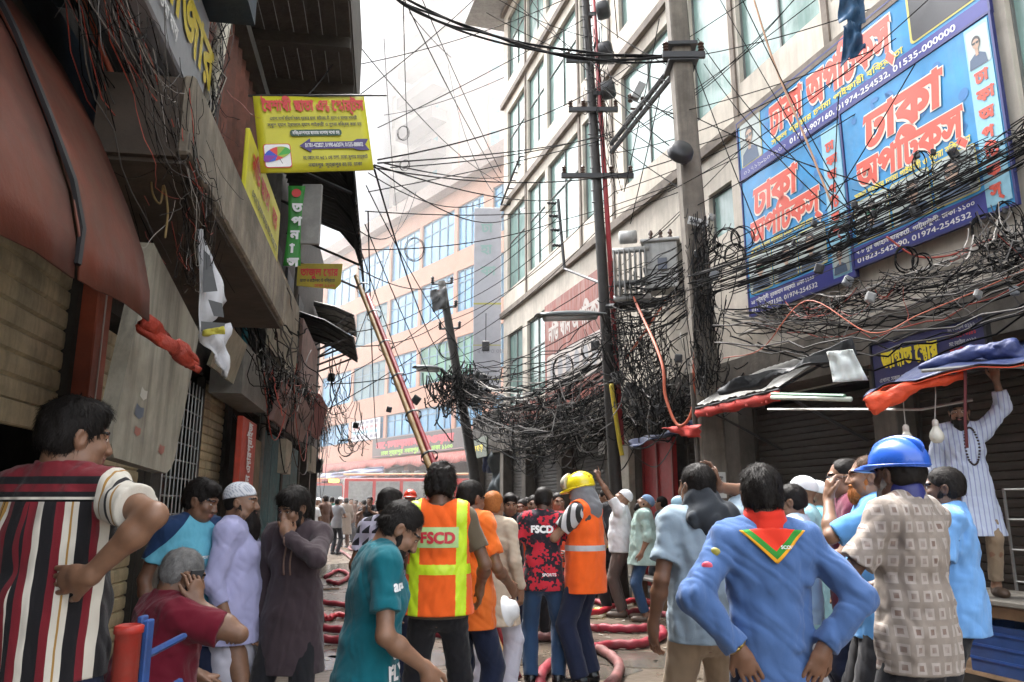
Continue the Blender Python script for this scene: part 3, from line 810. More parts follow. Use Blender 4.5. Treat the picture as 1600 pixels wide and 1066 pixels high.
# ---- right: cream market building
rb = empty('market_building', RF.p(12, 0, -.3), 'tall cream building with brown ledges and dusty teal windows over the shops', 'building')
S0, S1 = -1.5, 21.1
SILL = [(20.71, 19.08), (18.8, 17.4), (17.17, 15.16), (14.89, 13.7), (12.83, 10.83), (10.18, 9.1), (8.86, 7.11), (6.9, 5.2), (4.9, 3.4), (3.1, 1.6), (1.3, -.6)]
floors = [(3.55, 7.0), (7.0, 10.4), (10.4, 13.75), (13.75, 17.0)]
F1W = [(20.71, 19.3, 4.2, 6.3), (18.9, 17.5, 4.2, 6.3), (9.88, 9.24, 5.5, 6.25), (4.72, 3.9, 4.0, 6.3), (3.5, 1.5, 4.2, 6.3), (1.3, -.6, 4.2, 6.3)]
wall = MB(); led = MB()
for fi, (z0, z1) in enumerate(floors):
    ws = F1W if fi == 0 else [(a, b, z0+.62, z1-.42) for a, b in SILL]
    ws = sorted(ws, key=lambda q: q[1])
    prev = S0
    for (a, b, za, zb) in ws:
        wall.fbox(RF, prev, b, z0, z1, -.35, 0)
        wall.fbox(RF, b, a, z0, za, -.35, 0); wall.fbox(RF, b, a, zb, z1, -.35, 0)
        prev = a
        pm = MB(); fm = MB(); n = max(1, round((a-b)/.85)); wf = .035
        for k in range(n+1): x = b+(a-b)*k/n; fm.fbox(RF, max(b, x-wf/2), min(a, x+wf/2), za, zb, -.14, -.07)
        for z in (za, zb-wf) + ((za+(zb-za)*.62,) if n > 1 else ()): fm.fbox(RF, b, a, z, z+wf, -.142, -.072)
        w = fm.build('window', WFRAME, rb)
        pm.fbox(RF, b, a, za, zb, -.12, -.10); pm.build('pane', GLASS, w)
    wall.fbox(RF, prev, S1, z0, z1, -.35, 0)
    led.fbox(RF, S0, S1+.05, z1-.13, z1+.03, 0.003, .11)
wall.fbox(RF, S1-.35, S1, 0, 17, -9, -.352)
wall.fbox(RF, S0, S1-.36, 3.2, 17, -9, -8.6)
for s in (19.05-.12, 15.03, 13.3, 10.5, 8.98, 7.0, 5.05): led.fbox(RF, s-.05, s+.05, 7.05, 16.9, .002, .035)
wall.build('wall', CREAM, rb); led.build('ledge', LEDGE, rb)
MB().fbox(RF, S0, S1+.9, 17.003, 17.25, -9, 1.1).fbox(RF, S0, S1+.9, 17.25, 18.4, .9, 1.1).build('roof', M('roof_grey', (.34, .34, .33), .8, .2, 4, .1, streak=.3), rb)
# ground floor: beam, piers, dark recess
g = MB()
g.fbox(RF, S0, 24.5, 3.02, 3.546, -.45, .06)
g.build('shop_beam', CONC, rb)
pm = MB()
PIERS = [-1.3, 1.2, 3.9, 6.7, 9.6, 12.75, 13.9, 16.6, 19.2, 21.2, 24.2]
for s in PIERS: pm.fbox(RF, s-.17, s+.17, 0, 3.018, -.45, .02, bev=.01)
pm.split('pier', CONC, rb)
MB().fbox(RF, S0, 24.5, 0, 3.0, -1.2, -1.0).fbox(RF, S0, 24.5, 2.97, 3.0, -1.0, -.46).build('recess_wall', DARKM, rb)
MB().fbox(RF, 21.3, 24.5, 3.55, 4.3, -6, .04).build('side_parapet', CONCD, rb)

def shutter(F, s0, s1, z0, z1, out, mat, label, group=None, pitch=.085, bar=True):
    r = empty('roller_shutter', F.p((s0+s1)/2, z0, out), label, 'shutter', group)
    n = int((z1-z0)/pitch); rows = []
    prof = ((0, -.004), (.10, .010), (.5, .013), (.86, .010), (.97, -.006))
    for k in range(n):
        for a, d in prof:
            z = z0+(k+a)*pitch; rows.append([F.p(s0, z, out+d), F.p(s1, z, out+d)])
    rows = [q[::-1] for q in rows] if F is RF else rows
    MB().sheet(rows, .01).build('slat_curtain', mat, r)
    gm = MB().fbox(F, s0-.05, s0+.01, max(0, z0-1.9 if z0 > 1 else z0), z1, out-.02, out+.05).fbox(F, s1-.01, s1+.05, max(0, z0-1.9 if z0 > 1 else z0), z1, out-.02, out+.05); gm.split('guide_rail', CONCD, r)
    if bar: MB().fbox(F, s0, s1, z0-.12, z0-.002, out-.015, out+.03, bev=.008).build('bottom_bar', mat, r)
    return r
RSH = [(1.45, 3.7), (4.1, 6.5), (6.9, 9.4), (9.8, 11.3), (14.1, 16.4), (16.8, 19.0), (19.4, 21.0), (21.4, 24.0)]
RSL = ['dark brown roller shutter behind the table at the right end of the street', 'dark brown roller shutter behind the hanging bulbs and the table', 'dark brown roller shutter below the grey tin canopy',
       'dark roller shutter right of the bright red door', 'dark roller shutter left of the transformer pole', 'dim roller shutter behind the yellow helmet', 'dim roller shutter below the corner of the cream building', 'dim roller shutter farthest along the right row of shops']
for (a, b), l in zip(RSH, RSL): shutter(RF, a, b, .12, 2.85, -.28, SLATDARK, l, 'closed shutters under the cream building')
d = empty('red_door', RF.p(12, .16, -.2), 'tall bright red painted shop door leaf beside a cream pillar', 'door')
dm = MB().fbox(RF, 11.45, 12.55, .16, 2.62, -.12, -.06); dm.build('door_leaf', M('red_door_paint', (.36, .012, .014), .5, .15, 5, .1, streak=.3), d)
fm = MB()
for s in (11.45, 11.99, 12.5): fm.fbox(RF, s, s+.05, .16, 2.62, -.058, -.03)
for z in (.16, 1.3, 2.55): fm.fbox(RF, 11.5, 12.5, z, z+.06, -.058, -.035)
fm.split('door_rail', PLAIN('red_dark', (.2, .01, .01), .5), d)
MB().fbox(RF, 12.7, 13.05, .16, 3.0, .03, .16, bev=.012).build('cream_pillar', M('cream_tile', (.42, .38, .30), .5, .15, 6, .1, dirt=.4))
tag(bpy.data.objects['cream_pillar'], 'narrow cream pillar left of the bright red door', 'pillar')

# ---- left: old narrow building with a balcony
lb = empty('old_building', LF.p(8, 0, -.3), 'dark grimy old building overhanging the lane on the left with balcony slab', 'building')
wm = MB()
wm.fbox(LF, -3, 4.95, 2.75, 3.2, -.4, 0)
wm.fbox(LF, -3, 21, 3.2, 8, -.5, -.05)
wm.fbox(LF, 4.95, 21, 2.72, 3.2, -.4, .03)
for s in (-2.9, .9, 6.43, 9.1, 11.3, 13.9, 16.6, 19.0, 20.9): wm.fbox(LF, s-.12, s+.12, 0, 2.75, -.35, .05, bev=.01)
wm.fbox(LF, 20.7, 21, 0, 8, -7, -.41); wm.fbox(LF, -3, 20.7, 3.2, 8, -7, -6.7)
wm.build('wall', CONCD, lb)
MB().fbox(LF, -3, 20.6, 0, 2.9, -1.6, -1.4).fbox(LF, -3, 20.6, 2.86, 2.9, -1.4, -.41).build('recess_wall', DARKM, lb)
MB().fbox(LF, 4.7, 6.55, 2.98, 3.36, -.04, .515).fbox(LF, 3.25, 6.55, 2.983, 3.357, .865, .92, bev=.012).build('balcony_slab', M('slab_concrete', (.24, .205, .155), .85, .3, 5, .4, 12, dirt=.7, streak=.6), lb)
MB().fbox(LF, 3.3, 6.53, 2.955, 2.974, -.03, .89).fbox(LF, 3.27, 6.5, 2.976, 3.35, .52, .862).build('soffit', M('shaded_soffit', (.062, .046, .034), .85, .3, 4, .2, dirt=.5), lb)  # added dark sheet and inner block: shade under the balcony painted into the colour
cm = MB()
rows = []
for k in range(67):
    s = 3.92+2.58*k/66; o = .58+.035*math.sin(k*2*math.pi/4)
    rows.append([LF.p(s, 3.362, o), LF.p(s, 4.9, o)])
cm.sheet(rows, .006); cm.build('corrugated_siding', RUST, lb)
MB().fbox(LF, 3.9, 6.5, 4.9, 5.0, -.04, .70).build('upper_slab', CONCD, lb)
# blue underside over the near shops, brown planked overhang farther on
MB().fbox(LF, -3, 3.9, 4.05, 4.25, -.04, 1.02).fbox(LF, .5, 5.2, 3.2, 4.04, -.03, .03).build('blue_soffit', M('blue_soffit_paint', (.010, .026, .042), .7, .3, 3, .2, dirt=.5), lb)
om = MB()
for k in range(9): om.fbox(LF, 3.6, 9.5, 6.38+.003*(k % 2), 6.46, -.04+k*.148, .10+k*.148)
for k in range(7): om.fbox(LF, 3.7+k*.95, 3.8+k*.95, 6.25, 6.375, -.04, 1.28)
om.fbox(LF, 3.6, 9.5, 6.46, 7.6, 1.2, 1.30); om.build('overhang', M('brown_planks', (.042, .032, .024), .8, .35, 6, .3, dirt=.6), lb)
wn = MB()
for s in (7.2, 8.4, 10.2, 11.7, 13.4, 15.2, 17.2):
    wn.fbox(LF, s, s+.9, 4.2, 5.6, -.04, .0)
wn.split('window_grille', TIND, lb)
# curved corrugated awning on the upper floor
def corr_awning(name, s0, s1, prof, label, mat, waves, amp=.03, group=None):
    """prof: list of (out, z)"""
    rows = []
    n = waves*4
    for k in range(n+1):
        s = s0+(s1-s0)*k/n; a = amp*math.sin(k*math.pi/2)
        rows.append([LF.p(s, z+a*.8, o+a*.5) for o, z in prof])
    r = empty(name, LF.p((s0+s1)/2, prof[0][1], prof[0][0]), label, 'awning', group)
    MB().sheet(rows, .006).build('corrugated_sheet', mat, r, True)
    bm = MB()
    for s in np.linspace(s0+.1, s1-.1, 4):
        bm.tube([LF.p(s, prof[-1][1]+.05, prof[-1][0]-.05), LF.p(s, prof[0][1]-.9, .02)], .022, 6)
        bm.tube([LF.p(s, z-.06, o) for o, z in prof], .018, 5)
    bm.split('bracket', BLACKM, r); return r
corr_awning('tin_awning', 9.55, 14.4, [(0, 6.9), (.4, 6.85), (.8, 6.7), (1.1, 6.35), (1.25, 5.9), (1.30, 5.45)], 'long curved corrugated tin awning high on the old building above the lane', TIND, 26)
corr_awning('tin_awning', 15.2, 17.6, [(0, 5.25), (.5, 5.1), (1.1, 4.75)], 'small ragged black tin awning farther down the lane', TIND, 14)
corr_awning('tin_awning', 18.0, 20.2, [(0, 6.2), (.5, 6.1), (.95, 5.9)], 'pale tin awning at the far end of the old building', TIN, 12)

# red barrel hood over the nearest shop
hood = empty('awning_hood', LF.p(2, 2.25, .8), 'faded red barrel-shaped sheet metal hood over the half-open shutter', 'awning')
HR = M('faded_red_sheet', (.15, .036, .019), .6, .35, 2.6, .35, 7, metal=.15, dirt=.7, dirtcol=(.075, .045, .032), dscale=1.7, streak=.35)
HB = M('hood_top_grime', (.12, .095, .067), .8, .3, 4, .25, dirt=.4)
prof = [(.03+.82*math.sin(a)**.8 if a > 0 else .03, 2.22+1.15*(1-math.cos(a))/1.0) for a in np.linspace(.0, math.pi/2, 3)]
hp = [(.80, 2.25), (.79, 2.38), (.75, 2.54), (.67, 2.74), (.53, 3.04), (.34, 3.37), (.15, 3.66), (.0, 3.86)]
hm = MB(); cuts = (-1.6, -.2, 1.18, 2.53, 3.28)
for i in range(4):
    a, b = cuts[i], cuts[i+1]
    rows = [[LF.p(s+.012*(1 if s == a else 0), z-.055*(3.28-s)+.008*math.sin(s*9), o+(.012 if i % 2 else 0)) for o, z in hp[:6]] for s in np.linspace(a, b, 6)]
    hm.sheet(rows, .008)
hm.build('curved_sheet', HR, hood, True)
hm = MB(); hm.sheet([[LF.p(s, z-.055*(3.28-s), o) for o, z in hp[5:]] for s in np.linspace(-1.6, 3.28, 5)], .01); hm.build('top_sheet', HB, hood, True)
sm = MB(); sm.tube([LF.p(2.53+.03*math.sin(k*1.3), z, o+.012) for k, (o, z) in enumerate(hp[:6])], .012, 5); sm.build('seam', BLACKM, hood)

shutter(LF, 1.0, 4.55, 2.0, 2.95, .0, SLATTAN, 'tan roller shutter pulled half way up behind the striped shirt', pitch=.115)
shutter(LF, 4.98, 6.3, .16, 2.7, -.06, SLATTAN, 'closed tan roller shutter behind the tilted grey signboard', pitch=.10)
shutter(LF, 7.78, 8.95, .16, 2.72, .0, SLATTAN, 'narrow tan roller shutter right of the window grille')
p = empty('door_post', LF.p(4.7, 0, .1), 'orange red painted steel post beside the half-open shutter', 'post')
MB().fbox(LF, 4.60, 4.82, .14, 2.85, .04, .14, bev=.008).build('post_box', ORANGEP, p); MB().fbox(LF, 4.70, 4.715, .14, 2.85, .141, .146).build('white_line', PLAIN('pale_line', (.5, .42, .38)), p)
# grille window
gr = empty('grille_window', LF.p(7.1, 1.3, .02), 'dark shop window behind a grid of thin steel bars', 'window')
m = MB()
for k in range(9): z = 1.28+k*.15; m.tube([LF.p(6.56, z, .04), LF.p(7.72, z, .04)], .008, 4)
for k in range(10): s = 6.58+k*.125; m.tube([LF.p(s, 1.25, .045), LF.p(s, 2.6, .045)], .007, 4)
m.build('grille', STEEL, gr); MB().fbox(LF, 6.56, 7.74, .14, 1.22, -.2, .05, bev=.01).split('plinth', CONC, gr); MB().fbox(LF, 6.56, 7.74, 1.24, 2.7, -.12, -.10).build('pane', PLAIN('dark_pane', (.02, .022, .02), .2), gr)
# tilted light-box sign
def slab_poly(poly, nrm, th_, mat, name, parent): return MB().prism(poly, nrm, th_).build(name, mat, parent)
cb = empty('signboard', LF.p(4.2, 1.7, .6), 'blank grey light box sign with rounded lower corners hanging tilted over the shopfront', 'sign')
A, B_, Ct, Dt = P(168, 712, 3.28), P(268, 742, 4.25), P(312, 520, 4.52), P(240, 380, 3.55)
ex = unit(B_-A); ey = unit(Dt-A); ey = unit(ey-ex*(ex@ey)*.0)
def bil(u, v): return A*(1-u)*(1-v)+B_*u*(1-v)+Ct*u*v+Dt*(1-u)*v
pl = [bil(u, v) for u, v in ((.0, 1), (0, .12), (.02, .05), (.08, .0), (.9, 0), (.97, .04), (1, .1), (1, 1))]
nn = unit(np.cross(B_-A, Dt-A)); nn = nn if nn@(-A) > 0 else -nn
MB().prism(pl if True else pl, nn, .07).build('box', M('grey_lightbox', (.36, .33, .26), .6, .18, 3, .1, dirt=.5, streak=.6), cb)
pk = MB()
for (u, v, w_, h_, k) in ((.28, .33, .10, .05, 0), (.27, .24, .13, .06, 1), (.30, .15, .09, .04, 2), (.72, .12, .1, .05, 2)):
    q = [bil(u+dx*w_, v+dy*h_)+nn*.004 for dx, dy in ((-.5, -.4), (.1, -.6), (.5, -.2), (.42, .5), (.0, .35), (-.45, .5))]; pk.add(q, [tuple(range(6))], k)
pk.split('sticker_scrap', [PLAIN('paper_white', (.5, .48, .42)), PLAIN('paper_blue', (.1, .12, .15)), PLAIN('paper_pink', (.3, .12, .09))], cb)
# grey sign with yellow letters, top left
gs = empty('signboard', LF.p(3.3, 3.5, .8), 'grey box sign with yellow and white lettering high over the near shop', 'sign')
MB().fbox(LF, 1.2, 3.86, 3.47, 4.02, .56, .8, bev=.01).build('box', M('sign_grey', (.26, .27, .29), .5, .15, 4, .05, dirt=.2), gs)
bd = Board(LF.p(1.25, 3.5, .802), LF.x, UP)
bd.text('y', 'বাজার', 1.75, .15, size=.36, bold=.03); bd.text('y', 'মহানগর', .3, .15, size=.36, bold=.03)
bd.text('w', 'এখানে সকল মালামাল পাওয়া যায়', .9, .05, size=.085, bold=.02); bd.text('y', 'ঢাকা', 2.2, .44, size=.07)
bd.build(gs, {'y': ('lettering', PLAIN('sign_yellow', (.55, .43, .03), .5)), 'w': ('small_lettering', PLAIN('sign_white', (.7, .7, .7), .5))})
# white drain pipe with elbow
pp = MB(); pts = [P(352, 30, 3.95), P(336, 110, 3.86), P(318, 200, 3.75), P(308, 240, 3.7), P(300, 252, 3.66), P(288, 256, 3.6)]
pp.tube(pts, .036, 10); pp.tube([pts[2], pts[3]], .043, 10); pp.tube(pts[4:], .042, 10)
tag(pp.build('drain_pipe', M('pvc_white', (.52, .48, .38), .5, .15, 6, .05, dirt=.3), None, True), 'dirty white plastic drain pipe with an elbow at the corner of the balcony', 'pipe')

# orange rolled cloth and torn posters
def crumple(P4, nu, nv, amp, seed, th_=.004):
    r = np.random.default_rng(seed); a, b, c, d = [np.asarray(q, float) for q in P4]; n = unit(np.cross(b-a, d-a)); ph = r.uniform(0, 6, 6)
    g_ = []
    for i in range(nv+1):
        v = i/nv; row = []
        for j in range(nu+1):
            u = j/nu; p = a*(1-u)*(1-v)+b*u*(1-v)+c*u*v+d*(1-u)*v
            row.append(p+n*amp*(math.sin(u*9+ph[0]+2*math.sin(v*5+ph[1]))+.6*math.sin(v*13+ph[2]+u*4)+.4*math.sin(u*23+ph[3])))
        g_.append(row)
    return MB().sheet(g_, th_)
tag(crumple([P(220, 490, 3.2), P(302, 562, 3.55), P(304, 584, 3.55), P(216, 508, 3.2)], 30, 10, .014, 4, .03).build('rolled_cloth', M('rolled_red_orange', (.34, .030, .012), .55, .35, 7, .8, 22, dirt=.4), None, True), 'bright orange cloth rolled up along the top of the tilted signboard', 'cloth')
tp = empty('torn_poster', P(335, 470, 3.9), 'torn white plastic poster with black print hanging from the balcony', 'poster')
WHITEPL = M('white_plastic', (.55, .55, .57), .4, .15, 5, .25, 7, dirt=.25)
b1 = crumple([P(309, 358, 3.75), P(316, 360, 3.78), P(358, 470, 3.95), P(308, 530, 3.8)], 10, 14, .012, 9)
b1.build('sheet', WHITEPL, tp, True)
crumple([P(312, 522, 3.8), P(357, 505, 3.94), P(356, 592, 3.97), P(348, 585, 3.95)], 8, 10, .02, 10).build('torn_strip', WHITEPL, tp, True)
q = MB()
for pl_ in ([(318, 390), (328, 400), (340, 455), (317, 457)], [(325, 468), (347, 474), (350, 496), (334, 494)], [(314, 502), (352, 505), (350, 514), (314, 518)]):
    q.add([P(x, y, 3.72+.10*(x-310)/48) for x, y in pl_], [(0, 1, 2, 3)])
q.build('print', PLAIN('ink_black', (.02, .02, .02), .4), tp)
crumple([P(318, 516, 3.7), P(350, 510, 3.74), P(352, 522, 3.74), P(316, 525, 3.7)], 10, 4, .012, 12).build('yellow_tie', PLAIN('dry_yellow', (.45, .40, .05), .7), tp, True)

# ---- flat sign builder for walls
def wall_sign(F, s_left, s_right, z0, z1, out, th_, name, label, mat, mats, draw, frame=None, tilt=0):
    r = empty(name, F.p((s_left+s_right)/2, z0, out), label, 'sign')
    s0, s1 = min(s_left, s_right), max(s_left, s_right)
    MB().fbox(F, s0, s1, z0, z1, out-th_, out, bev=min(.006, th_/3)).build('board', mat, r)
    b = Board(F.p(s_left, z0, out), F.x, UP); draw(b, s1-s0, z1-z0); b.build(r, mats)
    if frame:
        m = MB(); w_ = .025
        m.fbox(F, s0-w_, s1+w_, z0-w_, z0-.001, out-th_, out+.012); m.fbox(F, s0-w_, s1+w_, z1+.001, z1+w_, out-th_, out+.012)
        m.fbox(F, s0-w_, s0-.001, z0, z1, out-th_, out+.012); m.fbox(F, s1+.001, s1+w_, z0, z1, out-th_, out+.012); m.build('frame', frame, r)
    return r
INKR = PLAIN('ink_red', (.55, .03, .025), .5); INKY = PLAIN('ink_yellow', (.75, .60, .03), .5); INKW = PLAIN('ink_white', (.75, .75, .75), .5); INKB = PLAIN('ink_navy', (.02, .025, .14), .5); INKG = PLAIN('ink_green', (.02, .07, .03), .5)
INKK = PLAIN('ink_dark', (.03, .03, .035), .5); INKP = PLAIN('ink_purple', (.06, .035, .16), .5); INKC = PLAIN('ink_cyan', (.03, .35, .65), .5); INKLG = PLAIN('ink_lime', (.25, .5, .05), .5)
# yellow umbrella-shop sign across the lane
ys = empty('signboard', P(490, 210, 5.6), 'bright yellow shop sign with a purple arrow and a coloured umbrella picture', 'sign')
o = P(407, 270, 5.0); xr = P(584, 265, 5.2)-o; yr = P(395, 150, 5.0)-o
wv, hv_ = np.linalg.norm(xr), np.linalg.norm(yr); xr = unit(xr); zr = unit(np.cross(xr, yr)); yr2 = unit(yr)
SIGNY = M('sign_yellow_vinyl', (.56, .52, .025), .45, .1, 3, .06, 12, dirt=.12)
yb = Board(o, xr, np.cross(zr, xr))
shear = (unit(yr)@xr)
class Sheared(Board):
    def at(s, u, v, l=0): return s.o+s.x*(u+v*shear)+s.y*v+s.n*(s.lift+l*.002)
yb = Sheared(o, xr, np.cross(zr, xr))
g_ = []
for i in range(7): g_.append([yb.at(wv*j/12, hv_*i/6)+yb.n*(-.008+.003*math.sin(j*1.1+i*.4)) for j in range(13)])
MB().sheet(g_, .01).build('board', SIGNY, ys, True)
yb.lift = .006
yb.text('r', 'ৈবশাখী ছাতা এ{ন/ড} ে{স/প}ার্টস', .05, hv_*.79, width=wv*.92, size=.125, bold=.045)
yb.text('k', 'এখানে দেশি বিদেশি সকল প্রকার ছাতা, রেইনকোট, ব্যাগ ও খেলার সামগ্রী', .10, hv_*.67, width=wv*.78, size=.036)
yb.text('k', 'স্কুল ব্যাগ, ট্রাভেল ব্যাগ পাইকারী ও খুচরা বিক্রয় করা হয়', .08, hv_*.585, width=wv*.84, size=.036)
yb.rect('g', wv*.29, hv_*.455, wv*.75, hv_*.54, 1, .02); yb.text('w', 'বিজ্ঞাপনের ছাতার মেলায় দেখা হয়', wv*.31, hv_*.475, width=wv*.42, size=.036, l=3)
ah = hv_*.075; ac = hv_*.33
yb.poly('p', ((wv*.36, ac), (wv*.46, ac+ah*1.25), (wv*.46, ac+ah*.62), (wv*.84, ac+ah*.62), (wv*.88, ac+ah), (wv*.985, ac+ah), (wv*.95, ac), (wv*.985, ac-ah), (wv*.88, ac-ah), (wv*.84, ac-ah*.62), (wv*.46, ac-ah*.62), (wv*.46, ac-ah*1.25)))
yb.text('w', '01781-422827, 01990-662074, 01535-888802', wv*.41, ac-.015, width=wv*.52, size=.045, l=3)
yb.text('k', 'দোকান নং ৬৫/১ ৩য় তলা, ঢাকা সুপার মার্কেট', wv*.38, hv_*.145, width=wv*.58, size=.04); yb.text('k', 'নবাবপুর, সূত্রাপুর রোড, ঢাকা', wv*.42, hv_*.05, width=wv*.48, size=.04)
yb.rect('s', wv*.045, hv_*.05, wv*.28, hv_*.36, 1, .02); yb.rect('w', wv*.052, hv_*.06, wv*.273, hv_*.35, 2, .018)
for i, cn in enumerate(('ug', 'ur', 'ub', 'up')): yb.oval(cn, wv*.165, hv_*.225, wv*.10, hv_*.065, 3+i, 8, 180-i*45, 135-i*45 if False else 225-i*45-90, 24) if False else None
for i, cn in enumerate(('ug', 'ug2', 'ur', 'ub', 'up')):
    a0, a1 = i*36, i*36+36; pts = [(0, 0)]+[(math.cos(rad(a0+(a1-a0)*k/4)), math.sin(rad(a0+(a1-a0)*k/4))) for k in range(5)]
    ct, st = math.cos(rad(22)), math.sin(rad(22)); yb.poly(cn, [(wv*.16+(x*.1*ct-y*.065*st)*1.0, hv_*.20+(x*.1*st+y*.065*ct)*1.0) for x, y in pts], 4)
    yb.poly(cn+'b', [(wv*.16+(x*.1*ct+y*.03*st), hv_*.20+(x*.1*st-y*.03*ct)) for x, y in pts][::-1], 4)
yb.poly('k', ((wv*.165, hv_*.19), (wv*.17, hv_*.19), (wv*.20, hv_*.10), (wv*.195, hv_*.10)), 3)
um = {'ug': (.05, .35, .04), 'ug2': (.3, .4, .03), 'ur': (.6, .04, .03), 'ub': (.03, .08, .5), 'up': (.2, .03, .3)}
names = {'r': ('title_lettering', INKR), 'k': ('small_lettering', INKK), 'g': ('green_pill', INKG), 'w': ('white_print', INKW), 'p': ('arrow', INKP), 's': ('picture_border', INKR)}
for k, c in um.items(): names[k] = ('umbrella_panel', PLAIN('umbrella_'+k, c)); names[k+'b'] = ('umbrella_panel', PLAIN('umbrella_'+k, c))
yb.build(ys, names)
MB().tube([P(388, 150, 5.01), P(604, 149, 5.22)], .009, 5).build('top_rod', BLACKM, ys)
# tall yellow sign hanging on the balcony front (seen edge-on)
def draw(b, w_, h_):
    b.text('r', 'নিউ ছাতা', .15, h_*.55, size=.2, bold=.03); b.text('r', 'ঘর', 1.1, h_*.55, size=.2, bold=.03); b.text('k', 'এখানে উন্নত মানের ছাতা পাওয়া যায়', .2, h_*.25, width=w_*.8, size=.09)
wall_sign(LF, 4.9, 6.45, 3.42, 3.95, .84, .03, 'signboard', 'long yellow sign fixed to the rusty balcony railing, seen nearly edge-on', SIGNY, {'r': ('lettering', INKR), 'k': ('small_lettering', INKK)}, draw)
# green hanging banner, white board, small yellow sign
gb = empty('hanging_banner', P(455, 350, 8), 'narrow green banner with white lettering hanging below the yellow sign', 'banner')
bb = Board(P(442, 415, 8), P(470, 415, 8.05)-P(442, 415, 8), UP); hw = np.linalg.norm(P(470, 415, 8.05)-P(442, 415, 8)); hh = (P(442, 290, 8)-P(442, 415, 8))[2]
g_ = [[bb.at(hw*(j/4-.5)*(1-.25*math.sin(i/10*3.14))+hw/2, hh*i/10)+bb.n*(-.012+.012*math.sin(i*.9)) for j in range(5)] for i in range(11)]
MB().sheet(g_, .006).build('cloth', M('green_vinyl', (.03, .22, .03), .5, .15, 4, .1), gb, True)
bb.lift = .015
for i, ch in enumerate('তাসফিয়া'[:1]+'পনাস'): bb.text('w', ch, hw*.3, hh*(.66-.17*i), size=.15, bold=.05)
bb.text('w', 'ছাতা ঘর', hw*.2, hh*.03, width=hw*.6, size=.07); bb.oval('r', hw*.5, hh*.9, .05, .05)
bb.build(gb, {'w': ('lettering', INKW), 'r': ('red_dot', INKR)})
MB().box(P(486, 335, 8.6), (.24, .05, .75), None, 0, .01).build('white_board', M('pale_board', (.36, .35, .33), .6, .2, 4, .1, dirt=.4)); tag(bpy.data.objects['white_board'], 'pale blank board hanging right of the green banner', 'board')
sy = empty('signboard', P(500, 428, 10), 'small dim yellow sign with red lettering below the curved tin awning', 'sign')
sb = Board(P(463, 452, 10), P(532, 452, 10.1)-P(463, 452, 10), UP); sw = np.linalg.norm(P(532, 452, 10.1)-P(463, 452, 10)); sh_ = .36
MB().prism([sb.at(*q) for q in ((0, .05), (sw*.88, 0), (sw, .08), (sw*1.02, sh_), (0, sh_))], sb.n, .02).build('board', M('dim_yellow', (.38, .30, .03), .6, .2), sy)
sb.text('r', 'তাজুল ে{স/ট}ার', sw*.07, sh_*.52, width=sw*.86, size=.15, bold=.04); sb.text('k', 'ছাতা ও রেইনকোট বিক্রেতা', sw*.07, sh_*.28, width=sw*.8, size=.06); sb.text('r', 'ঢাকা-১১০০', sw*.4, sh_*.08, size=.06)
sb.build(sy, {'r': ('lettering', INKR), 'k': ('small_lettering', INKK)})
# red vertical sign and shop boards farther along
rs = empty('signboard', LF.p(8.7, 1.7, .3), 'upright red sign with white vertical lettering beside the tan shutter', 'sign')
MB().fbox(LF, 8.35, 9.25, 1.45, 2.42, .26, .32, bev=.008).build('board', REDP, rs)
vb = Board(LF.p(9.15, 1.5, .322), UP, -LF.x); vb.text('w', 'জামান এ{ন/ট}ারপ্রাইজ', .04, .22, width=.85, size=.36, bold=.04); vb.build(rs, {'w': ('lettering', INKW)})
def scrapboard(s0, s1, z0, z1, out, mat, label, th_=.08, name='shop_board', tilt=.0):
    r = empty(name, LF.p((s0+s1)/2, z0, out), label, 'sign board')
    m = MB(); a = [LF.p(s0, z0, out), LF.p(s1, z0, out), LF.p(s1, z1, out+tilt), LF.p(s0, z1, out+tilt)]; n_ = unit(np.cross(a[1]-a[0], a[3]-a[0])); n_ = n_ if n_@LF.n > 0 else -n_
    m.prism(a, n_, th_); m.build('board', mat, r)
    MB().tube([LF.p(s0+.1, z1, out-.05+tilt), LF.p(s0+.1, z1+.25, .02)], .012, 5).tube([LF.p(s1-.1, z1, out-.05+tilt), LF.p(s1-.1, z1+.25, .02)], .012, 5).split('hanger', BLACKM, r); return r
BRD = [M('board_grey', (.17, .16, .14), .7, .2, 4, .1, dirt=.6), M('board_pink', (.25, .15, .13), .6, .2, 5, .1, dirt=.6), M('board_cream', (.34, .30, .22), .6, .2, 4, .1, dirt=.6), M('board_wood', (.16, .12, .07), .8, .3, 5, .2, dirt=.4), M('board_dkred', (.2, .04, .035), .6, .2, 5, .1, dirt=.4)]
scrapboard(9.3, 10.3, 1.45, 2.3, .22, BRD[3], 'plain brown wooden board right of the red vertical sign')
scrapboard(7.6, 9.2, 2.55, 3.05, .42, BRD[0], 'grey grimy sign box above the narrow tan shutter', .3)
scrapboard(9.5, 10.6, 2.5, 2.95, .46, BRD[1], 'faded pinkish sign board tilting forward above the brown board', .06, tilt=.12)
scrapboard(10.9, 12.6, 2.48, 2.98, .5, BRD[1], 'long faded pink sign board over the teal doors', .06, tilt=.14)
scrapboard(11.2, 11.9, 1.95, 2.42, .42, BRD[2], 'small cream notice board hanging over the teal doors', .1)
scrapboard(12.9, 14.8, 2.7, 3.3, .55, BRD[4], 'dark red sign board farther along the left shops', .06, tilt=.15)
scrapboard(6.5, 7.5, 2.62, 3.0, .36, BRD[2], 'crumpled pale sign sheet under the balcony slab', .03, tilt=.1)
scrapboard(14.2, 15.2, 2.1, 2.55, .5, BRD[2], 'small pale board hanging at the far left shops', .08)
scrapboard(9.6, 12.4, 3.4, 4.6, .35, BRD[2], 'tall weathered pale panel between the drain pipes on the left upper wall', .05)
scrapboard(12.6, 15.4, 3.5, 4.5, .4, BRD[1], 'faded poster panel on the left upper wall below the tin awnings', .05)
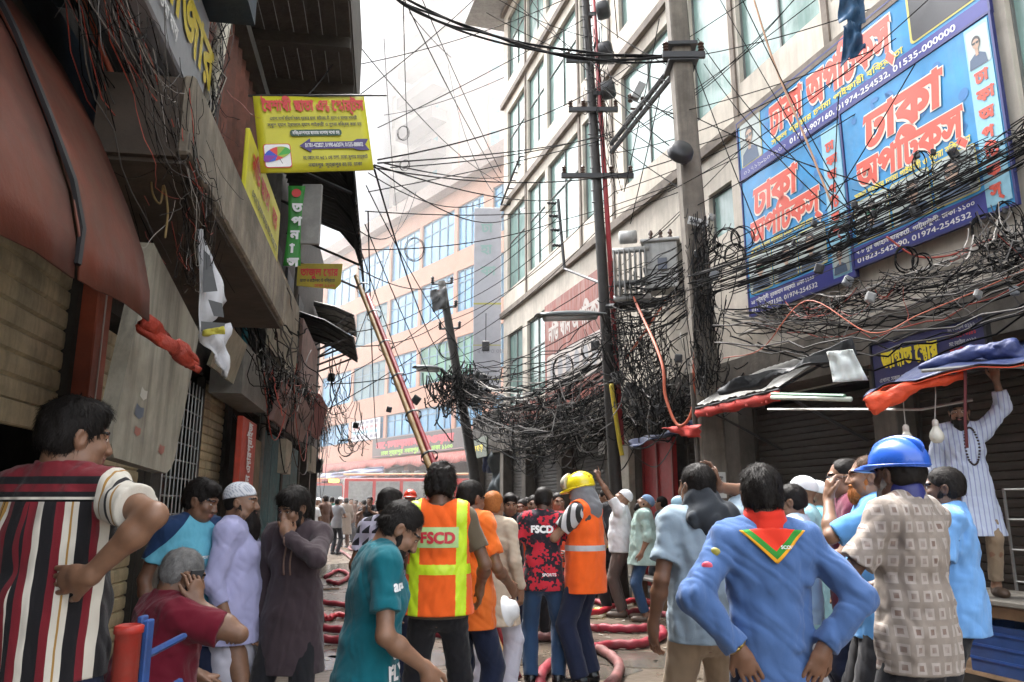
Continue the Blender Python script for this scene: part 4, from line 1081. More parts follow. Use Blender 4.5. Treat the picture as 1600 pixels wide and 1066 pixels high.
for a, b, l in ((11.45, 13.8, 'teal painted double door behind the man in the dark kurta'), (14.0, 16.4, 'teal painted shop door farthest along the left side')):
    r = empty('shop_door', LF.p((a+b)/2, .14, .0), l, 'door'); m = MB()
    m.fbox(LF, a, (a+b)/2-.01, .14, 2.6, -.02, .03, bev=.006); m.fbox(LF, (a+b)/2+.01, b, .14, 2.6, -.02, .03, bev=.006); m.build('door_leaf', TEALP, r)
    MB().tube([LF.p((a+b)/2-.1, 1.0, .05), LF.p((a+b)/2-.1, 1.25, .05)], .012, 5).build('handle', STEEL, r)
for k, (s, z0, z1) in enumerate(((9.2, 2.8, 6.3), (10.8, 0.2, 6.2), (13.2, 2.7, 6.0))):
    tag(MB().tube([LF.p(s, z0, .12+.03*k), LF.p(s, z1, .12+.03*k)], .04, 8).build('rain_pipe', BRD[0] if k else TEALP, None, True), ('teal rain pipe nearest the balcony end', 'grey rain pipe in the middle of the left wall', 'grey rain pipe below the long tin awning')[k], 'pipe')

# ---- optician banners on the right wall
OB = M('banner_blue', (.018, .235, .50), .4, .3, 2.2, .05, 6, streak=.12, dirtcol=(.15, .3, .4))
OPS = {'r': ('title_lettering', PLAIN('banner_red', (.62, .07, .035), .45)), 'o': ('title_outline', PLAIN('banner_outline', (.78, .66, .55), .45)), 'y': ('yellow_line', INKY), 'b': ('navy_band', PLAIN('banner_navy', (.02, .025, .22), .45)), 'w': ('phone_lettering', INKW),
       'd': ('drop_pattern', PLAIN('banner_drop', (.012, .16, .42), .45)), 'f': ('photo_field', PLAIN('photo_pale', (.40, .45, .43), .45)), 'e': ('photo_border', PLAIN('banner_border', (.55, .50, .12), .45)), 's': ('portrait_skin', PLAIN('portrait_skin', (.42, .27, .19), .5)), 'h': ('portrait_hair', INKK), 't': ('portrait_shirt', PLAIN('portrait_shirt', (.05, .09, .16), .5)), 'g': ('portrait_glasses', PLAIN('portrait_glasses', (.015, .02, .02), .3)), 'c': ('pale_cyan_field', PLAIN('banner_cyan', (.25, .5, .62), .45)), 'm': ('portrait_green', PLAIN('portrait_green', (.03, .22, .12), .4))}
def portrait(b, u, v, w_, h_, k=0, border=True):
    if border: b.rect('e', u-.012, v-.012, u+w_+.012, v+h_+.012, 1, .03)
    b.rect('f', u, v, u+w_, v+h_, 2, .025)
    cx = u+w_*(.5+.06*((k*7) % 3-1)); q = min(w_, h_)
    b.poly('t', ((cx-q*.42, v+.005), (cx+q*.42, v+.005), (cx+q*.36, v+h_*.26), (cx+q*.12, v+h_*.36), (cx-q*.12, v+h_*.36), (cx-q*.36, v+h_*.26)), 3)
    b.rect('s', cx-q*.07, v+h_*.3, cx+q*.07, v+h_*.48, 4); b.oval('h', cx, v+h_*.66, q*.20, q*.25, 4, 14); b.oval('s', cx, v+h_*.60, q*.165, q*.22, 5, 14)
    for sx in (-1, 1): b.oval('m' if k % 3 == 1 else 'g', cx+sx*q*.085, v+h_*.62, q*.075, q*.055, 6, 10)
    b.rect('g', cx-q*.16, v+h_*.62+q*.035, cx+q*.16, v+h_*.62+q*.05, 6)
def drops(b, w_, h_, n, seed):
    r = random.Random(seed)
    for _ in range(n): b.oval('d', r.uniform(.08, w_-.08), r.uniform(.1, h_-.1), r.uniform(.02, .06), r.uniform(.03, .08), 0, 10, tilt=r.uniform(0, 180))
def title(b, body, u, v, size, width, slant=.12):
    b.text('o', body, u-.006, v-.006, size=size, width=width, bold=.085, l=3, slant=slant); b.text('r', body, u, v, size=size, width=width*.985, bold=.045, l=4, slant=slant)
def d1(b, w_, h_):
    drops(b, w_, h_, 46, 3); title(b, 'ঢাকা অপিটকস্', .72, .32, .62, 2.25); portrait(b, .07, .17, .46, .66, 0)
    b.rect('b', 0, 0, w_, .16, 1); b.text('w', '০১৭১৯-৯০৭১৬০  01719-907160, 01974-254532, 01535-000000', .1, .035, width=3.6, size=.10, l=3)
    b.text('y', 'সকল প্রকার চশমা পাইকারী বিক্রেতা', .75, .185, width=2.3, size=.11, l=3); b.rect('e', 3.15, .2, 3.98, .8, 1, .05); b.rect('h', 3.18, .22, 3.95, .78, 2, .04)
wall_sign(RF, 8.86, 4.80, 6.06, 6.93, .10, .03, 'shop_banner', 'blue optician banner strip with red lettering, the topmost of the three', OB, OPS, d1, INKB)
def d2(b, w_, h_):
    drops(b, w_, h_, 34, 5); title(b, 'ঢাকা', .22, 1.38, .54, .98); title(b, 'অপিটকস্', .12, .98, .46, 1.5)
    b.text('y', 'এখানে সকল প্রকার চশমা পাওয়া যায়', .12, .86, width=1.3, size=.10, l=3)
    for k in range(3): portrait(b, .06+.53*k, .30, .48, .50, k+1)
    b.rect('b', 0, 0, w_, .25, 1); b.text('w', '২৫ পাটুয়াটুলী, নূরজাহান মার্কেট, ঢাকা-১১০০', .05, .15, width=1.3, size=.075, l=3); b.text('w', '01776-807150, 01974-254532', .05, .04, width=1.35, size=.085, l=3)
    b.rect('c', 1.68, .05, 1.99, h_-.05, 1)
    for k, ch in enumerate(('ঢা', 'কা', 'অ', 'প', 'িট', 'ক', 'স্')): b.text('r', ch, 1.74, 1.62-.18*k, size=.17, bold=.05, l=4)
    portrait(b, 1.70, .08, .26, .36, 6, False)
wall_sign(RF, 8.86, 6.83, 4.06, 6.02, .09, .03, 'shop_banner', 'smaller blue optician banner with portraits below the top strip, nearer the grey pole', OB, OPS, d2, INKB)
def d3(b, w_, h_):
    drops(b, w_, h_, 44, 8); title(b, 'ঢাকা', .30, 1.28, .58, 1.12); title(b, 'অপিটকস্', .15, .86, .46, 1.5)
    b.text('y', 'সকল প্রকার চশমা পাইকারী ও খুচরা বিক্রেতা', .1, .76, width=1.55, size=.10, l=3)
    for k in range(3): portrait(b, .08+.55*k, .26, .49, .46, k+4)
    b.rect('b', 0, 0, 1.72, .22, 1); b.text('w', '৭-৮ নুর জাহান মার্কেট, পাটুয়াটুলী, ঢাকা-১১০০', .05, .13, width=1.55, size=.07, l=3); b.text('w', '01823-542990, 01974-254532', .05, .03, width=1.5, size=.08, l=3)
    b.rect('c', 1.72, .05, 1.98, h_-.02, 1); portrait(b, 1.735, h_-.46, .235, .40, 9, False)
    for k, ch in enumerate(('ঢা', 'কা', 'অ', 'প', 'িট', 'ক', 'স্')): b.text('r', ch, 1.77, 1.27-.19*k, size=.17, bold=.05, l=4)
wall_sign(RF, 6.80, 4.80, 4.14, 6.03, .11, .03, 'shop_banner', 'large blue optician banner with bold red lettering at the right edge', OB, OPS, d3, INKB)
tag(MB().tube([RF.p(s, 3.86+.01*math.sin(s*3), .06) for s in np.linspace(9.2, 3.5, 12)], .02, 6).build('conduit_pipe', CABLEW, None, True), 'thin white conduit pipe running along the wall below the blue banners', 'pipe')
# faded red banner and name board farther left
RB = M('banner_faded_red', (.25, .065, .045), .6, .25, 3, .1, streak=.4, dirtcol=(.5, .45, .4))
def d4(b, w_, h_):
    b.rect('w', .15, h_*.18, w_-.15, h_*.5, 1, .1)
    for k in range(7): b.oval('k', .55+k*.5, h_*.34, .16, .26, 2, 14)
    b.text('w', 'নিউ খান অপিটকস্', .3, h_*.62, width=w_*.8, size=.55, bold=.04); b.text('w', '01712-345210', .4, h_*.06, size=.2)
wall_sign(RF, 17.3, 13.3, 3.7, 6.3, .08, .03, 'shop_banner', 'faded red shop banner behind the transformer pole', RB, {'w': ('white_print', M('faded_white', (.5, .44, .4), .6, .2)), 'k': ('grey_oval', M('faded_grey', (.3, .3, .31), .6, .2))}, d4)
def d5(b, w_, h_): b.text('w', 'আল-আমিন', .1, h_*.3, width=w_*.8, size=.4)
wall_sign(RF, 20.9, 17.8, 3.6, 4.15, .1, .04, 'shop_banner', 'low faded red sign strip at the corner of the cream building', RB, {'w': ('lettering', M('faded_white', (.5, .44, .4)))}, d5)
def d6(b, w_, h_):
    b.text('y', 'জা{ন/ন}াত ে{স/ট}ার', .13, h_*.40, width=.72, size=.24, bold=.055); b.text('w', 'এখানে সকল প্রকার মালামাল পাওয়া যায়', .08, h_*.1, width=.9, size=.06)
    for k in range(5): b.text('r' if k % 2 else 'w', 'মোবাইল ০১৮১', .98, h_*(.85-.15*k), width=.3, size=.055)
    b.rect('g', .96, h_*.03, 1.3, h_*.1)
SIGNN = M('sign_navy', (.03, .03, .11), .5, .2, 4, .05, dirt=.3)
wall_sign(RF, 6.48, 5.12, 2.70, 3.16, .30, .05, 'signboard', 'dark navy shop sign with yellow lettering over the raised tarpaulin', SIGNN, {'y': ('title_lettering', INKY), 'w': ('small_lettering', PLAIN('dim_white', (.4, .4, .42))), 'r': ('red_lettering', INKR), 'g': ('lime_line', INKLG)}, d6, BLACKM)
def d7(b, w_, h_): b.text('y', 'মায়ের দোয়া', .1, h_*.35, width=w_*.75, size=.25); b.text('w', 'ে{স/ট}ার', .2, h_*.08, size=.12)
wall_sign(RF, 23.6, 21.6, 2.9, 3.5, .35, .05, 'signboard', 'small dark sign with yellow letters under the cable tangle at the building corner', M('sign_dkgreen', (.03, .05, .025), .5, .2, dirt=.3), {'y': ('lettering', INKY), 'w': ('small_lettering', INKW)}, d7)
# tall white sign standing out from the corner
wsg = empty('projecting_sign', P(762, 460, 22.2), 'tall white projecting sign with faint green lettering at the corner of the cream building', 'sign')
zb, zt = P(742, 612, 22.2)[2], P(742, 325, 22.2)[2]; xl, xr_ = P(740, 460, 22.2)[0], P(783, 460, 22.2)[0]
MB().box(((xl+xr_)/2, 22.25, (zb+zt)/2), (xr_-xl, .12, zt-zb), None, 0, .01).build('board', M('sign_offwhite', (.42, .42, .45), .5, .1, 2, .03, dirt=.15), wsg)
wb = Board((xl, 22.19, zb), (1, 0, 0), UP); H_ = zt-zb
for i, ch in enumerate(('ঢা', 'হা', 'কা')): wb.text('g', ch, .2, H_*(.86-.12*i), size=.42, bold=.03)
wb.text('k', '২৭.০৩.০৪', .12, H_*.20, size=.2)
for v in (.24, .06): wb.rect('y', 0, H_*v-.2*0, xr_-xl, H_*v+.03)
wb.rect('y', 0, H_*.46, xr_-xl, H_*.47)
wb.build(wsg, {'g': ('lettering', PLAIN('faint_green', (.28, .42, .38))), 'k': ('date_lettering', PLAIN('faint_grey', (.28, .28, .3))), 'y': ('yellow_line', PLAIN('line_yellow', (.4, .38, .1)))})
MB().tube([(xr_, 22.25, zt-.3), RF.p(21, zt-.3, .0)], .03, 6).tube([(xr_, 22.25, zb+.4), RF.p(21, zb+.4, .0)], .03, 6).split('bracket', STEEL, wsg)
# fire escape ladder at the corner
ld = MB()
for px0 in (0, 1):
    ld.tube([P(783-0*px0+px0*14, 320, 21.4), P(812+px0*14, 245, 20.4)], .03, 5)
for k in range(7): ld.tube([P(783+29*k/6, 320-75*k/6, 21.4-k/6), P(797+29*k/6, 320-75*k/6, 21.4-k/6)], .025, 5)
tag(ld.build('iron_ladder', BLACKM), 'short black iron ladder at the corner of the cream building', 'ladder')

# ---- pink building across the end of the street
pb = empty('pink_building', PF.p(10, 0, -1), 'long salmon pink building with rows of blue windows closing the street', 'building')
PINK = M('salmon_plaster', (.40, .225, .16), .8, .1, 1.2, .05, dirt=.12, dscale=.3, dirtcol=(.3, .2, .16))
BLUEG = M('blue_glass', (.025, .19, .37), .2, .35, .5, .02, 2, spec=.6, streak=.3, dirtcol=(.2, .45, .55)); GREENG = M('green_mural', (.03, .17, .09), .4, .5, .8, .02, streak=.4, dirtcol=(.03, .2, .3)); TEALG = M('grey_teal_mural', (.05, .13, .15), .4, .4, .7, .02)
PWIN = [(-9, -6.2), (-5, -2.2), (-1.3, 1.35), (1.7, 5.4), (5.75, 9.4), (9.75, 14.45), (14.8, 19.8), (20.5, 24), (25, 28.5)]
rowsz = [(16.1, 18.9), (12.4, 14.9), (8.6, 10.95), (5.75, 7.2)]
wl = MB(); zprev = 4.3
wl.fbox(PF, -10, 30, 4.3, 5.75, -.5, 0)
for i, (z0, z1) in enumerate(rowsz[::-1]):
    zt_ = ([7.2, 10.95, 14.9, 18.9, 20.2][i+1] if False else [8.6, 12.4, 16.1, 20.0][i])
    prev = -10
    for k, (a, b) in enumerate(PWIN):
        wl.fbox(PF, prev, a, z0, z1, -.5, 0); prev = b
        fm = MB(); n = 4 if b-a > 2.6 else 3
        for q in range(n+1): x = a+(b-a)*q/n; fm.fbox(PF, x-.05, x+.05, z0, z1, -.2, -.1)
        fm.fbox(PF, a, b, z0, z0+.08, -.205, -.105); fm.fbox(PF, a, b, z1-.08, z1, -.205, -.105); fm.fbox(PF, a, b, z0+(z1-z0)*.7, z0+(z1-z0)*.7+.06, -.205, -.105)
        w = fm.build('window', M('blue_frame', (.05, .15, .22), .5, .15), pb)
        gm = GREENG if (i, k) in ((1, 3), (1, 2)) else TEALG if (i, k) in ((1, 5), (2, 5)) else BLUEG
        MB().fbox(PF, a, b, z0, z1, -.18, -.15).build('pane', gm, w)
    wl.fbox(PF, prev, 30, z0, z1, -.5, 0); wl.fbox(PF, -10, 30, z1, zt_, -.5, 0)
wl.fbox(PF, 29.5, 30, 0, 20, -14, -.51); wl.fbox(PF, -10, 29.4, 19.4, 20.0, -14, -.51)
wl.build('wall', PINK, pb)
MB().fbox(PF, -10.3, 30.3, 20.003, 20.9, -1, .7).build('parapet', M('parapet_grey', (.22, .18, .16), .8, .15), pb)
MB().fbox(PF, -10, 30, 0, 4.28, -3, -2.6).fbox(PF, -10, 30, 4.1, 4.28, -2.6, .0).build('arcade_recess', M('arcade_dark', (.09, .085, .085), .8, .3), pb)
pc = MB()
for s in np.arange(-9, 30, 3.9): pc.fbox(PF, s-.25, s+.25, 0, 4.28, -.5, .02)
pc.split('arcade_column', PINK, pb)
aw = empty('shop_awning', PF.p(10, 4.1, .5), 'long faded red and white cloth awning along the foot of the pink building', 'awning')
rows = []
for k in range(81):
    s = -9+38*k/80; dz = .06*math.sin(k*1.7)+.05*math.sin(k*.7); rows.append([PF.p(s, 4.45, .02), PF.p(s, 4.35+dz*.3, .5), PF.p(s, 4.1+dz, 1.3), PF.p(s, 3.75+dz*1.3, 1.4)])
MB().sheet(rows[::-1], .02).build('cloth', M('awning_red', (.30, .075, .06), .8, .35, 2.2, .2, streak=.5, dirtcol=(.45, .3, .27)), aw, True)
def d8(b, w_, h_):
    b.text('r', 'সোলায়মান টাওয়ার', .5, h_*.45, width=w_*.86, size=.62, bold=.06); b.text('g', 'ঢাকা সূত্রাপুর, নবাবপুর রোড, ঢাকা-১১০০', 1.2, h_*.1, width=w_*.78, size=.36, bold=.04)
    b.rect('f', .05, .05, w_-.05, .1)
wall_sign(PF, 10.55, -.1, 4.5, 5.68, .30, .12, 'signboard', 'long dark signboard with red and green lettering on the pink building', M('sign_charcoal', (.06, .055, .055), .5, .2), {'r': ('title_lettering', PLAIN('sign_red2', (.5, .05, .07))), 'g': ('green_lettering', PLAIN('sign_green2', (.25, .5, .05))), 'f': ('bottom_line', PLAIN('sign_line', (.2, .1, .1)))}, d8)
def d9(b, w_, h_):
    for i in range(6):
        for j in range(4): b.rect(('k', 'c', 'w')[(i*3+j) % 3], .15+i*w_/6.4, .1+j*h_/4.2, .15+(i+.7)*w_/6.4, .1+(j+.65)*h_/4.2)
wall_sign(PF, 14.2, 10.1, 5.8, 7.15, .05, .04, 'poster_panel', 'white poster panel with small pictures in a lower window of the pink building', M('poster_white', (.5, .52, .55), .5, .1), {'k': ('picture', PLAIN('pic_dark', (.15, .16, .2))), 'c': ('picture', PLAIN('pic_cyan', (.2, .4, .5))), 'w': ('picture', PLAIN('pic_red', (.45, .2, .2)))}, d9)

# ---- pale apartment tower rising behind the pink building
TF = Frame((0, -1), 0, 1); ang = rad(-40); TF.t = np.array((math.sin(ang), math.cos(ang), 0)); TF.n = np.array((-TF.t[1], TF.t[0], 0)); TF.x = np.cross(UP, TF.n); TF.o = np.array((P(702, 500, 66)[0], 66., 0))
tb = empty('apartment_tower', tuple(TF.o), 'tall pale apartment tower with stacked balconies fading into the white sky', 'building')
TW = M('tower_white', (.24, .215, .19), .8, .08, .5, .02); TB = M('tower_band', (.08, .07, .062), .8, .15, .6, .05); TG = M('tower_glass', (.06, .20, .22), .25, .2, .5, .02)
tm = MB(); tm.fbox(TF, 0, 20, 0, 58, -16, 0)
q = [TF.p(0, 0, 0), TF.p(0, 0, 0)+np.array((7.2, .8, 0)), TF.p(0, 0, 0)+np.array((7.2, 16, 0)), TF.p(0, 0, -14)]
tm.add([*q, *[p+UP*58 for p in q]], ((0, 1, 5, 4), (1, 2, 6, 5), (4, 5, 6, 7)))
tm.build('wall', TW, tb)
for zf in np.arange(20, 56, 3.4):
    for s in (1.0, 10.4):
        m = MB(); m.fbox(TF, s, s+6.4, zf, zf+.22, .01, 1.7); m.fbox(TF, s, s+6.4, zf+.22, zf+1.15, 1.6, 1.7); m.fbox(TF, s, s+.1, zf+.22, zf+1.15, .01, 1.6)
        bl = m.build('balcony', TB if s < 5 else TW, tb)
        w = MB().fbox(TF, s+1.4, s+4.9, zf+.3, zf+2.5, .01, .06); w.build('window', TG, tb)
    dX = np.array((7.2, .8, 0)); dX = dX/np.linalg.norm(dX)
    for u in (4.0, 5.7):
        c = TF.p(0, zf+1.6, 0)+dX*u; MB().box(c, (.8, .1, 1.5), (dX, np.array((-dX[1], dX[0], 0)), UP)).build('window', TG, tb)
pp = MB()
for u in (.6, 3.3, 5.0): pp.tube([TF.p(0, 18, .02)+dX*u+np.array((.05, -.12, 0)), TF.p(0, 58, .02)+dX*u+np.array((.05, -.12, 0))], .09, 5)
pp.split('pipe', M('tower_pipe', (.4, .17, .12), .7), tb)
st_ = empty('apartment_tower', (P(566, 30, 60)[0], 60, 0), 'pale grey blank tower edge beside the old building at top', 'building')
MB().box((P(560, 30, 60)[0]-3.1, 66, 24), (9, 10, 48+0*1), None, 0).build('wall', M('tower_grey', (.36, .40, .43), .7, .1, .4, .02), st_)
MB().box((P(560, 30, 60)[0]-3.1, 60.9, 47.9+.4), (9.6, .2, .8)).build('parapet', TB, st_)

# ================================================================ STREET OBJECTS
# ---- poles
def insul(mb, c, ax=UP, r=.05, L=.16): mb.lathe(c, [(0, 0), (r*.5, 0), (r, L*.15), (r*.5, L*.3), (r, L*.45), (r*.5, L*.6), (r, L*.75), (r*.4, L), (0, L)], ax, 8)
CONCP = M('pole_concrete', (.18, .155, .125), .85, .25, 4, .3, 14, dirt=.5, streak=.6)
p2 = empty('utility_pole', (2.62, 10, .0), 'thick square concrete utility pole in front of the optician banners', 'pole')
b0, b1 = np.array(P(1122, 800, 10)), np.array(P(1056, 0, 10)); b0[2] = 0; b1 = b0+(b1-b0)*(11.5/b1[2])
ax_ = unit(b1-b0); xx = unit(np.cross((0, 1, 0), ax_)); yy = np.cross(ax_, xx)
m = MB(); c8 = [(-.17, -.15), (-.14, -.18), (.14, -.18), (.17, -.15), (.17, .15), (.14, .18), (-.14, .18), (-.17, .15)]
vs = []
for t_ in np.linspace(0, 1, 12): k = 1-.3*t_; vs += [b0+(b1-b0)*t_+xx*x*k+yy*y*k for x, y in c8]
m.add(vs, [(i*8+j, i*8+(j+1) % 8, (i+1)*8+(j+1) % 8, (i+1)*8+j) for i in range(11) for j in range(8)]); m.build('shaft', CONCP, p2)
m = MB(); pt2 = lambda z: b0+(b1-b0)*(z/11.5)
for z in (7.7, 7.95): m.box(pt2(z), (.42, .42, .05), (xx, yy, ax_))
m.split('band', BLACKM, p2)
m = MB()
for z, l_ in ((7.75, .6),): m.box(pt2(z)+np.array((0, -.2, 0)), (l_, .06, .09))
m.split('crossarm', BLACKM, p2)
m = MB()
for x in (-.25, .25): insul(m, pt2(7.8)+np.array((x, -.2, 0)))
m.split('insulator', M('insulator_brown', (.06, .03, .02), .3), p2)
MB().tube([pt2(.2)+(-.19, -.05, 0), pt2(3.2)+(-.19, -.05, 0)], .03, 6).build('conduit', CONC, p2)
nb = empty('number_plate', pt2(5.5), 'small white number plate wired to the concrete pole among the cables', 'sign')
o = P(1074, 349, 9.75); x_ = unit(P(1106, 357, 9.75)-o); bdp = Board(o, x_, unit(np.cross(np.cross(x_, UP), x_)*1)); bdp.y = unit(UP-x_*(UP@x_)); bdp.n = np.cross(bdp.x, bdp.y)
MB().prism([bdp.at(0, 0)-bdp.n*.006, bdp.at(.27, 0)-bdp.n*.006, bdp.at(.27, .11)-bdp.n*.006, bdp.at(0, .11)-bdp.n*.006], bdp.n, .01).build('plate', PLAIN('plate_white', (.5, .5, .48)), nb)
bdp.text('k', '5041-42', .02, .025, width=.23, size=.075, bold=.05); bdp.build(nb, {'k': ('lettering', INKK)})

p1 = empty('utility_pole', (1.77, 13, 0), 'slim dark steel utility pole with red pipes and a transformer', 'pole')
q0 = P(968, 760, 13); q0[2] = 0; q1 = P(915, 0, 13); q1 = q0+(q1-q0)*(12.5/q1[2]); pt1 = lambda z: q0+(q1-q0)*(z/12.5)
m = MB(); m.tube([pt1(z) for z in np.linspace(0, 12.5, 9)], [.115-.045*z for z in np.linspace(0, 1, 9)], 10); m.build('shaft', M('pole_black', (.018, .015, .013), .6, .3, 6, .2, dirt=.3), p1, True)
m = MB(); m.tube([pt1(z)+(.14, -.05, 0) for z in (2.5, 12.4)], .045, 8); m.build('red_pipe', M('pipe_red', (.32, .022, .03), .5, .2, dirt=.3), p1, True)
m = MB()
for k in range(26): z = 6.6+k*.22; m.tube([pt1(z)+(-.12, -.05, 0), pt1(z)+(.12, -.06, .03)], .012, 4)
m.split('step_rung', BLACKM, p1)
m = MB()
for z, l_ in ((7.3, 1.3), (8.6, .9), (9.6, .9)): m.box(pt1(z)+(0, -.12, 0), (l_, .07, .08))
m.split('crossarm', BLACKM, p1)
m = MB()
for z, l_ in ((7.3, 1.3), (8.6, .9), (9.6, .9)):
    for x in (-.46, -.2, .2, .46): insul(m, pt1(z)+(x*l_, -.12, .04), r=.045)
m.split('insulator', M('insulator_brown', (.06, .03, .02)), p1)
bx = empty('junction_box', pt1(9.2), 'round black cable spool box high on the slim steel pole, topmost of three', 'box')
m = MB(); m.lathe(pt1(10.6)+(.18, -.15, 0), [(0, 0), (.16, 0), (.17, .05), (.17, .2), (.12, .24), (0, .24)], (1, -.3, .1), 12); m.build('spool', BLACKM, bx, True); MB().box(pt1(10.6)+(.1, -.05, 0), (.14, .1, .08)).split('bracket', BLACKM, bx)
for z, l in ((9.75, 'round black cable spool box on the slim steel pole, second from the top'), (8.95, 'round black cable spool box on the slim steel pole, lowest of three')):
    c = bx.copy(); COL.objects.link(c); c.location = tuple(pt1(z-1.4)); c['label'] = l
    for ch in bx.children: k = ch.copy(); k.parent = c; COL.objects.link(k)
# diagonal steel strut between the poles
st = empty('steel_strut', pt1(6.9), 'diagonal black lattice strut running from the slim steel pole up to the concrete pole', 'strut')
a, b = P(955, 225, 12.7), P(1062, 88, 10.2); m = MB(); m.tube([a, b], .045, 6).tube([a+(0, 0, -.16), b+(0, 0, -.16)], .045, 6); m.split('bar', BLACKM, st)
m = MB()
for k in range(9): m.tube([a+(b-a)*(k/9), a+(b-a)*((k+.5)/9)+(0, 0, -.16)], .018, 4)
m.build('lacing', BLACKM, st)
# switch gear on the strut
sg = empty('isolator_switch', P(995, 150, 11.8), 'small grey isolator switch on the diagonal strut between the poles', 'switch')
m = MB(); m.box(P(997, 143, 11.8), (.14, .12, .32), (unit(np.array((.8, 0, -.4))), np.array((0, 1, 0.)), unit(np.array((.4, 0, .8)))), 0, .01); m.build('body', STEEL, sg)
m = MB(); insul(m, P(1005, 165, 11.8)); insul(m, P(985, 160, 11.8)); m.tube([P(985, 170, 11.8), P(1010, 172, 11.8)], .02, 5); m.split('insulator', M('insulator_brown', (.06, .03, .02)), sg)
# floodlight seen from behind
fl = empty('floodlight', P(1065, 232, 9.7), 'round black floodlight seen from behind on the concrete pole', 'lamp')
m = MB(); m.lathe(P(1066, 232, 9.6), [(0, -.02), (.14, -.02), (.17, .02), (.18, .10), (.16, .13), (0, .13)], (-.15, .8, -.35), 18); m.build('housing', BLACKM, fl, True)
MB().tube([P(1066, 232, 9.6), P(1066, 255, 9.8), P(1085, 255, 10)], .025, 6).build('arm', BLACKM, fl)
# transformer
tr = empty('transformer', P(1010, 440, 12.4), 'pale grey pole transformer with ribbed cooling fins between the two poles', 'transformer')
TG_ = M('transformer_grey', (.46, .46, .44), .5, .15, 5, .08, dirt=.35, streak=.4)
ctr = P(1034, 420, 12.3); ex = unit(np.array((.97, -.25, 0))); ey = np.array((-ex[1], ex[0], 0.))
m = MB(); m.box(ctr+(0, 0, .0), (.54, .5, .80), (ex, ey, UP), 0, .02); m.box(ctr+(0, 0, .42), (.64, .6, .05), (ex, ey, UP), 0, .01); m.box(ctr+(0, 0, -.06), (.58, .54, .04), (ex, ey, UP)); m.build('tank', TG_, tr)
m = MB(); c = P(984, 428, 12.2)
for k in range(7):
    q = c+ex*(-.24+.085*k); m.box(q, (.022, .34, .78), (ex, ey, UP), 0, .008)
m.split('cooling_fin', STEEL, tr)
m = MB()
for dz, l_ in ((.41, .55), (-.41, .55), (-.16, .5)): m.tube([c-ex*l_*.5+(0, 0, dz), c+ex*l_*.6+(0, 0, dz)], .05, 10)
m.split('header_pipe', TG_, tr, True)
MB().tube([P(968, 372, 12.2), P(994, 370, 12.2)], .11, 14).build('conservator', TG_, tr, True)
m = MB()
for x in (-.16, 0, .16): insul(m, ctr+ex*x+(0, 0, .445), r=.045, L=.24)
m.split('bushing', M('insulator_brown', (.06, .03, .02)), tr)
MB().box(P(1035, 412, 12.02), (.15, .03, .2), (ex, ey, UP), 0, .005).build('meter', PLAIN('meter_grey', (.07, .08, .11), .3), tr)
MB().tube([P(965, 475, 12.5), P(1050, 468, 12.2)], .05, 6).tube([P(965, 480, 12.9), P(1050, 474, 12.7)], .05, 6).tube([P(962, 478, 12.7), pt1(4.9)], .05, 6).split('platform_beam', BLACKM, tr)
# thin cable bracket on the wall, far leaning pole, second lamp
wbk = empty('wall_bracket', P(878, 380, 15.5), 'thin black vertical cable rack standing off the cream wall', 'bracket')
m = MB(); m.tube([P(872, 312, 15.6), P(882, 420, 15.3)], .035, 6); m.split('post', BLACKM, wbk)
m = MB()
for k, y in enumerate((318, 338, 360, 384)): insul(m, P(869+k*2.5, y, 15.5), (-1, -.2, 0), .045, .2)
m.split('insulator', BLACKM, wbk); MB().tube([P(882, 420, 15.3), P(958, 450, 13)], .03, 5).build('stay', BLACKM, wbk)
fp = empty('utility_pole', P(745, 790, 21.5), 'leaning dark utility pole choked with cables at the far street corner', 'pole')
f0 = P(744, 760, 21.5); f1 = P(690, 440, 21.5); f0 = f0+(f0-f1)*(f0[2]/(f1[2]-f0[2])); ptf = lambda y: f0+(f1-f0)*y
m = MB(); m.tube([ptf(t_) for t_ in np.linspace(0, 1, 8)], [.17-.06*t_ for t_ in np.linspace(0, 1, 8)], 8); m.build('shaft', M('pole_black', (.03, .03, .03)), fp, True)
m = MB()
for t_ in (.99, .9, .82): m.tube([ptf(t_)-(.3, 0, 0), ptf(t_)+(.3, 0, .03)], .035, 5)
m.split('crossarm', BLACKM, fp); m = MB()
for t_ in (.99, .9, .82):
    for x in (-.28, .28): insul(m, ptf(t_)+(x, 0, .03), r=.06, L=.2)
m.split('insulator', BLACKM, fp)
def street_lamp(a, b, label, w_):
    r = empty('street_lamp', a, label, 'lamp'); a = np.array(a); b = np.array(b); d_ = unit(b-a); s_ = unit(np.cross(d_, UP))
    g_ = []
    for i in range(9):
        u = i/8; wd = w_*(.35+.65*math.sin(math.pi*min(1, u*1.0+.08))**.6); g_.append([a+(b-a)*u+s_*wd*math.cos(t_)+UP*wd*.55*math.sin(t_) for t_ in np.linspace(0, math.pi, 7)])
    MB().sheet(g_, .008).build('shade', PLAIN('lamp_grey', (.10, .115, .12), .35), r, True)
    MB().tube([a+(b-a)*.1-(0, 0, .02), a+(b-a)*.85-(0, 0, .02)], w_*.45, 8).build('lamp_tube', PLAIN('lamp_lens', (.4, .42, .42), .3), r, True); return r
l1 = street_lamp(P(840, 495, 11.6), P(945, 492, 12.4), 'long dark street lamp head reaching left from the slim steel pole', .14); MB().tube([P(940, 490, 12.4), pt1(4.6)], .03, 6).build('arm', BLACKM, l1)
l2 = street_lamp(P(648, 575, 20.5), P(690, 577, 21.2), 'pale street lamp head on the far leaning pole', .17); MB().tube([P(688, 576, 21.2), ptf(.62)], .035, 6).build('arm', BLACKM, l2)
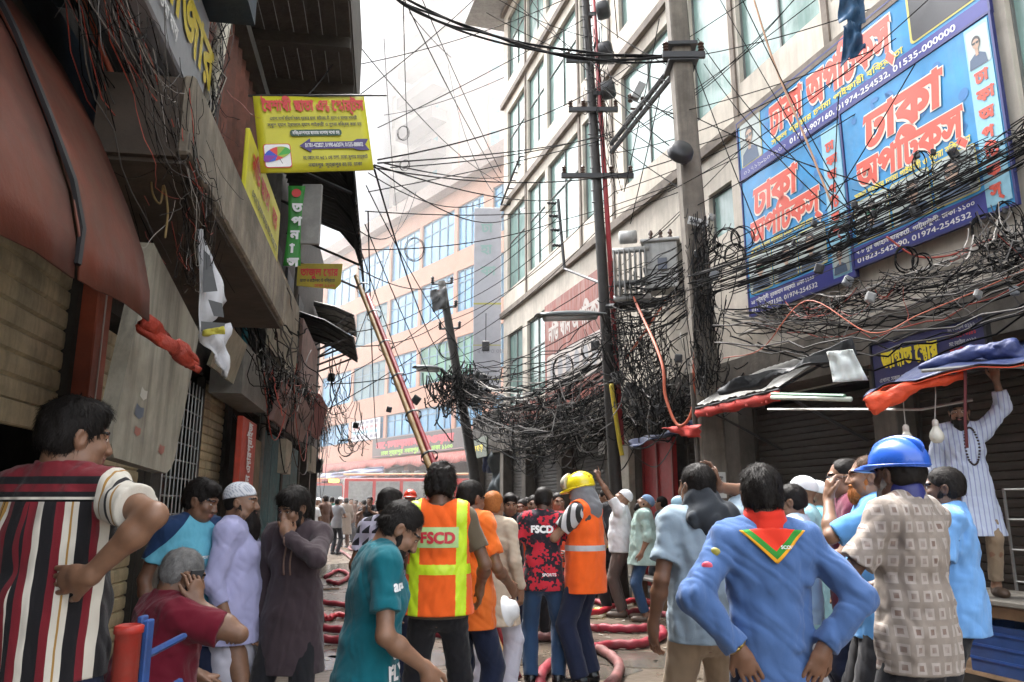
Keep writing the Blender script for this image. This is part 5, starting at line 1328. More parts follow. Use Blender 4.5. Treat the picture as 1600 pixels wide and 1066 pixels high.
l3 = street_lamp(P(1495, 268, 7.6), P(1545, 292, 7.4), 'brown street lamp head among the cables in front of the right banner', .09); MB().tube([P(1543, 290, 7.4), P(1605, 318, 7.0)], .025, 6).build('arm', STEEL, l3)
# roof rag on far pole; blue rag and coil on banner
tag(crumple([P(672, 455, 21.2), P(697, 448, 21.3), P(700, 480, 21.2), P(676, 488, 21.2)], 8, 8, .07, 3).build('grey_rag', M('rag_grey', (.10, .10, .10), .8), None, True), 'torn grey rag caught on the top of the far leaning pole', 'rag')
br = MB()
for q in ([P(1308, -30, 7.6), P(1352, -34, 7.6), P(1350, 40, 7.55), P(1312, 36, 7.55)], [P(1318, 36, 7.55), P(1346, 38, 7.5), P(1352, 78, 7.5), P(1314, 104, 7.55)]):
    x = crumple(q, 10, 10, .045, len(br.v)+2); br.add(x.v, x.f)
tag(br.build('blue_rag', M('rag_blue', (.012, .06, .13), .6, .3, 6, .3), None, True), 'knotted dark blue plastic rag hanging in front of the top banner', 'rag')
# bamboo pole with red pipe
bp = empty('bamboo_pole', P(675, 735, 8.6), 'long bamboo pole with a red pipe tied alongside, leaning against the tin awning', 'pole')
a, b = P(694, 790, 8.4), P(556, 432, 11.0); a = a+(a-b)*(a[2]/(b[2]-a[2])); a[2] = max(a[2], .02)
pts = [a+(b-a)*t_ for t_ in np.linspace(0, 1, 40)]
MB().tube(pts, [.040+.006*(k % 4 == 0)-.008*k/40 for k in range(40)], 8).build('bamboo', BAMBOO, bp, True)
MB().tube([p+(.064, -.02, -.0) for p in pts[:38:4]], .032, 8).build('red_pipe', M('pipe_red2', (.22, .012, .02), .5, .2), bp, True)
m = MB()
for t_ in np.linspace(.1, .95, 9): c = a+(b-a)*t_+(.04, 0, 0); m.lathe(c-unit(b-a)*.02, [(.10, 0), (.105, .02), (.10, .04)], b-a, 10)
m.split('tie', BLACKM, bp)

# ---- right shop canopies and tarpaulins
ca = empty('tin_canopy', RF.p(7.7, 2.7, 1.2), 'grey tin canopy with a red cloth valance left of the hanging white sheet', 'canopy')
rows = []
for k in range(29):
    s = 6.85+1.7*k/28; rows.append([RF.p(s, 3.28-.04*(k/28), .2)+UP*.012*(k % 2), RF.p(s, 3.0, .75)+UP*.012*(k % 2), RF.p(s, 2.72+.01*math.sin(k), 1.22)+UP*.012*(k % 2)])
MB().sheet(rows, .008).build('tin_sheet', TIN, ca); rows = []
for k in range(25): s = 6.85+1.7*k/24; rows.append([RF.p(s, 2.70, 1.20+.01*math.sin(k*1.3)), RF.p(s, 2.64, 1.215+.010*math.sin(k*1.1)), RF.p(s, 2.575+.012*math.sin(k*.9), 1.20+.014*math.sin(k*1.5))])
MB().sheet(rows, .006).build('valance', SHEETO if False else M('valance_red', (.42, .03, .02), .7, .25, 5, .3), ca, True)
m = MB()
for s in (6.95, 8.45): m.tube([RF.p(s, 2.72, 1.2), RF.p(s, 2.2, .04)], .018, 5); m.tube([RF.p(s, 2.70, 1.2), RF.p(s, 3.26, .1)], .018, 5)
m.tube([RF.p(6.85, 2.705, 1.2), RF.p(8.55, 2.705, 1.2)], .02, 6); m.split('bracket', BLACKM, ca)
tag(crumple([P(1036, 668, 10.6), P(1096, 664, 9.7), P(1094, 684, 9.7), P(1066, 682, 10.2)], 14, 4, .02, 21, .01).build('red_valance', M('valance_red', (.42, .03, .02)), None, True), 'small red cloth valance hung right above the red door', 'cloth')
tag(crumple([P(985, 690, 12.4), P(1100, 655, 10.4), P(1100, 662, 10.3), P(985, 700, 12.2)], 20, 4, .03, 22, .01).build('dark_tarpaulin', NAVY, None, True), 'thin dark blue tarpaulin strip strung over the red door', 'tarpaulin')
tag(crumple([P(1120, 605, 8.4), P(1340, 535, 7.0), P(1335, 555, 7.0), P(1125, 618, 8.3)], 20, 4, .05, 23, .01).build('black_tarpaulin', M('black_sheet', (.02, .022, .025), .5, .3, 5, .3), None, True), 'black plastic sheet lying behind the grey tin canopy under the cables', 'tarpaulin')
tag(crumple([P(1292, 550, 6.7), P(1332, 546, 6.6), P(1356, 594, 6.6), P(1302, 598, 6.7)], 10, 8, .02, 24).build('white_sheet', M('white_cloth', (.62, .66, .63), .7, .1, 4, .1), None, True), 'white plastic sheet hanging between the tin canopy and the navy sign', 'sheet')
# tarpaulin held up by the man on the table
tpn = empty('tarpaulin_awning', P(1480, 580, 6), 'navy tarpaulin with an orange red underside, held up on a pole by the man', 'awning')
g_ = []
fr = [(1348, 622, 6.1), (1385, 603, 6.1), (1430, 590, 6.0), (1480, 580, 5.9), (1530, 574, 5.8), (1580, 565, 5.7), (1640, 556, 5.6)]
bk = [(1395, 604, 6.9), (1425, 588, 6.9), (1460, 566, 6.9), (1500, 556, 6.85), (1545, 540, 6.8), (1590, 534, 6.75), (1650, 530, 6.7)]
for v in np.linspace(0, 1, 9):
    g_.append([P(*f)*(1-v)+P(*b)*v+UP*(.03*math.sin(i*2.1+v*6)+.05*math.sin(v*9+i*.8)*v) for i, (f, b) in enumerate(zip(fr, bk))])
def fine(g_, n=4):
    g_ = np.array(g_); a = np.linspace(0, g_.shape[1]-1, g_.shape[1]*n); out = []
    for row in g_: out.append(np.stack([np.interp(a, np.arange(len(row)), row[:, k]) for k in range(3)], 1))
    return out
MB().sheet(fine(g_)[::-1], .004).build('navy_top', NAVY, tpn, True)
gg = [[p-UP*(.025+.05*math.sin(math.pi*min(1, i/8))*0) for p in row] for i, row in enumerate(fine(g_)[:8])]
MB().sheet(gg[::-1], .006).build('orange_underside', SHEETO, tpn, True)
pouch = [P(1350, 612, 6.05), P(1440, 596, 5.95), P(1395, 622, 6.0), P(1362, 650, 6.05)]
V_, Q_ = solid([eseg(P(1362, 632, 6.1), P(1425, 606, 6.05), (.075, .035), (.04, .03), (0, 0, 1), .04), eseg(P(1425, 606, 6.05), P(1500, 588, 5.98), (.03, .03), (.02, .03), (0, 0, 1), .04)], .012, folds(3, .012, ((3, 30), (3, 70))))
po = mk('rolled_edge', V_-np.array(tpn.location), Q_, SHEETO, tpn)
V_, Q_ = solid([cone(P(1440, 572, 6.4), P(1520, 552, 6.2), .02, .03, .03), cone(P(1520, 552, 6.2), P(1575, 545, 6.0), .03, .05, .03), cone(P(1575, 545, 6.0), P(1612, 575, 5.9), .045, .025, .03)], .012, folds(5, .02, ((3, 30), (3, 70))))
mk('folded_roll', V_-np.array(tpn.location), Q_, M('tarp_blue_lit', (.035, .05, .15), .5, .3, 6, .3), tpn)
MB().tube([P(1440, 580, 5.95), P(1530, 572, 5.85), P(1640, 574, 5.7)], .016, 6).build('pole', STEEL, tpn)
MB().tube([P(1508, 578, 5.9), P(1508, 660, 5.92), P(1511, 700, 5.94)], .012, 5).build('hanging_strap', PLAIN('maroon', (.10, .012, .015), .7), tpn)
# bulbs, tube light
for k, (x, y, D, l) in enumerate(((1417, 684, 6.2, 'white globe light bulb hanging from a hooked wire, left of the pair'), (1463, 676, 6.1, 'white globe light bulb hanging straight down, nearer the man on the table'))):
    r = empty('light_bulb', P(x, y, D), l, 'bulb', 'bulbs hanging under the tarpaulin'); c = P(x, y, D)
    MB().lathe(c, [(0, -.085), (.03, -.08), (.05, -.055), (.055, -.03), (.048, 0), (.03, .03), (.022, .05), (0, .05)], UP, 16).build('globe', PLAIN('bulb_glass', (.62, .60, .52), .25), r, True)
    MB().lathe(c, [(.022, .048), (.024, .05), (.024, .09), (.012, .105), (0, .105)], UP, 10).build('socket', PLAIN('socket_white', (.55, .5, .45), .5), r, True)
    w = [c+UP*.1, c+UP*.22, P(x-6, y-70, D), P(x-14, y-84, D+.2)] if k == 0 else [c+UP*.1, P(x-1, y-60, D), P(x-3, y-90, D+.1)]
    MB().tube(w, .005, 4).build('wire', CABLEW, r)
tl = empty('tube_light', P(1250, 622, 7.4), 'pale fluorescent tube fitting hung below the grey tin canopy', 'lamp')
MB().tube([P(1206, 621, 7.5), P(1330, 624, 6.7)], .022, 8).build('tube', PLAIN('tube_white', (.5, .55, .47), .3), tl, True); MB().tube([P(1206, 616, 7.52), P(1320, 619, 6.75)], .02, 6).build('fitting', PLAIN('tube_green', (.12, .25, .16), .5), tl)
m = MB(); m.tube([P(1200, 640, 7.5), P(1440, 640, 6.4), P(1520, 625, 6.2)], .012, 5)
tag(m.build('steel_rod', STEEL), 'thin steel rod under the shop canopies carrying the bulb wires', 'rod')

# ---- table, crate and wire rack on the right
tbx = (P(1560, 930, 6.15)[0]); TZ = .80
tb_ = empty('table', (3.93, 6.15, 0), 'grey wooden market table with the man standing on it', 'table')
ex = unit(np.array((.30, -.95, 0))); ey = np.array((.95, .30, 0.))
tc = np.array((4.05, 6.12, 0)); m = MB()
for k in range(5): m.box(tc+ey*(-.32+.16*k)+UP*(TZ-.02), (1.9, .152, .04), (ex, ey, UP), 0, .006)
m.build('tabletop', M('table_wood', (.17, .155, .13), .75, .3, 6, .2, dirt=.4), tb_)
for i in (-1, 1):
    for j in (-1, 1): MB().box(tc+ex*.86*i+ey*.3*j+UP*.38, (.06, .06, .76), (ex, ey, UP), 0, .005).build('leg', STEEL, tb_)
MB().box(tc+ey*-.3+UP*.70, (1.7, .03, .08), (ex, ey, UP)).box(tc+ey*.3+UP*.70, (1.7, .03, .08), (ex, ey, UP)).box(tc+UP*.22, (1.7, .62, .03), (ex, ey, UP)).split('rail', WOODP, tb_)
bc = empty('blue_crate', tc+UP*.235, 'blue plastic crate on the shelf below the table', 'crate'); m = MB()
cc = tc+ex*.1-ey*.05+UP*.238
for j, h_ in ((-1, 0), (1, 0)): m.box(cc+ey*.24*j+UP*.18, (1.1, .025, .36), (ex, ey, UP)); m.box(cc+ex*.55*j+UP*.18, (.025, .455, .36), (ex, ey, UP))
m.box(cc+UP*.012, (1.07, .455, .022), (ex, ey, UP)); m.build('shell', M('crate_blue', (.010, .045, .16), .5, .25, 5, .1, dirt=.3), bc)
m = MB()
for z in (.1, .2, .3):
    m.box(cc-ey*.255+UP*z, (1.1, .012, .02), (ex, ey, UP))
m.build('rib', M('crate_blue2', (.010, .05, .2), .5), bc)
rk = empty('wire_rack', RF.p(5.6, .82, .4), 'grey wire display rack with shelves behind the table', 'rack'); m = MB()
ro = tc+ey*.62
for i in (-1, 1):
    for j in (0, 1): m.tube([ro+ex*.75*i+ey*.3*j+UP*.0, ro+ex*.75*i+ey*.3*j+UP*1.65], .014, 5)
m.split('post', STEEL, rk)
for z in (.85, 1.12, 1.38, 1.64):
    m = MB()
    for j in (0, 1): m.tube([ro-ex*.75+ey*.3*j+UP*z, ro+ex*.75+ey*.3*j+UP*z], .010, 5)
    for k in range(16): m.tube([ro+ex*(-.75+.1*k)+UP*z, ro+ex*(-.75+.1*k)+ey*.3+UP*z], .004, 4)
    m.build('shelf', STEEL, rk)
for k, (u, l) in enumerate(((.3, 'crumpled clear plastic bag on the wire rack behind the table'), (-.3, 'grey paper parcel on the middle shelf of the wire rack'))):
    V_, Q_ = solid([ell((0, 0, .08), (.16, .12, .085), None, .02), ell((.1, .02, .07), (.10, .09, .07), None, .03), half((0, 0, .0), (0, 0, 1))], .014, folds(k+3, .02, ((3, 40), (3, 90))))
    b_ = mk('plastic_bag' if k == 0 else 'parcel', V_, Q_, M('bag_pale', (.36, .36, .38), .35) if k == 0 else M('parcel_grey', (.15, .14, .13)), None); b_.location = tuple(ro+ex*u+ey*.15+UP*(1.12+.012)); tag(b_, l, 'bag' if k == 0 else 'parcel')
# orange plastic sheet and debris on the ground at right
tag(crumple([G(1270, 1040, .03), G(1318, 1030, .03), G(1322, 1075, .04), G(1262, 1085, .04)], 16, 12, .025, 31, .006).build('orange_sheet', SHEETO, None, True), 'orange plastic sheet crumpled on the ground behind the blue scout shirt', 'sheet')
# rubbish bags and dark stuff at the shop fronts
def heap(name, loc, seed, mat, label, cat, sc=1.):
    r = np.random.default_rng(seed); pl = [ell((r.uniform(-.15, .15), r.uniform(-.1, .1), .12+r.uniform(0, .12)), r.uniform(.12, .2, 3), None, .03) for _ in range(4)]+[half((0, 0, 0), (0, 0, 1))]
    V_, Q_ = solid(pl, .018, folds(seed, .03, ((3, 25), (3, 60)))); b_ = mk(name, V_*sc, Q_, mat, None); b_.location = loc; tag(b_, label, cat)
heap('rubbish_sack', RF.p(11.0, .16, .2), 5, M('black_sheet', (.02, .022, .025)), 'black rubbish sack at the foot of the red door', 'sack', 1.1)
heap('rubbish_sack', RF.p(10.4, .16, .3), 6, M('sack_dark', (.05, .045, .04)), 'dark brown sack right of the red door', 'sack', 1.2)
heap('rubbish_sack', RF.p(22.6, .16, .3), 8, M('black_sheet', (.02, .022, .025)), 'black bundle in front of the farthest right shop', 'sack', 1.6)
for k, (s, l) in enumerate(((10.9, 'low wooden bench with a grey board right of the red door'),)):
    r = empty('bench', RF.p(s, .0, .7), l, 'bench'); MB().fbox(RF, s-.5, s+.5, .40, .44, .55, .85, bev=.005).build('seat', TIN, r)
    for i in (-.42, .42):
        MB().fbox(RF, s+i-.03, s+i+.03, .0, .40, .58, .82).build('leg', WOODP, r)
tag(crumple([P(770, 700, 23), P(822, 690, 22.4), P(826, 775, 22.4), P(762, 780, 22.8)], 14, 14, .12, 41, .01).build('hanging_tarpaulin', M('tarp_grey', (.07, .09, .10), .5, .4, 2, .2), None, True), 'grey and blue tarpaulin hung over the farthest right shop', 'tarpaulin')
tag(crumple([P(755, 700, 23.4), P(772, 698, 23.2), P(770, 740, 23.2), P(756, 738, 23.4)], 8, 8, .08, 42, .01).build('blue_bundle', NAVY, None, True), 'dark blue bundle hanging at the street corner', 'bundle')
for k, (px, py, w_, h_, mt, l) in enumerate(((972, 775, .28, .4, 'poster_blue', 'pale blue paper notice on the shop pier left of the red door'), (1122, 758, .2, .32, 'poster_pale', 'white paper notice pasted low on the concrete pole'), (940, 700, .3, .25, 'poster_pale', 'small pale sticker above the dark shutter left of the pole'))):
    if k == 1: q = P(px, py, 9.78); X_ = np.array((1., 0, 0)); 
    else:
        s, z = RF.hit(px, py, .05); q = RF.p(s, z, .05); X_ = RF.x
    n_ = np.cross(X_, UP); r = empty('paper_notice', q, l, 'notice'); MB().box(q, (w_, .004, h_), (X_, n_, UP)).build('sheet', PLAIN(mt, (.2, .27, .36) if 'blue' in mt else (.5, .5, .47)), r)
    mm = Board(q-X_*w_/2-UP*h_/2, X_, UP, .006); mm.text('k', 'জরুরী', w_*.15, h_*.7, width=w_*.7, size=h_*.15); mm.text('k', 'বিজ্ঞপ্তি', w_*.15, h_*.45, width=w_*.7, size=h_*.13); mm.rect('k', w_*.15, h_*.2, w_*.85, h_*.3); mm.build(r, {'k': ('print', INKK)})

# ---- cart frame at lower left
ct = empty('handcart', (-1.18, 2.55, 0), 'red and blue painted steel handcart frame behind the striped shirt', 'cart')
c = P(200, 1000, 2.75); m = MB(); m.lathe((c[0], c[1], 0), [(0, 0), (.042, 0), (.042, c[2]+.02), (.047, c[2]+.022), (.047, c[2]+.045), (.036, c[2]+.05), (.034, c[2]+.02), (0, c[2]+.02)], UP, 16); m.split('post', M('cart_red', (.42, .03, .02), .45, .25, 9, .1, dirt=.45, dirtcol=(.25, .2, .16)), ct, True)
m = MB()
for k, (x, y, yb) in enumerate(((224, 962, 2.95), (233, 968, 2.85))):
    q = P(x, y, yb); m.box((q[0], q[1], q[2]/2), (.02, .05, q[2]), None, 0, .004)
q1, q2 = P(224, 975, 2.95), P(222, 1040, 2.6); m.tube([q1-(.0, 0, .12), q1+(-.05, .5, -.12)], .014, 6); m.tube([q1-(0, 0, .3), q1+(-.05, .5, -.3)], .014, 6); m.split('side_frame', BLUEP, ct)
MB().box((c[0]-.45, c[1]+.1, .55), (.9, .7, .04), None, 0, .006).build('deck', WOODP, ct)
for sx in (-.1,):
    w = MB(); w.lathe((c[0]-.3, c[1]+.55, .34), [(.28, -.02), (.34, -.015), (.34, .015), (.28, .02)], (0, 1, 0), 20); w.build('wheel', BLACKM, ct)

# ---- fire hoses on the wet ground
HOSE = M('hose_pink_red', (.24, .012, .028), .55, .3, 9, .25, 40, dirt=.5, dirtcol=(.12, .05, .04)); HOSE2 = M('hose_dark', (.17, .062, .058), .6, .3, 9, .1, dirt=.5)
def smooth(pts, n=8):
    p = [np.asarray(q, float) for q in pts]; p = [2*p[0]-p[1]]+p+[2*p[-1]-p[-2]]; out = []
    for i in range(1, len(p)-2):
        for k in range(n):
            t_ = k/n; out.append(.5*((2*p[i])+(-p[i-1]+p[i+1])*t_+(2*p[i-1]-5*p[i]+4*p[i+1]-p[i+2])*t_*t_+(-p[i-1]+3*p[i]-3*p[i+1]+p[i+2])*t_**3))
    return out+[p[-2]]
def hose(pts, mat, label, r=.055, z=0, n=8):
    r *= .82; q = smooth([np.array((*G(x, y)[:2], r+z)) for x, y in pts], n); q = [p+(0, 0, .012*math.sin(i*.9)**2) for i, p in enumerate(q)]
    tag(MB().tube(q, [r*(1+.08*math.sin(i*1.7)) for i in range(len(q))], 10).build('fire_hose', mat, None, True), label, 'hose', 'fire hoses lying on the wet street')
hose([(935, 988), (985, 990), (1026, 988), (1036, 1000), (1000, 1014), (950, 1016), (900, 1030), (862, 1045), (845, 1068), (850, 1100)], HOSE, 'pink fire hose bending back on itself beside the black boots', .058)
hose([(800, 1010), (840, 1003), (880, 1006), (930, 1020), (962, 1040), (966, 1062), (940, 1090), (880, 1120)], HOSE2, 'dull brown fire hose curving under the boots of the helmeted man', .058, .0)
hose([(440, 985), (500, 988), (560, 993), (640, 992), (720, 985), (800, 978), (868, 985), (935, 988)], HOSE, 'long pink fire hose crossing the street, nearest of the parallel pair', .055)
hose([(430, 1004), (500, 1006), (560, 1008), (640, 1000), (700, 998), (800, 1006)], HOSE, 'long pink fire hose running close to the dark kurta hem', .055)
hose([(480, 942), (520, 948), (580, 955), (650, 965), (720, 960), (790, 968), (850, 975)], HOSE, 'red fire hose behind the teal shirt', .05)
hose([(500, 962), (512, 972), (530, 966), (600, 975), (660, 970)], M('hose_red', (.36, .02, .03), .5, .2), 'dark red fire hose coil end beside the dark kurta', .045)
hose([(880, 955), (930, 945), (975, 962), (1010, 958), (1060, 972), (1110, 985)], HOSE, 'red fire hose at the feet of the two men looking up', .05)
hose([(900, 968), (940, 964), (975, 950), (1000, 946), (1040, 955)], M('hose_red', (.36, .02, .03)), 'dark red fire hose crossing behind the sandals', .05, .03)
hose([(512, 852), (530, 862), (545, 872), (556, 884), (550, 892)], HOSE2, 'thin brown hose on the far bright part of the street', .05)
hose([(508, 905), (528, 895), (545, 902), (530, 915), (512, 912)], HOSE, 'pale pink hose loop on the far street', .05)
hose([(560, 850), (545, 858), (560, 862), (590, 850)], HOSE2, 'dark hose end near the far crowd', .05)
for k, (x, y, x2, y2) in enumerate(((530, 855, 560, 862), (505, 921, 530, 920), (838, 1000, 905, 985), (880, 1016, 912, 1022))):
    a, b = G(x, y, .02), G(x2, y2, .03); tag(MB().tube([a, b], .018, 5).build('wooden_stick', WOODP), ('broken stick near the far crowd', 'short stick beside the pale hose loop', 'thin pale stick lying between the hoses', 'short pale stick by the black boots')[k], 'stick')
lit = MB(); r_ = np.random.default_rng(5)
for k in range(520):
    Y = r_.uniform(5, 34); X = r_.uniform(-.30*Y-.2, .06*Y+1.8); a = r_.uniform(0, 6.28); s_ = r_.uniform(.012, .05)*(1+Y*.02); d_ = np.array((math.cos(a), math.sin(a), 0)); e_ = np.array((-d_[1], d_[0], 0)); c = np.array((X, Y, .006))
    lit.add([c-d_*s_-e_*s_*.4, c+d_*s_-e_*s_*.5+UP*.01, c+d_*s_*.8+e_*s_*.5+UP*.015, c-d_*s_*.9+e_*s_*.4], [(0, 1, 2, 3)], k % 3)
tag(lit.build('litter', [PLAIN('litter_pale', (.42, .40, .35)), PLAIN('litter_grey', (.2, .19, .17)), WOODP]), 'small scraps of paper, leaves and splinters on the wet street', 'litter', None, 'stuff')
# puddles
WATER = M('puddle_water', (.085, .075, .062), .16, .3, 2, .12, 6, spec=.5)
for k, (x, y, w_, h_) in enumerate(((640, 1030, .7, .45), (580, 960, .6, .9), (905, 1048, .5, .35), (520, 1030, .45, .6), (800, 985, .6, .5), (990, 1030, .6, .4), (530, 890, 1.2, 2.2))):
    c = G(x, y); n = 28; pts = [(c[0]+w_*math.cos(a)*(1+.22*math.sin(3*a+k)+.12*math.sin(5*a)), c[1]+h_*math.sin(a)*(1+.2*math.sin(2*a+k*2)), .004) for a in np.linspace(0, 2*math.pi, n, endpoint=False)]
    o = MB().add(pts, [tuple(range(n))]).build('puddle', WATER); o['kind'] = 'structure'

# ---- fire engines at the far end
RED = M('engine_red', (.36, .022, .02), .35, .1, 3, .03, coat=.4); WHT = PLAIN('engine_white', (.6, .6, .58), .4); GLS = PLAIN('engine_glass', (.05, .07, .08), .1); AMB = PLAIN('amber_beacon', (.9, .28, .04), .4, emit=1.2)
def engine(c, ang, label, L=7.2, front=False):
    r = empty('fire_engine', c, label, 'fire engine', 'fire engines at the foot of the pink building'); c = np.array(c, float); X_ = np.array((math.cos(ang), math.sin(ang), 0)); Y_ = np.array((-X_[1], X_[0], 0)); A3 = (X_, Y_, UP)
    def bx(mb, x0, x1, y0, y1, z0, z1, bev=.03): return mb.box(c+X_*(x0+x1)/2+Y_*(y0+y1)/2+UP*(z0+z1)/2, (x1-x0, y1-y0, z1-z0), A3, 0, bev)
    bx(MB(), -L/2, L/2-2.2, -1.2, 1.2, .55, 2.75).build('body', RED, r)
    m = MB(); pr = [(L/2-2.15, .45), (L/2, .45), (L/2, 1.5), (L/2-.25, 2.7), (L/2-2.15, 2.75)]
    m.prism([c+X_*x-Y_*1.2+UP*z for x, z in pr], -Y_, 2.4); m.build('cab', RED, r)
    m = MB(); pw = [(L/2-.02, 1.5), (L/2-.24, 2.55)]
    m.prism([c+X_*(L/2+.012-.0)-Y_*1.05+UP*1.52, c+X_*(L/2+.012)+Y_*1.05+UP*1.52, c+X_*(L/2-.215)+Y_*1.0+UP*2.58, c+X_*(L/2-.215)-Y_*1.0+UP*2.58], X_, .02); m.build('windscreen', GLS, r)
    for sx in (-1, 1):
        m = MB()
        for x0, x1 in ((L/2-1.1, L/2-.35), (L/2-2.0, L/2-1.2)): bx(m, x0, x1, sx*1.205-.01, sx*1.205+.01, 1.55, 2.45, .004)
        m.split('side_window', GLS, r); m = MB(); bx(m, -L/2, L/2, sx*1.207-.008, sx*1.207+.008, 1.22, 1.42, .003); m.build('white_stripe', WHT, r)
        m = MB()
        for x0 in np.arange(-L/2+.2, L/2-2.6, 1.25): bx(m, x0, x0+1.1, sx*1.21-.01, sx*1.21+.012, 1.5, 2.6, .005)
        m.split('roller_locker', STEEL, r)
        for x in (L/2-1.1, -L/2+1.4):
            MB().lathe(c+X_*x+Y_*sx*1.05+UP*.5, [(0, -.15), (.28, -.15), (.48, -.14), (.5, -.1), (.5, .1), (.48, .14), (.28, .15), (0, .15)], Y_, 18).build('wheel', BLACKM, r)
        m = MB(); m.tube([c+X_*(-L/2-.2)+Y_*sx*.35+UP*2.95, c+X_*(L/2-.4)+Y_*sx*.35+UP*3.0], .045, 5)
        m.build('ladder_rail', M('ladder_tan', (.45, .35, .2), .5), r)
        m = MB(); bx(m, L/2-.02, L/2+.03, sx*.95-.14, sx*.95+.14, .85, 1.1, .01); m.build('headlight', PLAIN('lamp_lens', (.4, .42, .42)), r)
    m = MB()
    for k in range(16): x = -L/2+k*.42; m.tube([c+X_*x-Y_*.35+UP*2.97, c+X_*x+Y_*.35+UP*2.97], .03, 4)
    m.split('ladder_rung', M('ladder_tan', (.45, .35, .2)), r)
    for sx in (-.6, .6): m = MB(); bx(m, L/2-.9, L/2-.6, sx-.28, sx+.28, 2.76, 2.95, .03); m.build('beacon', AMB, r)
    m = MB(); bx(m, -L/2-.03, -L/2+.0, -1.18, 1.18, .6, 2.7, .005); m.build('rear_shutter', WHT, r)
    m = MB(); bx(m, L/2, L/2+.15, -1.2, 1.2, .45, .72, .03); m.build('bumper', WHT, r)
    m = MB()
    for k in range(5): V_ = c+X_*(-1.5+k*.6)+Y_*.5+UP*2.85; m.lathe(V_, [(0, 0), (.25, .02), (.28, .15), (.2, .3), (0, .33)], UP, 8)
    m.split('roof_kit', M('kit_dark', (.06, .06, .065), .7), r); return r
engine((P(660, 790, 37)[0], 37.5, 0), rad(3), 'red fire engine with a roof ladder behind the head of the teal shirt man')
engine((P(490, 790, 45)[0], 46, 0), rad(-72), 'red fire engine seen from the front, half hidden by the left wall', 7)
tag(crumple([P(500, 742, 44), P(600, 728, 42), P(598, 742, 42), P(505, 752, 44)], 24, 6, .12, 51, .02).build('blue_white_tarpaulin', M('tarp_bluewhite', (.32, .36, .50), .5, .5, 1.2, .2), None, True), 'sagging blue and white tarpaulin under the far red awning', 'tarpaulin')
tag(crumple([P(532, 752, 42), P(548, 740, 42), P(546, 752, 42), P(538, 760, 42)], 6, 6, .1, 52, .02).build('pale_cloth', M('cloth_pale', (.4, .38, .37)), None, True), 'pale cloth scrap hanging beside the far fire engine', 'cloth')
for k, (x, y, D, w_) in enumerate(((496, 728, 20, .26), (626, 514, 20, .2), (518, 590, 19, .16))):
    r = empty('hanging_box', P(x, y, D), ('small black loudspeaker box hanging at the end of the left wall', 'small black box hanging on a wire in front of the tall white sign', 'small black box on the wires in front of the pink building')[k], 'box')
    q = P(x if k != 1 else 759, y if k != 1 else 541, D); MB().box(q, (w_, w_*.6, w_*1.35), None, 0, .02).build('case', BLACKM, r); MB().tube([q+UP*.15, q+UP*.9], .012, 4).build('hook', BLACKM, r)

# ================================================================ CABLES
n_w = [0]
def wire(a, b, sag, r, mat, label, group, n=14, wob=0.):
    a = np.asarray(a, float); b = np.asarray(b, float); ph = n_w[0]*1.3; n_w[0] += 1
    pts = []
    for k in range(n+1):
        t_ = k/n; p = a*(1-t_)+b*t_-UP*sag*4*t_*(1-t_)
        if wob: p = p+np.array((math.sin(k*1.9+ph), math.cos(k*1.3+ph), math.sin(k*2.3+ph*2)))*wob*math.sin(math.pi*t_)
        pts.append(p)
    o = MB().tube(pts, r, 4, caps=False).build('cable', mat, None, True); tag(o, label, 'cable', group); return o
# one thick bundle over the street
pts = [P(600, -25, 9.5), P(632, 2, 9.6), P(700, 32, 9.7), P(758, 50, 9.8), P(830, 72, 9.9), P(900, 84, 9.9), P(980, 88, 9.9), P(1062, 86, 9.95)]
for k in range(4):
    tag(MB().tube(smooth([p+np.array((0, .03*k, .035*math.sin(i*1.7+k*2)+(.05*(k-1.5)))) for i, p in enumerate(pts)], 6), .016+.004*(k % 2), 5).build('cable', CABLE, None, True), 'thick black cable of the bundle crossing the sky to the concrete pole', 'cable', 'thick bundled cables over the street')
L1 = 'thin dark cable sagging across the white sky above the street'; G1 = 'thin cables across the sky'
r_ = np.random.default_rng(11)
hubs_l = [P(560, 60, 9), P(566, 150, 10), P(590, 250, 6.2), P(578, 300, 11), P(572, 420, 13), P(545, 480, 15), P(520, 560, 17), P(505, 620, 18)]
hub_c = P(783, 283, 21); 
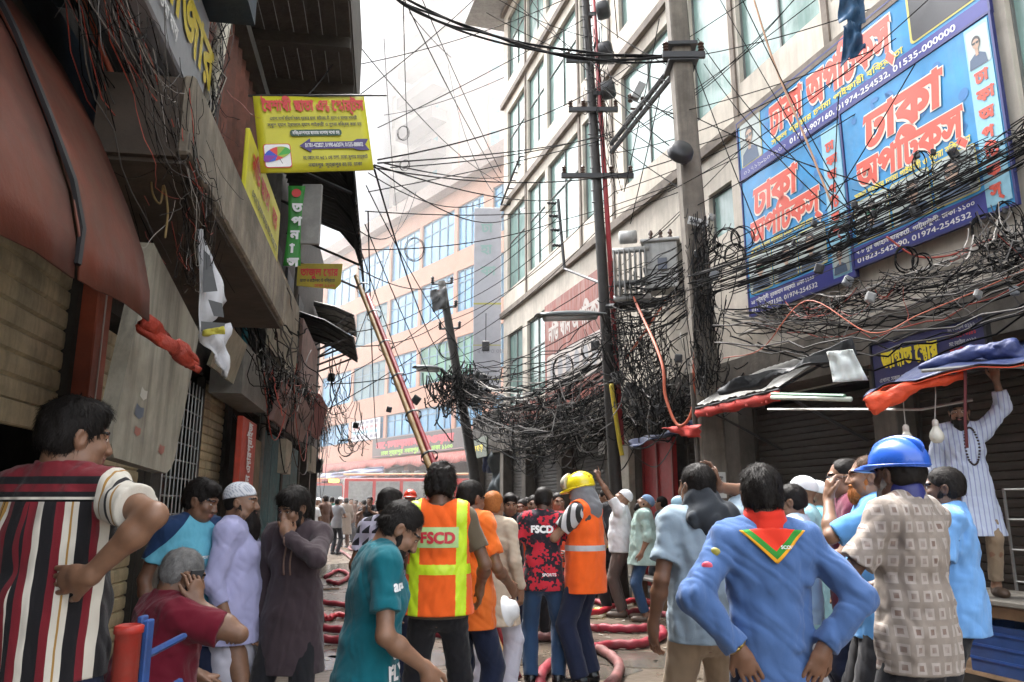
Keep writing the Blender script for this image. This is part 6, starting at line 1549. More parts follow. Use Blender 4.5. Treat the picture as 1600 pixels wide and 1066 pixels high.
sky = [((632, 0, 9.6), (783, 283, 21)), ((548, 55, 10), (783, 285, 21)), ((590, 250, 6.5), (1000, 90, 12.5)), ((590, 255, 6.5), (955, 210, 13)), ((585, 258, 6.5), (870, 312, 15.5)), ((583, 262, 6.5), (1062, 246, 10)), ((575, 300, 11), (955, 215, 13)), ((570, 330, 11), (872, 330, 15.5)),
       ((575, 270, 11), (785, 300, 21)), ((560, 390, 12), (875, 345, 15.5)), ((560, 420, 12), (690, 445, 21.5)), ((545, 520, 15), (692, 462, 21.5)), ((540, 540, 15), (697, 500, 21.5)), ((520, 600, 17), (700, 480, 21.5)), ((512, 640, 18), (700, 520, 21.5)), ((510, 600, 18), (705, 560, 21.5)),
       ((572, 290, 11), (760, 590, 21)), ((585, 265, 6.5), (700, 560, 21.5)), ((600, 60, 30), (620, 330, 40)), ((630, 0, 20), (640, 260, 45)), ((700, 440, 21.5), (870, 316, 15.5)), ((702, 470, 21.5), (872, 340, 15.5)), ((702, 480, 21.5), (876, 365, 15.5)), ((704, 500, 21.5), (880, 390, 15.5)),
       ((706, 520, 21.5), (960, 300, 13)), ((708, 540, 21.5), (962, 330, 13)), ((710, 560, 21.5), (965, 420, 13)), ((712, 575, 21.5), (968, 470, 13)), ((712, 590, 21.5), (970, 500, 13)), ((560, 150, 12), (740, 0, 14)), ((565, 100, 12), (880, 0, 14)), ((600, 180, 30), (790, 120, 22)), ((590, 200, 12), (930, 20, 13)),
       ((780, 0, 12), (928, 60, 13)), ((760, 20, 12), (930, 100, 13)), ((800, 0, 14), (1060, 190, 10)), ((830, 0, 14), (1062, 240, 10)), ((930, 30, 13), (1060, 110, 10)), ((932, 60, 13), (1062, 130, 10)), ((935, 130, 13), (1062, 180, 10)), ((940, 170, 13), (1068, 260, 10)), ((950, 210, 13), (1072, 300, 10)),
       ((1700, -60, 6.5), (962, 330, 13)), ((1640, -40, 6.5), (960, 300, 13)), ((1500, -10, 7), (955, 240, 13)), ((1480, -30, 7), (930, 100, 13)), ((1600, 40, 7), (875, 345, 15.5)), ((1620, 80, 7), (872, 365, 15.5)), ((1300, -20, 8), (955, 225, 13)), ((1250, -10, 8.5), (1000, 200, 12)), ((1380, -20, 8), (965, 420, 13)), ((1700, 40, 6.5), (968, 460, 13)),
       ((1180, -10, 9), (940, 140, 13)), ((1120, -10, 10), (1300, 300, 8)), ((1090, 60, 10), (1330, 330, 7.6)), ((1100, 100, 10), (1290, 320, 7.8)), ((1080, 180, 10), (1400, 300, 7.2)), ((1160, 0, 8), (1325, 320, 7.6)), ((1430, 100, 7.2), (1290, 330, 7.8)), ((1310, 150, 7.7), (1300, 330, 7.7)), ((1080, 90, 10), (1200, 400, 8.6)),
       ((960, 0, 12.5), (965, 60, 12.8)), ((1030, 30, 11), (975, 300, 13)), ((1050, 60, 10.5), (985, 350, 12.6)), ((1075, 320, 10), (1000, 380, 12.3)), ((570, 350, 12), (700, 640, 21.5)), ((560, 380, 12.5), (640, 600, 22)), ((590, 700, 30), (575, 330, 12)), ((650, 300, 30), (560, 360, 13)), ((500, 680, 18), (640, 300, 42)), ((700, 100, 40), (770, 300, 22)), ((640, 20, 12), (705, 90, 15)),
       ((660, 0, 14), (783, 270, 21)), ((600, 255, 8), (795, 275, 20.6)), ((610, 262, 9), (960, 205, 13)), ((583, 259, 6.6), (820, 325, 18)), ((1550, 0, 6.8), (1040, 180, 10.2)), ((1450, 0, 7), (1044, 300, 10.1)), ((1590, 130, 6.8), (1050, 420, 10.2)), ((1590, 10, 6.8), (1072, 330, 10)),
       ((480, 150, 5.8), (560, 20, 12)), ((1400, 60, 7.3), (1080, 230, 10)), ((1240, 0, 8.6), (1085, 150, 10))]
for k, (a, b) in enumerate(sky):
    A_, B_ = P(*a), P(*b); D = (a[2]+b[2])/2; ln = np.linalg.norm(A_-B_)
    wire(A_, B_, ln*r_.uniform(.008, .05), .0035+D*.00042, CABLE, L1, G1, 14)
# dense run of cables along the right shop fronts
L2 = 'black cable in the dense run strung along the right side above the shops'; G2 = 'cables along the right shop fronts'
for k in range(64):
    oy = r_.uniform(-52, 50); s0 = (1640, 192+oy*.9, 6.3+r_.uniform(-.5, .5)); s1 = (1110+r_.uniform(-40, 80), 438+oy*.5, 9.4+r_.uniform(-.3, .6))
    wire(P(*s0), P(*s1), r_.uniform(.03, .18), r_.uniform(.004, .009), CABLE if r_.random() < .88 else CABLEG, L2, G2, 12, .015)
for k in range(46):
    y0 = 400+r_.uniform(-60, 90); s0 = (1110+r_.uniform(-20, 20), y0, 9.6); s1 = (960+r_.uniform(-10, 20), 480+(y0-400)*.9+r_.uniform(-30, 30), 12.8)
    wire(P(*s0), P(*s1), r_.uniform(.05, .5), r_.uniform(.006, .013), CABLE if r_.random() < .85 else CABLEG, L2, G2, 10, .03)
L3 = 'cable in the drooping run between the slim steel pole and the far leaning pole'; G3 = 'cables to the far leaning pole'
for k in range(58):
    y0 = r_.uniform(500, 655); s0 = (965+r_.uniform(-8, 10), y0, 12.9); s1 = (712+r_.uniform(-5, 40), 575+(y0-500)*.55+r_.uniform(-20, 20), 21.4)
    wire(P(*s0), P(*s1), r_.uniform(.1, .95), r_.uniform(.008, .017), CABLE if r_.random() < .72 else (CABLEG if r_.random() < .6 else CABLEW), L3, G3, 14, .05)
L4 = 'cable sagging along the right shop fascia below the blue banners'; G4 = 'cables below the banners'
for k in range(28):
    y0 = r_.uniform(390, 500); s0 = (1640, y0-20, 6.1+r_.uniform(-.3, .3)); s1 = (1130+r_.uniform(-20, 60), 470+(y0-380)*.6, 9.0)
    m_ = CABLE if r_.random() < .55 else (CABLEG if r_.random() < .6 else (CABLEW if r_.random() < .6 else CABLER))
    wire(P(*s0), P(*s1), r_.uniform(.05, .45), r_.uniform(.005, .010), m_, L4, G4, 14, .05)
L5 = 'cable of the loose bundle running under the left balcony and hood'; G5 = 'cables along the left building'
for k in range(34):
    o_ = r_.uniform(0, .2); a = LF.p(2.0+r_.uniform(-.3, .3), 3.85+r_.uniform(-.1, .15), .5+o_); b = LF.p(4.3+r_.uniform(-.6, .5), 2.85+r_.uniform(-.1, .35), .62+r_.uniform(-.2, .3))
    wire(a, b, r_.uniform(.02, .2), r_.uniform(.0015, .0035), [CABLE, CABLE, CABLEG, CABLER, CABLEG][k % 5], L5, G5, 12, .025)
for k in range(30):
    a = LF.p(r_.uniform(6, 9), r_.uniform(2.9, 4.6), r_.uniform(.1, .6)); b = LF.p(r_.uniform(13, 19.5), r_.uniform(2.8, 4.6), r_.uniform(.1, .5)); wire(a, b, r_.uniform(.1, .7), r_.uniform(.006, .012), CABLE if k % 3 else CABLEG, L5, G5, 12, .05)
for k in range(22):
    a = P(352+r_.uniform(-14, 12), -20, 3.9+r_.uniform(-.1, .2)); b = P(318+r_.uniform(-12, 26), 250+r_.uniform(-40, 40), 3.66); wire(a, b, r_.uniform(-.05, .05), r_.uniform(.0018, .0035), [CABLEG, CABLE, CABLEW][k % 3], L5, G5, 10, .04)
for k, (pts, mt, l, rr) in enumerate((
    ([(990, 465, 12), (1032, 560, 10.6), (1040, 620, 10.4), (1060, 665, 10.2), (1082, 640, 10), (1085, 560, 9.9), (1090, 490, 9.9), (1078, 470, 10)], M('orange_hose', (.42, .10, .05), .5, .2), 'long orange flexible pipe looping down between the two poles', .022),
    ([(955, 600, 12.8), (962, 650, 12.8), (968, 690, 12.8), (972, 712, 12.8)], M('yellow_pipe', (.5, .38, .03), .5), 'yellow pipe on the slim steel pole below the transformer', .04),
    ([(1040, 470, 12), (1000, 530, 12), (978, 560, 12.6)], M('orange_hose', (.42, .10, .05)), 'short orange pipe under the transformer', .02),
    ([(1175, -10, 8.6), (1210, 100, 8.4), (1260, 220, 8.1), (1300, 320, 7.8)], M('rope_tan', (.40, .24, .15), .8), 'tan rope slanting down in front of the optician banners', .012),
    ([(1385, 370, 7.2), (1430, 400, 7.1), (1480, 400, 7), (1520, 385, 6.9), (1560, 370, 6.7)], CABLER, 'red cable curving below the right optician banner', .010),
    ([(1130, 560, 9), (1190, 545, 8.4), (1260, 470, 7.6), (1360, 520, 6.9), (1440, 490, 6.7), (1560, 440, 6.3), (1640, 400, 6.1)], M('orange_hose', (.42, .10, .05)), 'thin orange pipe winding along the right shop fascia', .006),
    ([(128, -10, 2.9), (160, 80, 3.0), (195, 160, 3.15), (235, 235, 3.3), (270, 262, 3.4)], M('orange_hose', (.42, .10, .05)), 'orange cable running under the blue soffit at top left', .012),
    ([(236, 262, 3.3), (238, 300, 3.3), (250, 318, 3.3), (256, 290, 3.3), (262, 330, 3.3), (258, 372, 3.3)], M('rope_straw', (.22, .15, .06), .8), 'frayed straw rope dangling near the balcony corner', .005))):
    q = smooth([P(*p_) for p_ in pts], 8); tag(MB().tube(q, rr, 6).build('pipe' if k < 3 else 'rope' if 'rope' in l else 'cable', mt, None, True), l, 'pipe' if k < 3 else 'rope' if 'rope' in l else 'cable')
# coils hanging on the lines
def coil(c, R_, n_t, r, nrm, label):
    c = np.array(c); z = unit(nrm); a = unit(np.cross(z, UP)); b = np.cross(z, a); q = []; rr_ = np.random.default_rng(int(abs(c[0]*977+c[2]*131)) % 999)
    for k in range(n_t*18+1):
        t_ = k/18*2*math.pi; R2 = R_*(1+.08*math.sin(t_*.37+c[0])+.05*math.sin(t_*1.9)); q.append(c+a*R2*math.cos(t_)*.85+b*R2*math.sin(t_)+z*.05*math.sin(t_*.53))
    tag(MB().tube(q, r, 4).build('cable_coil', CABLE, None, True), label, 'cable coil', 'coils of spare cable hanging on the lines')
cl = [((630, 208, 20), .2), ((632, 258, 20), .17), ((648, 390, 20), .32), ((700, 545, 21), .3), ((1415, 405, 7), .12), ((1440, 412, 6.9), .10), ((1545, 360, 6.5), .16), ((1575, 345, 6.4), .17), ((1568, 395, 6.4), .14), ((1135, 380, 9.3), .2), ((1160, 372, 9.2), .17), ((1148, 400, 9.3), .15), ((1012, 480, 12.3), .2), ((925, 545, 14), .22), ((880, 575, 15.5), .25), ((912, 610, 14.5), .22), ((860, 620, 16), .3), ((835, 640, 17), .28), ((1345, 345, 7.3), .13), ((1310, 372, 7.4), .12), ((760, 640, 21), .4), ((735, 600, 21), .38), ((1440, 255, 7), .12), ((540, 700, 18), .2)]
for c, R_ in cl: coil(P(*c), R_, 4, .004+R_*.009, (r_.uniform(-.4, .4), -1, r_.uniform(-.3, .3)), 'loose coil of black cable hanging among the overhead lines')
# boxes and closures clinging to the cable runs
JB = [PLAIN('box_black', (.02, .02, .022), .5), PLAIN('box_grey', (.13, .14, .15), .5), PLAIN('box_pale', (.22, .22, .21), .5)]
JG = 'splice boxes clinging to the cable runs'
jl = [(1432, 243, 7.1, 1), (1458, 238, 7, 0), (1490, 240, 6.9, 0), (1365, 335, 7.3, 0), (1335, 320, 7.5, 0), (1116, 430, 9.3, 1), (1112, 340, 9.5, 2), (1090, 398, 9.7, 0), (1528, 460, 6.4, 2), (1585, 455, 6.2, 1), (1570, 330, 6.4, 0), (1595, 395, 6.2, 0), (1430, 330, 7, 0), (1272, 350, 8, 0), (1240, 380, 8.2, 0), (930, 540, 13.8, 0), (905, 590, 14.6, 0), (965, 590, 12.7, 0), (985, 610, 12.3, 0), (1035, 600, 11, 0), (1030, 640, 11, 0), (870, 650, 16, 0), (720, 600, 21.2, 0), (728, 620, 21, 0), (712, 615, 21.2, 0), (745, 585, 20.8, 0), (755, 590, 20.7, 0), (700, 590, 21, 0), (650, 625, 20, 0), (608, 640, 19, 0), (556, 665, 18, 0), (1010, 495, 12, 0), (1060, 560, 10.4, 0), (1280, 420, 7.6, 0), (1325, 440, 7.3, 1), (1360, 465, 7, 2), (890, 600, 15, 0)]
for k, (x, y, D, c) in enumerate(jl):
    q = P(x, y, D); s_ = r_.uniform(.035, .07)*(1 if D < 11 else 1.9); a3 = Rz(r_.uniform(-40, 40))@Ry(r_.uniform(-35, 35)); r = empty('splice_box', q, ('black', 'grey', 'pale')[c]+' plastic splice box clinging to the tangled cables', 'splice box', JG)
    MB().box(q, (s_*1.5, s_*.8, s_*1.7), (a3[:, 0], a3[:, 1], a3[:, 2]), 0, .012).build('case', JB[c], r)
    MB().box(q-a3[:, 1]*s_*.42, (s_*.9, s_*.1, s_*1.1), (a3[:, 0], a3[:, 1], a3[:, 2]), 0, .004).build('lid', JB[c], r)
# masses of tangled wire nobody could count
def tangle(name, path, width, count, length, r, mats, label, seed, curl=1.):
    """loose curls of wire scattered round a path of points"""
    g_ = np.random.default_rng(seed); path = [np.asarray(p, float) for p in path]; mb = MB(); k_ = len(path)-1
    def at(u): j = min(int(u), k_-1); return path[j]+(path[j+1]-path[j])*(u-j)
    for i in range(count):
        u0 = g_.uniform(-.1, k_-.15); u1 = min(k_+.1, u0+g_.uniform(.12, 1.1)); wv_ = np.array((width*.45, width*.3, width*.42)); off = g_.normal(size=3)*wv_
        a_, b_ = at(max(0, u0))+off, at(u1)+off*.5+g_.normal(size=3)*wv_*.6; ln = np.linalg.norm(b_-a_); n = 12
        loose = g_.random() < .16
        if loose: b_ = a_+g_.normal(size=3)*(.5, .4, .3)*length*.5-UP*length*.35; ln = np.linalg.norm(b_-a_)
        sag = abs(g_.normal())*.16*ln+g_.uniform(0, .35)*width*(0 if loose else 1); f1, f2 = g_.uniform(2, 6, 2); h1, h2 = g_.uniform(0, 6.28, 2); w1 = g_.normal(size=3)*min(width*.08, ln*.04); w2 = g_.normal(size=3)*min(width*.02, ln*.008)
        pts = [a_+(b_-a_)*t_-UP*sag*4*t_*(1-t_)+w1*math.sin(f1*t_*2+h1)+w2*math.sin(f2*t_*5+h2) for t_ in np.linspace(0, 1, 14)]
        mb.tube(pts, r*g_.uniform(.5, 1.25), 3, int(len(mats)*g_.random()**1.25), caps=False)
    tag(mb.build(name, mats, None, False), label, 'cable tangle', None, 'stuff')
MK = [CABLE]*7+[CABLEG]*2; MW = [CABLE]*5+[CABLEG]*3+[CABLEW]; MR = [CABLE]*4+[CABLEG]*4+[CABLEW]+[CABLER]
tangle('cable_tangle', [P(1108, 330, 9.6), P(1100, 420, 9.6), P(1098, 520, 9.7), P(1105, 600, 9.7)], .32, 190, .8, .007, MK, 'black mat of cables wrapped round the concrete pole', 1)
tangle('cable_tangle', [P(990, 470, 12.6), P(990, 540, 12.4), P(1020, 600, 11.6), P(1060, 620, 10.8)], .8, 290, 1.2, .009, MK, 'hanging mass of black cables below the transformer', 2)
tangle('cable_tangle', [P(960, 620, 13), P(900, 625, 14.6), P(840, 640, 17), P(780, 650, 20)], .7, 230, 1.6, .010, MW, 'drooping mass of cables along the shop fascia left of the slim pole', 3)
tangle('cable_tangle', [P(770, 620, 21), P(735, 600, 21.2), P(712, 600, 21.4), P(690, 610, 21)], .8, 260, 1.5, .02, MK, 'black clump of cables round the far leaning pole', 4)
tangle('cable_tangle', [P(1180, 475, 8.6), P(1260, 485, 8), P(1350, 455, 7.2), P(1450, 425, 6.7), P(1620, 375, 6.1)], .18, 190, 1.0, .005, MR, 'pale and dark tangle of wires along the fascia over the right shops', 5)
tangle('cable_tangle', [P(1290, 350, 7.8), P(1400, 290, 7.2), P(1520, 240, 6.7), P(1620, 200, 6.2)], .18, 80, .7, .005, MK, 'loose black wire ends in the cable run in front of the banners', 6)
tangle('cable_tangle', [P(1540, 380, 6.4), P(1570, 350, 6.3), P(1600, 400, 6.2)], .3, 90, .9, .006, MW, 'knot of wires and small boxes at the right edge', 7)
tangle('cable_tangle', [LF.p(2.2, 3.4, .8), LF.p(3.1, 3.2, .85), LF.p(3.6, 2.9, .9), LF.p(4.3, 2.75, .75)], .12, 170, .45, .0018, MR, 'matted wires and straw hanging between the red hood and the balcony', 8)
tangle('cable_tangle', [LF.p(7.5, 2.9, .6), LF.p(9, 3.0, .5), LF.p(11, 3.1, .55), LF.p(14, 3.2, .5), LF.p(18, 3.3, .45)], .30, 230, 1.0, .006, MR, 'matted wires hanging along the left shop signs', 9)
tangle('cable_tangle', [P(520, 560, 18), P(530, 640, 18), P(560, 690, 18)], .5, 55, 1.3, .010, MK, 'ragged vines of wire drooping at the end of the left wall', 10)
tangle('cable_tangle', [P(345, 60, 3.95), P(335, 160, 3.85), P(325, 250, 3.7), P(318, 300, 3.65)], .08, 90, .45, .0018, MR, 'pale loose wires round the white drain pipe', 11)
tangle('cable_tangle', [P(960, 300, 12.9), P(945, 180, 12.9), P(932, 60, 12.9)], .3, 60, .8, .008, MK, 'loose wire ends on the upper part of the slim steel pole', 12)
tangle('cable_tangle', [RF.p(9.2, 3.3, .25), RF.p(12, 3.3, .3), RF.p(15, 3.25, .3), RF.p(19, 3.2, .3)], .5, 300, 1.2, .010, MW, 'curtain of loose cables on the beam over the dark shutters', 13)

# ================================================================ PEOPLE
def coordmat(name, fn, fold=.35):
    """cloth whose colour comes from the garment's own coordinates"""
    m, t, b, oc = new_mat(name); sx = nd(t, 'ShaderNodeSeparateXYZ'); t.links.new(oc, sx.inputs[0])
    c = fn(t, oc, sx.outputs[0], sx.outputs[1], sx.outputs[2]); n = noise(t, scaled(t, oc, (1, 1, .6)), 7, 4)
    c = mixc(t, mth(t, 'MULTIPLY', ramp(t, n, ((.35, 0), (.75, 1))), .06), c, (.02, .018, .016))
    t.links.new(c, b.inputs['Base Color']); fabric_finish(t, b, oc, fold=fold); return m
def f_stripes(t, oc, x, y, z):
    W_, K_, R_, G_ = (.62, .58, .50), (.012, .011, .013), (.17, .014, .022), (.36, .20, .05)
    w = mth(t, 'ADD', mth(t, 'ADD', x, mth(t, 'MULTIPLY', mth(t, 'MULTIPLY', mth(t, 'ADD', y, .12), mth(t, 'SIGN', x)), .55)), mth(t, 'MULTIPLY', noise(t, oc, 6, 2), .012))
    u = mth(t, 'ADD', mth(t, 'MULTIPLY', w, 1.75), .5)
    seq = [(0, K_), (.04, R_), (.08, W_), (.13, G_), (.145, W_), (.17, K_), (.25, R_), (.295, W_), (.33, G_), (.342, K_), (.347, G_), (.36, W_), (.385, R_), (.43, K_), (.50, R_), (.545, W_), (.585, K_), (.655, R_), (.70, W_), (.735, G_), (.75, W_), (.78, K_), (.85, R_), (.89, W_), (.94, K_)]
    c = ramp(t, u, [(p, q) for p, q in seq], True)
    yk = ramp(t, z, ((0, 0), (.01, 0)), True)
    zz = mth(t, 'ADD', mth(t, 'MULTIPLY', z, .5), 0)
    yoke = ramp(t, zz, ((0, (0, 0, 0)), (.688, W_), (.695, K_), (.701, R_), (.712, K_), (.724, R_)), True)
    sel = mth(t, 'GREATER_THAN', z, 1.376); inner = mth(t, 'LESS_THAN', mth(t, 'ABSOLUTE', x), .20)
    c = mixc(t, mth(t, 'MULTIPLY', sel, inner), c, yoke); ax = mth(t, 'ABSOLUTE', x); sl = ramp(t, mth(t, 'MULTIPLY', ax, 2), ((0, W_), (.40, W_), (.425, G_), (.44, W_), (.50, K_), (.52, W_), (.55, G_), (.565, W_)), True); return mixc(t, mth(t, 'MULTIPLY', mth(t, 'GREATER_THAN', ax, .192), mth(t, 'GREATER_THAN', z, 1.19)), c, sl)
def f_blocks(t, oc, x, y, z):
    v = nd(t, 'ShaderNodeCombineXYZ'); w = mth(t, 'ADD', x, mth(t, 'MULTIPLY', mth(t, 'MULTIPLY', mth(t, 'ADD', y, .12), mth(t, 'SIGN', x)), .7))
    fx = mth(t, 'FRACT', mth(t, 'MULTIPLY', mth(t, 'ADD', w, 5), 15)); fz = mth(t, 'FRACT', mth(t, 'MULTIPLY', z, 15))
    def band(f, a, b_): return mth(t, 'MULTIPLY', mth(t, 'GREATER_THAN', f, a), mth(t, 'LESS_THAN', f, b_))
    sq = mth(t, 'MULTIPLY', band(fx, .18, .82), band(fz, .18, .82)); inn = mth(t, 'MULTIPLY', band(fx, .34, .66), band(fz, .34, .66))
    n = noise(t, oc, 14, 2)
    c = mixc(t, n, (.15, .12, .10), (.34, .295, .255)); c = mixc(t, mth(t, 'MULTIPLY', sq, .75), c, (.38, .34, .31)); return mixc(t, mth(t, 'MULTIPLY', inn, ramp(t, n, ((.3, .2), (.6, 1)))), c, (.17, .115, .095))
def f_camo(t, oc, x, y, z):
    vo = nd(t, 'ShaderNodeTexVoronoi'); vo.inputs['Scale'].default_value = 55; vo.distance = 'CHEBYCHEV'; t.links.new(oc, vo.inputs['Vector'])
    n1 = noise(t, vo.outputs['Position'], 9, 3, .7); n2 = noise(t, scaled(t, vo.outputs['Position'], (1.3, .8, 1.1)), 16, 2)
    c = mixc(t, ramp(t, n1, ((0, 0), (.50, 1)), True), (.018, .018, .026), (.50, .022, .04)); return mixc(t, ramp(t, n2, ((0, 0), (.60, 1)), True), c, (.05, .02, .035))
def f_checks(t, oc, x, y, z):
    fx = mth(t, 'FRACT', mth(t, 'MULTIPLY', mth(t, 'ADD', x, 5), 11)); fz = mth(t, 'FRACT', mth(t, 'MULTIPLY', z, 11))
    tri = mth(t, 'MULTIPLY', mth(t, 'LESS_THAN', fz, mth(t, 'MULTIPLY', fx, .7)), mth(t, 'GREATER_THAN', fx, .25)); return mixc(t, tri, (.42, .40, .50), (.015, .014, .02))
def f_vstripe(t, oc, x, y, z):
    fx = mth(t, 'FRACT', mth(t, 'MULTIPLY', mth(t, 'ADD', x, 5), 26)); return mixc(t, mth(t, 'LESS_THAN', fx, .25), (.50, .56, .68), (.30, .33, .52))
def f_net(t, oc, x, y, z):
    vo = nd(t, 'ShaderNodeTexVoronoi'); vo.inputs['Scale'].default_value = 34; vo.feature = 'DISTANCE_TO_EDGE'; t.links.new(oc, vo.inputs['Vector'])
    net = mth(t, 'LESS_THAN', vo.outputs['Distance'], .12); hi = mth(t, 'MULTIPLY', mth(t, 'GREATER_THAN', z, 1.30), mth(t, 'LESS_THAN', x, .10)); n = noise(t, oc, 6, 4)
    c = mixc(t, n, (.66, .10, .012), (.80, .20, .03)); return mixc(t, hi, c, mixc(t, net, (.03, .02, .02), (.45, .09, .02)))
def f_polo2(t, oc, x, y, z):
    sh_ = mth(t, 'GREATER_THAN', mth(t, 'ADD', mth(t, 'MULTIPLY', mth(t, 'ABSOLUTE', x), 1.0), mth(t, 'MULTIPLY', mth(t, 'SUBTRACT', z, 1.30), .9)), .215); ed = mth(t, 'LESS_THAN', z, 1.215); sl = mth(t, 'GREATER_THAN', mth(t, 'ABSOLUTE', x), .19)
    c = mixc(t, noise(t, scaled(t, oc, (1, 1, .15)), 60, 2), (.09, .34, .47), (.15, .45, .58)); c = mixc(t, sh_, c, (.012, .035, .10)); return mixc(t, mth(t, 'MULTIPLY', sl, ed), c, (.2, .5, .66))
def f_kcap(t, oc, x, y, z):
    a = mth(t, 'SINE', mth(t, 'MULTIPLY', x, 260)); b_ = mth(t, 'SINE', mth(t, 'MULTIPLY', mth(t, 'ADD', z, y), 260)); return mixc(t, mth(t, 'GREATER_THAN', mth(t, 'MULTIPLY', a, b_), .25), (.62, .63, .66), (.33, .36, .42))
def f_scarf(t, oc, x, y, z):
    d = mth(t, 'ADD', mth(t, 'MULTIPLY', mth(t, 'ABSOLUTE', x), .92), mth(t, 'MULTIPLY', mth(t, 'SUBTRACT', z, 1.315), -1.0)); return ramp(t, mth(t, 'ADD', mth(t, 'MULTIPLY', d, 4), .5), ((0, (.62, .035, .015)), (.30, (.03, .22, .03)), (.42, (.70, .33, .02)), ), True)
STRIPES = coordmat('striped_cloth', f_stripes, .5); BLOCKS = coordmat('block_print_cloth', f_blocks, .5); CAMO = coordmat('red_camouflage_cloth', f_camo); CHECKS = coordmat('triangle_print_cloth', f_checks); VSTR = coordmat('fine_striped_cloth', f_vstripe, .5)
NET = coordmat('orange_net_cloth', f_net); POLO2 = coordmat('two_tone_polo_cloth', f_polo2); KCAP = coordmat('knitted_cap_cloth', f_kcap)
BLK = FAB('black_cloth', (.014, .014, .017)); NVY = FAB('navy_cloth', (.012, .018, .045)); JEAN = FAB('denim_cloth', (.022, .055, .12)); KHA = FAB('khaki_cloth', (.26, .19, .125)); BRN = FAB('brown_trouser_cloth', (.085, .058, .048)); WHT_ = FAB('white_cloth_soft', (.60, .60, .62)); LAV = FAB('lavender_cloth', (.36, .36, .56)); WLAV = FAB('pale_lavender_cloth', (.50, .49, .56))
TEAL = FAB('teal_cloth', (.003, .105, .135), .08, .6); MAR = FAB('maroon_cloth', (.15, .008, .022), .08, .6); KUR = FAB('dark_kurta_cloth', (.050, .035, .041), .08, .6); SCOUT = FAB('scout_blue_cloth', (.062, .125, .29), .06, .6); SKYB = FAB('sky_blue_cloth', (.15, .34, .66), .06, .5); GREYP = FAB('grey_polo_cloth', (.24, .31, .37), .06, .5)
ORV = FAB('orange_vest_cloth', (.80, .115, .014), .12, .4); LIME = PLAIN('lime_band', (.55, .75, .02), .5); LIMEP = PLAIN('pale_lime_panel', (.40, .58, .24), .5); SILV = PLAIN('silver_band', (.45, .45, .46), .35); OLIVE = FAB('olive_brown_cloth', (.11, .085, .055)); SAGE = FAB('sage_cloth', (.31, .42, .38), .08, .5); CYANS = FAB('pale_cyan_cloth', (.33, .60, .66)); BLUES = FAB('blue_shirt_cloth', (.10, .28, .58)); BEIGE = FAB('beige_cloth', (.45, .37, .28)); MARP = FAB('maroon_print_cloth', (.16, .03, .06))
SHOEB = PLAIN('shoe_black', (.012, .012, .013), .4); RUBBER = PLAIN('black_rubber', (.010, .010, .011), .22); YBOOT = PLAIN('yellow_rubber', (.60, .46, .02), .35); SAND = PLAIN('sandal_brown', (.06, .035, .02), .6); CAPW = FAB('white_cap_cloth', (.64, .65, .67), .08, .2); CAPB = FAB('blue_cap_cloth', (.13, .20, .31), .1, .2)
HYEL = M('helmet_yellow', (.78, .62, .012), .3, .08, 5, .02, coat=.4, dirt=.12); HBLU = M('helmet_blue', (.018, .105, .52), .3, .08, 5, .02, coat=.4, dirt=.08); HRED = M('helmet_red', (.60, .05, .02), .3, .08, 5, .02, coat=.4); HWHT = M('helmet_white', (.6, .6, .6), .35, .08, 5, .02)

# 1 striped shirt, nearest on the left
p = Person(126, 627, 2.75, -8, 'man in a black, red and white vertically striped shirt with one hand on his hip', hv=.0055, skin=1, fat=.018, head=(38, 6, 0), shw=1.04,
    R=dict(w=(.235, -.15, 1.165), pole=(1, -.35, .12), hd=(-.93, .12, -.12), pn=(.1, 1, .1), curl=.35, abs=1), L=dict(w=(-.19, .34, 1.46), pole=(-.5, .1, -1), hd=(0, .05, 1), pn=(.1, 1, 0), curl=.25, abs=1))
p.body().hair(style='thick').top(STRIPES, .62, .86, g=.02, loose=.0, amp=.006, flare=-.0, collar=.05).legs(NVY).shoes(SHOEB)
# 2 two-tone polo youth
p = Person(318, 752, 4.6, -128, 'young man in a sky blue and navy polo shirt looking down to the right', skin=0, head=(-32, 18, 0))
p.body().hair(style='thick').top(POLO2, .62, .80, collar=.045, g=.02).legs(NVY).shoes(SHOEB)
p.decal(p.shirt, 'KM SPORT', 1.24, width=.10, mat=INKW, back=False, x0=.0, bold=.05)
# 3 seated man on the phone
p = Person(291, 860, 3.95, -48, 'grey-haired man in a maroon polo shirt sitting with a phone at his ear', skin=1, fat=.05, lean=10, pelz=.50, feet=((-.13, .40, 0, -5), (.15, .44, 0, 5)), head=(5, 8, 0),
    R=dict(w=(.165, .15, 1.02), pole=(.8, .4, -1), hd=(-.25, -.12, 1), pn=(-1, -.25, 0), curl=.5, abs=1), L=dict(w=(-.16, .30, .64), pole=(-1, -.2, .3), hd=(.2, .9, -.3), pn=(0, 0, -1), curl=.3, abs=1))
p.body().hair(GREYHAIR, 'short').top(MAR, .68, .5, g=.025, collar=.05, amp=.006).legs(FAB('off_white_cloth', (.46, .42, .34))).shoes(SAND); seat_p = p
ph = empty('mobile_phone', tuple(p.w(p.hc+p.Rh@np.array((.105, .03, -.03)))), 'black mobile phone held to the ear of the seated man', 'phone')
c = p.w(p.hc+p.Rh@np.array((.100, .028, -.03))); a3 = Rz(p.rot); MB().box(c, (.010, .065, .135), (a3[:, 0], a3[:, 1], unit(UP+a3[:, 1]*.3)), 0, .003).build('case', BLACKM, ph)
sl = empty('stool', tuple(p.root.location), 'low wooden stool under the seated man in maroon', 'stool'); sc_ = p.sc; lc = np.array(p.root.location); hz_ = .385*sc_
MB().box(lc+UP*(hz_-.02), (.36, .32, .04), (a3[:, 0], a3[:, 1], UP), 0, .008).build('seat', WOODP, sl)
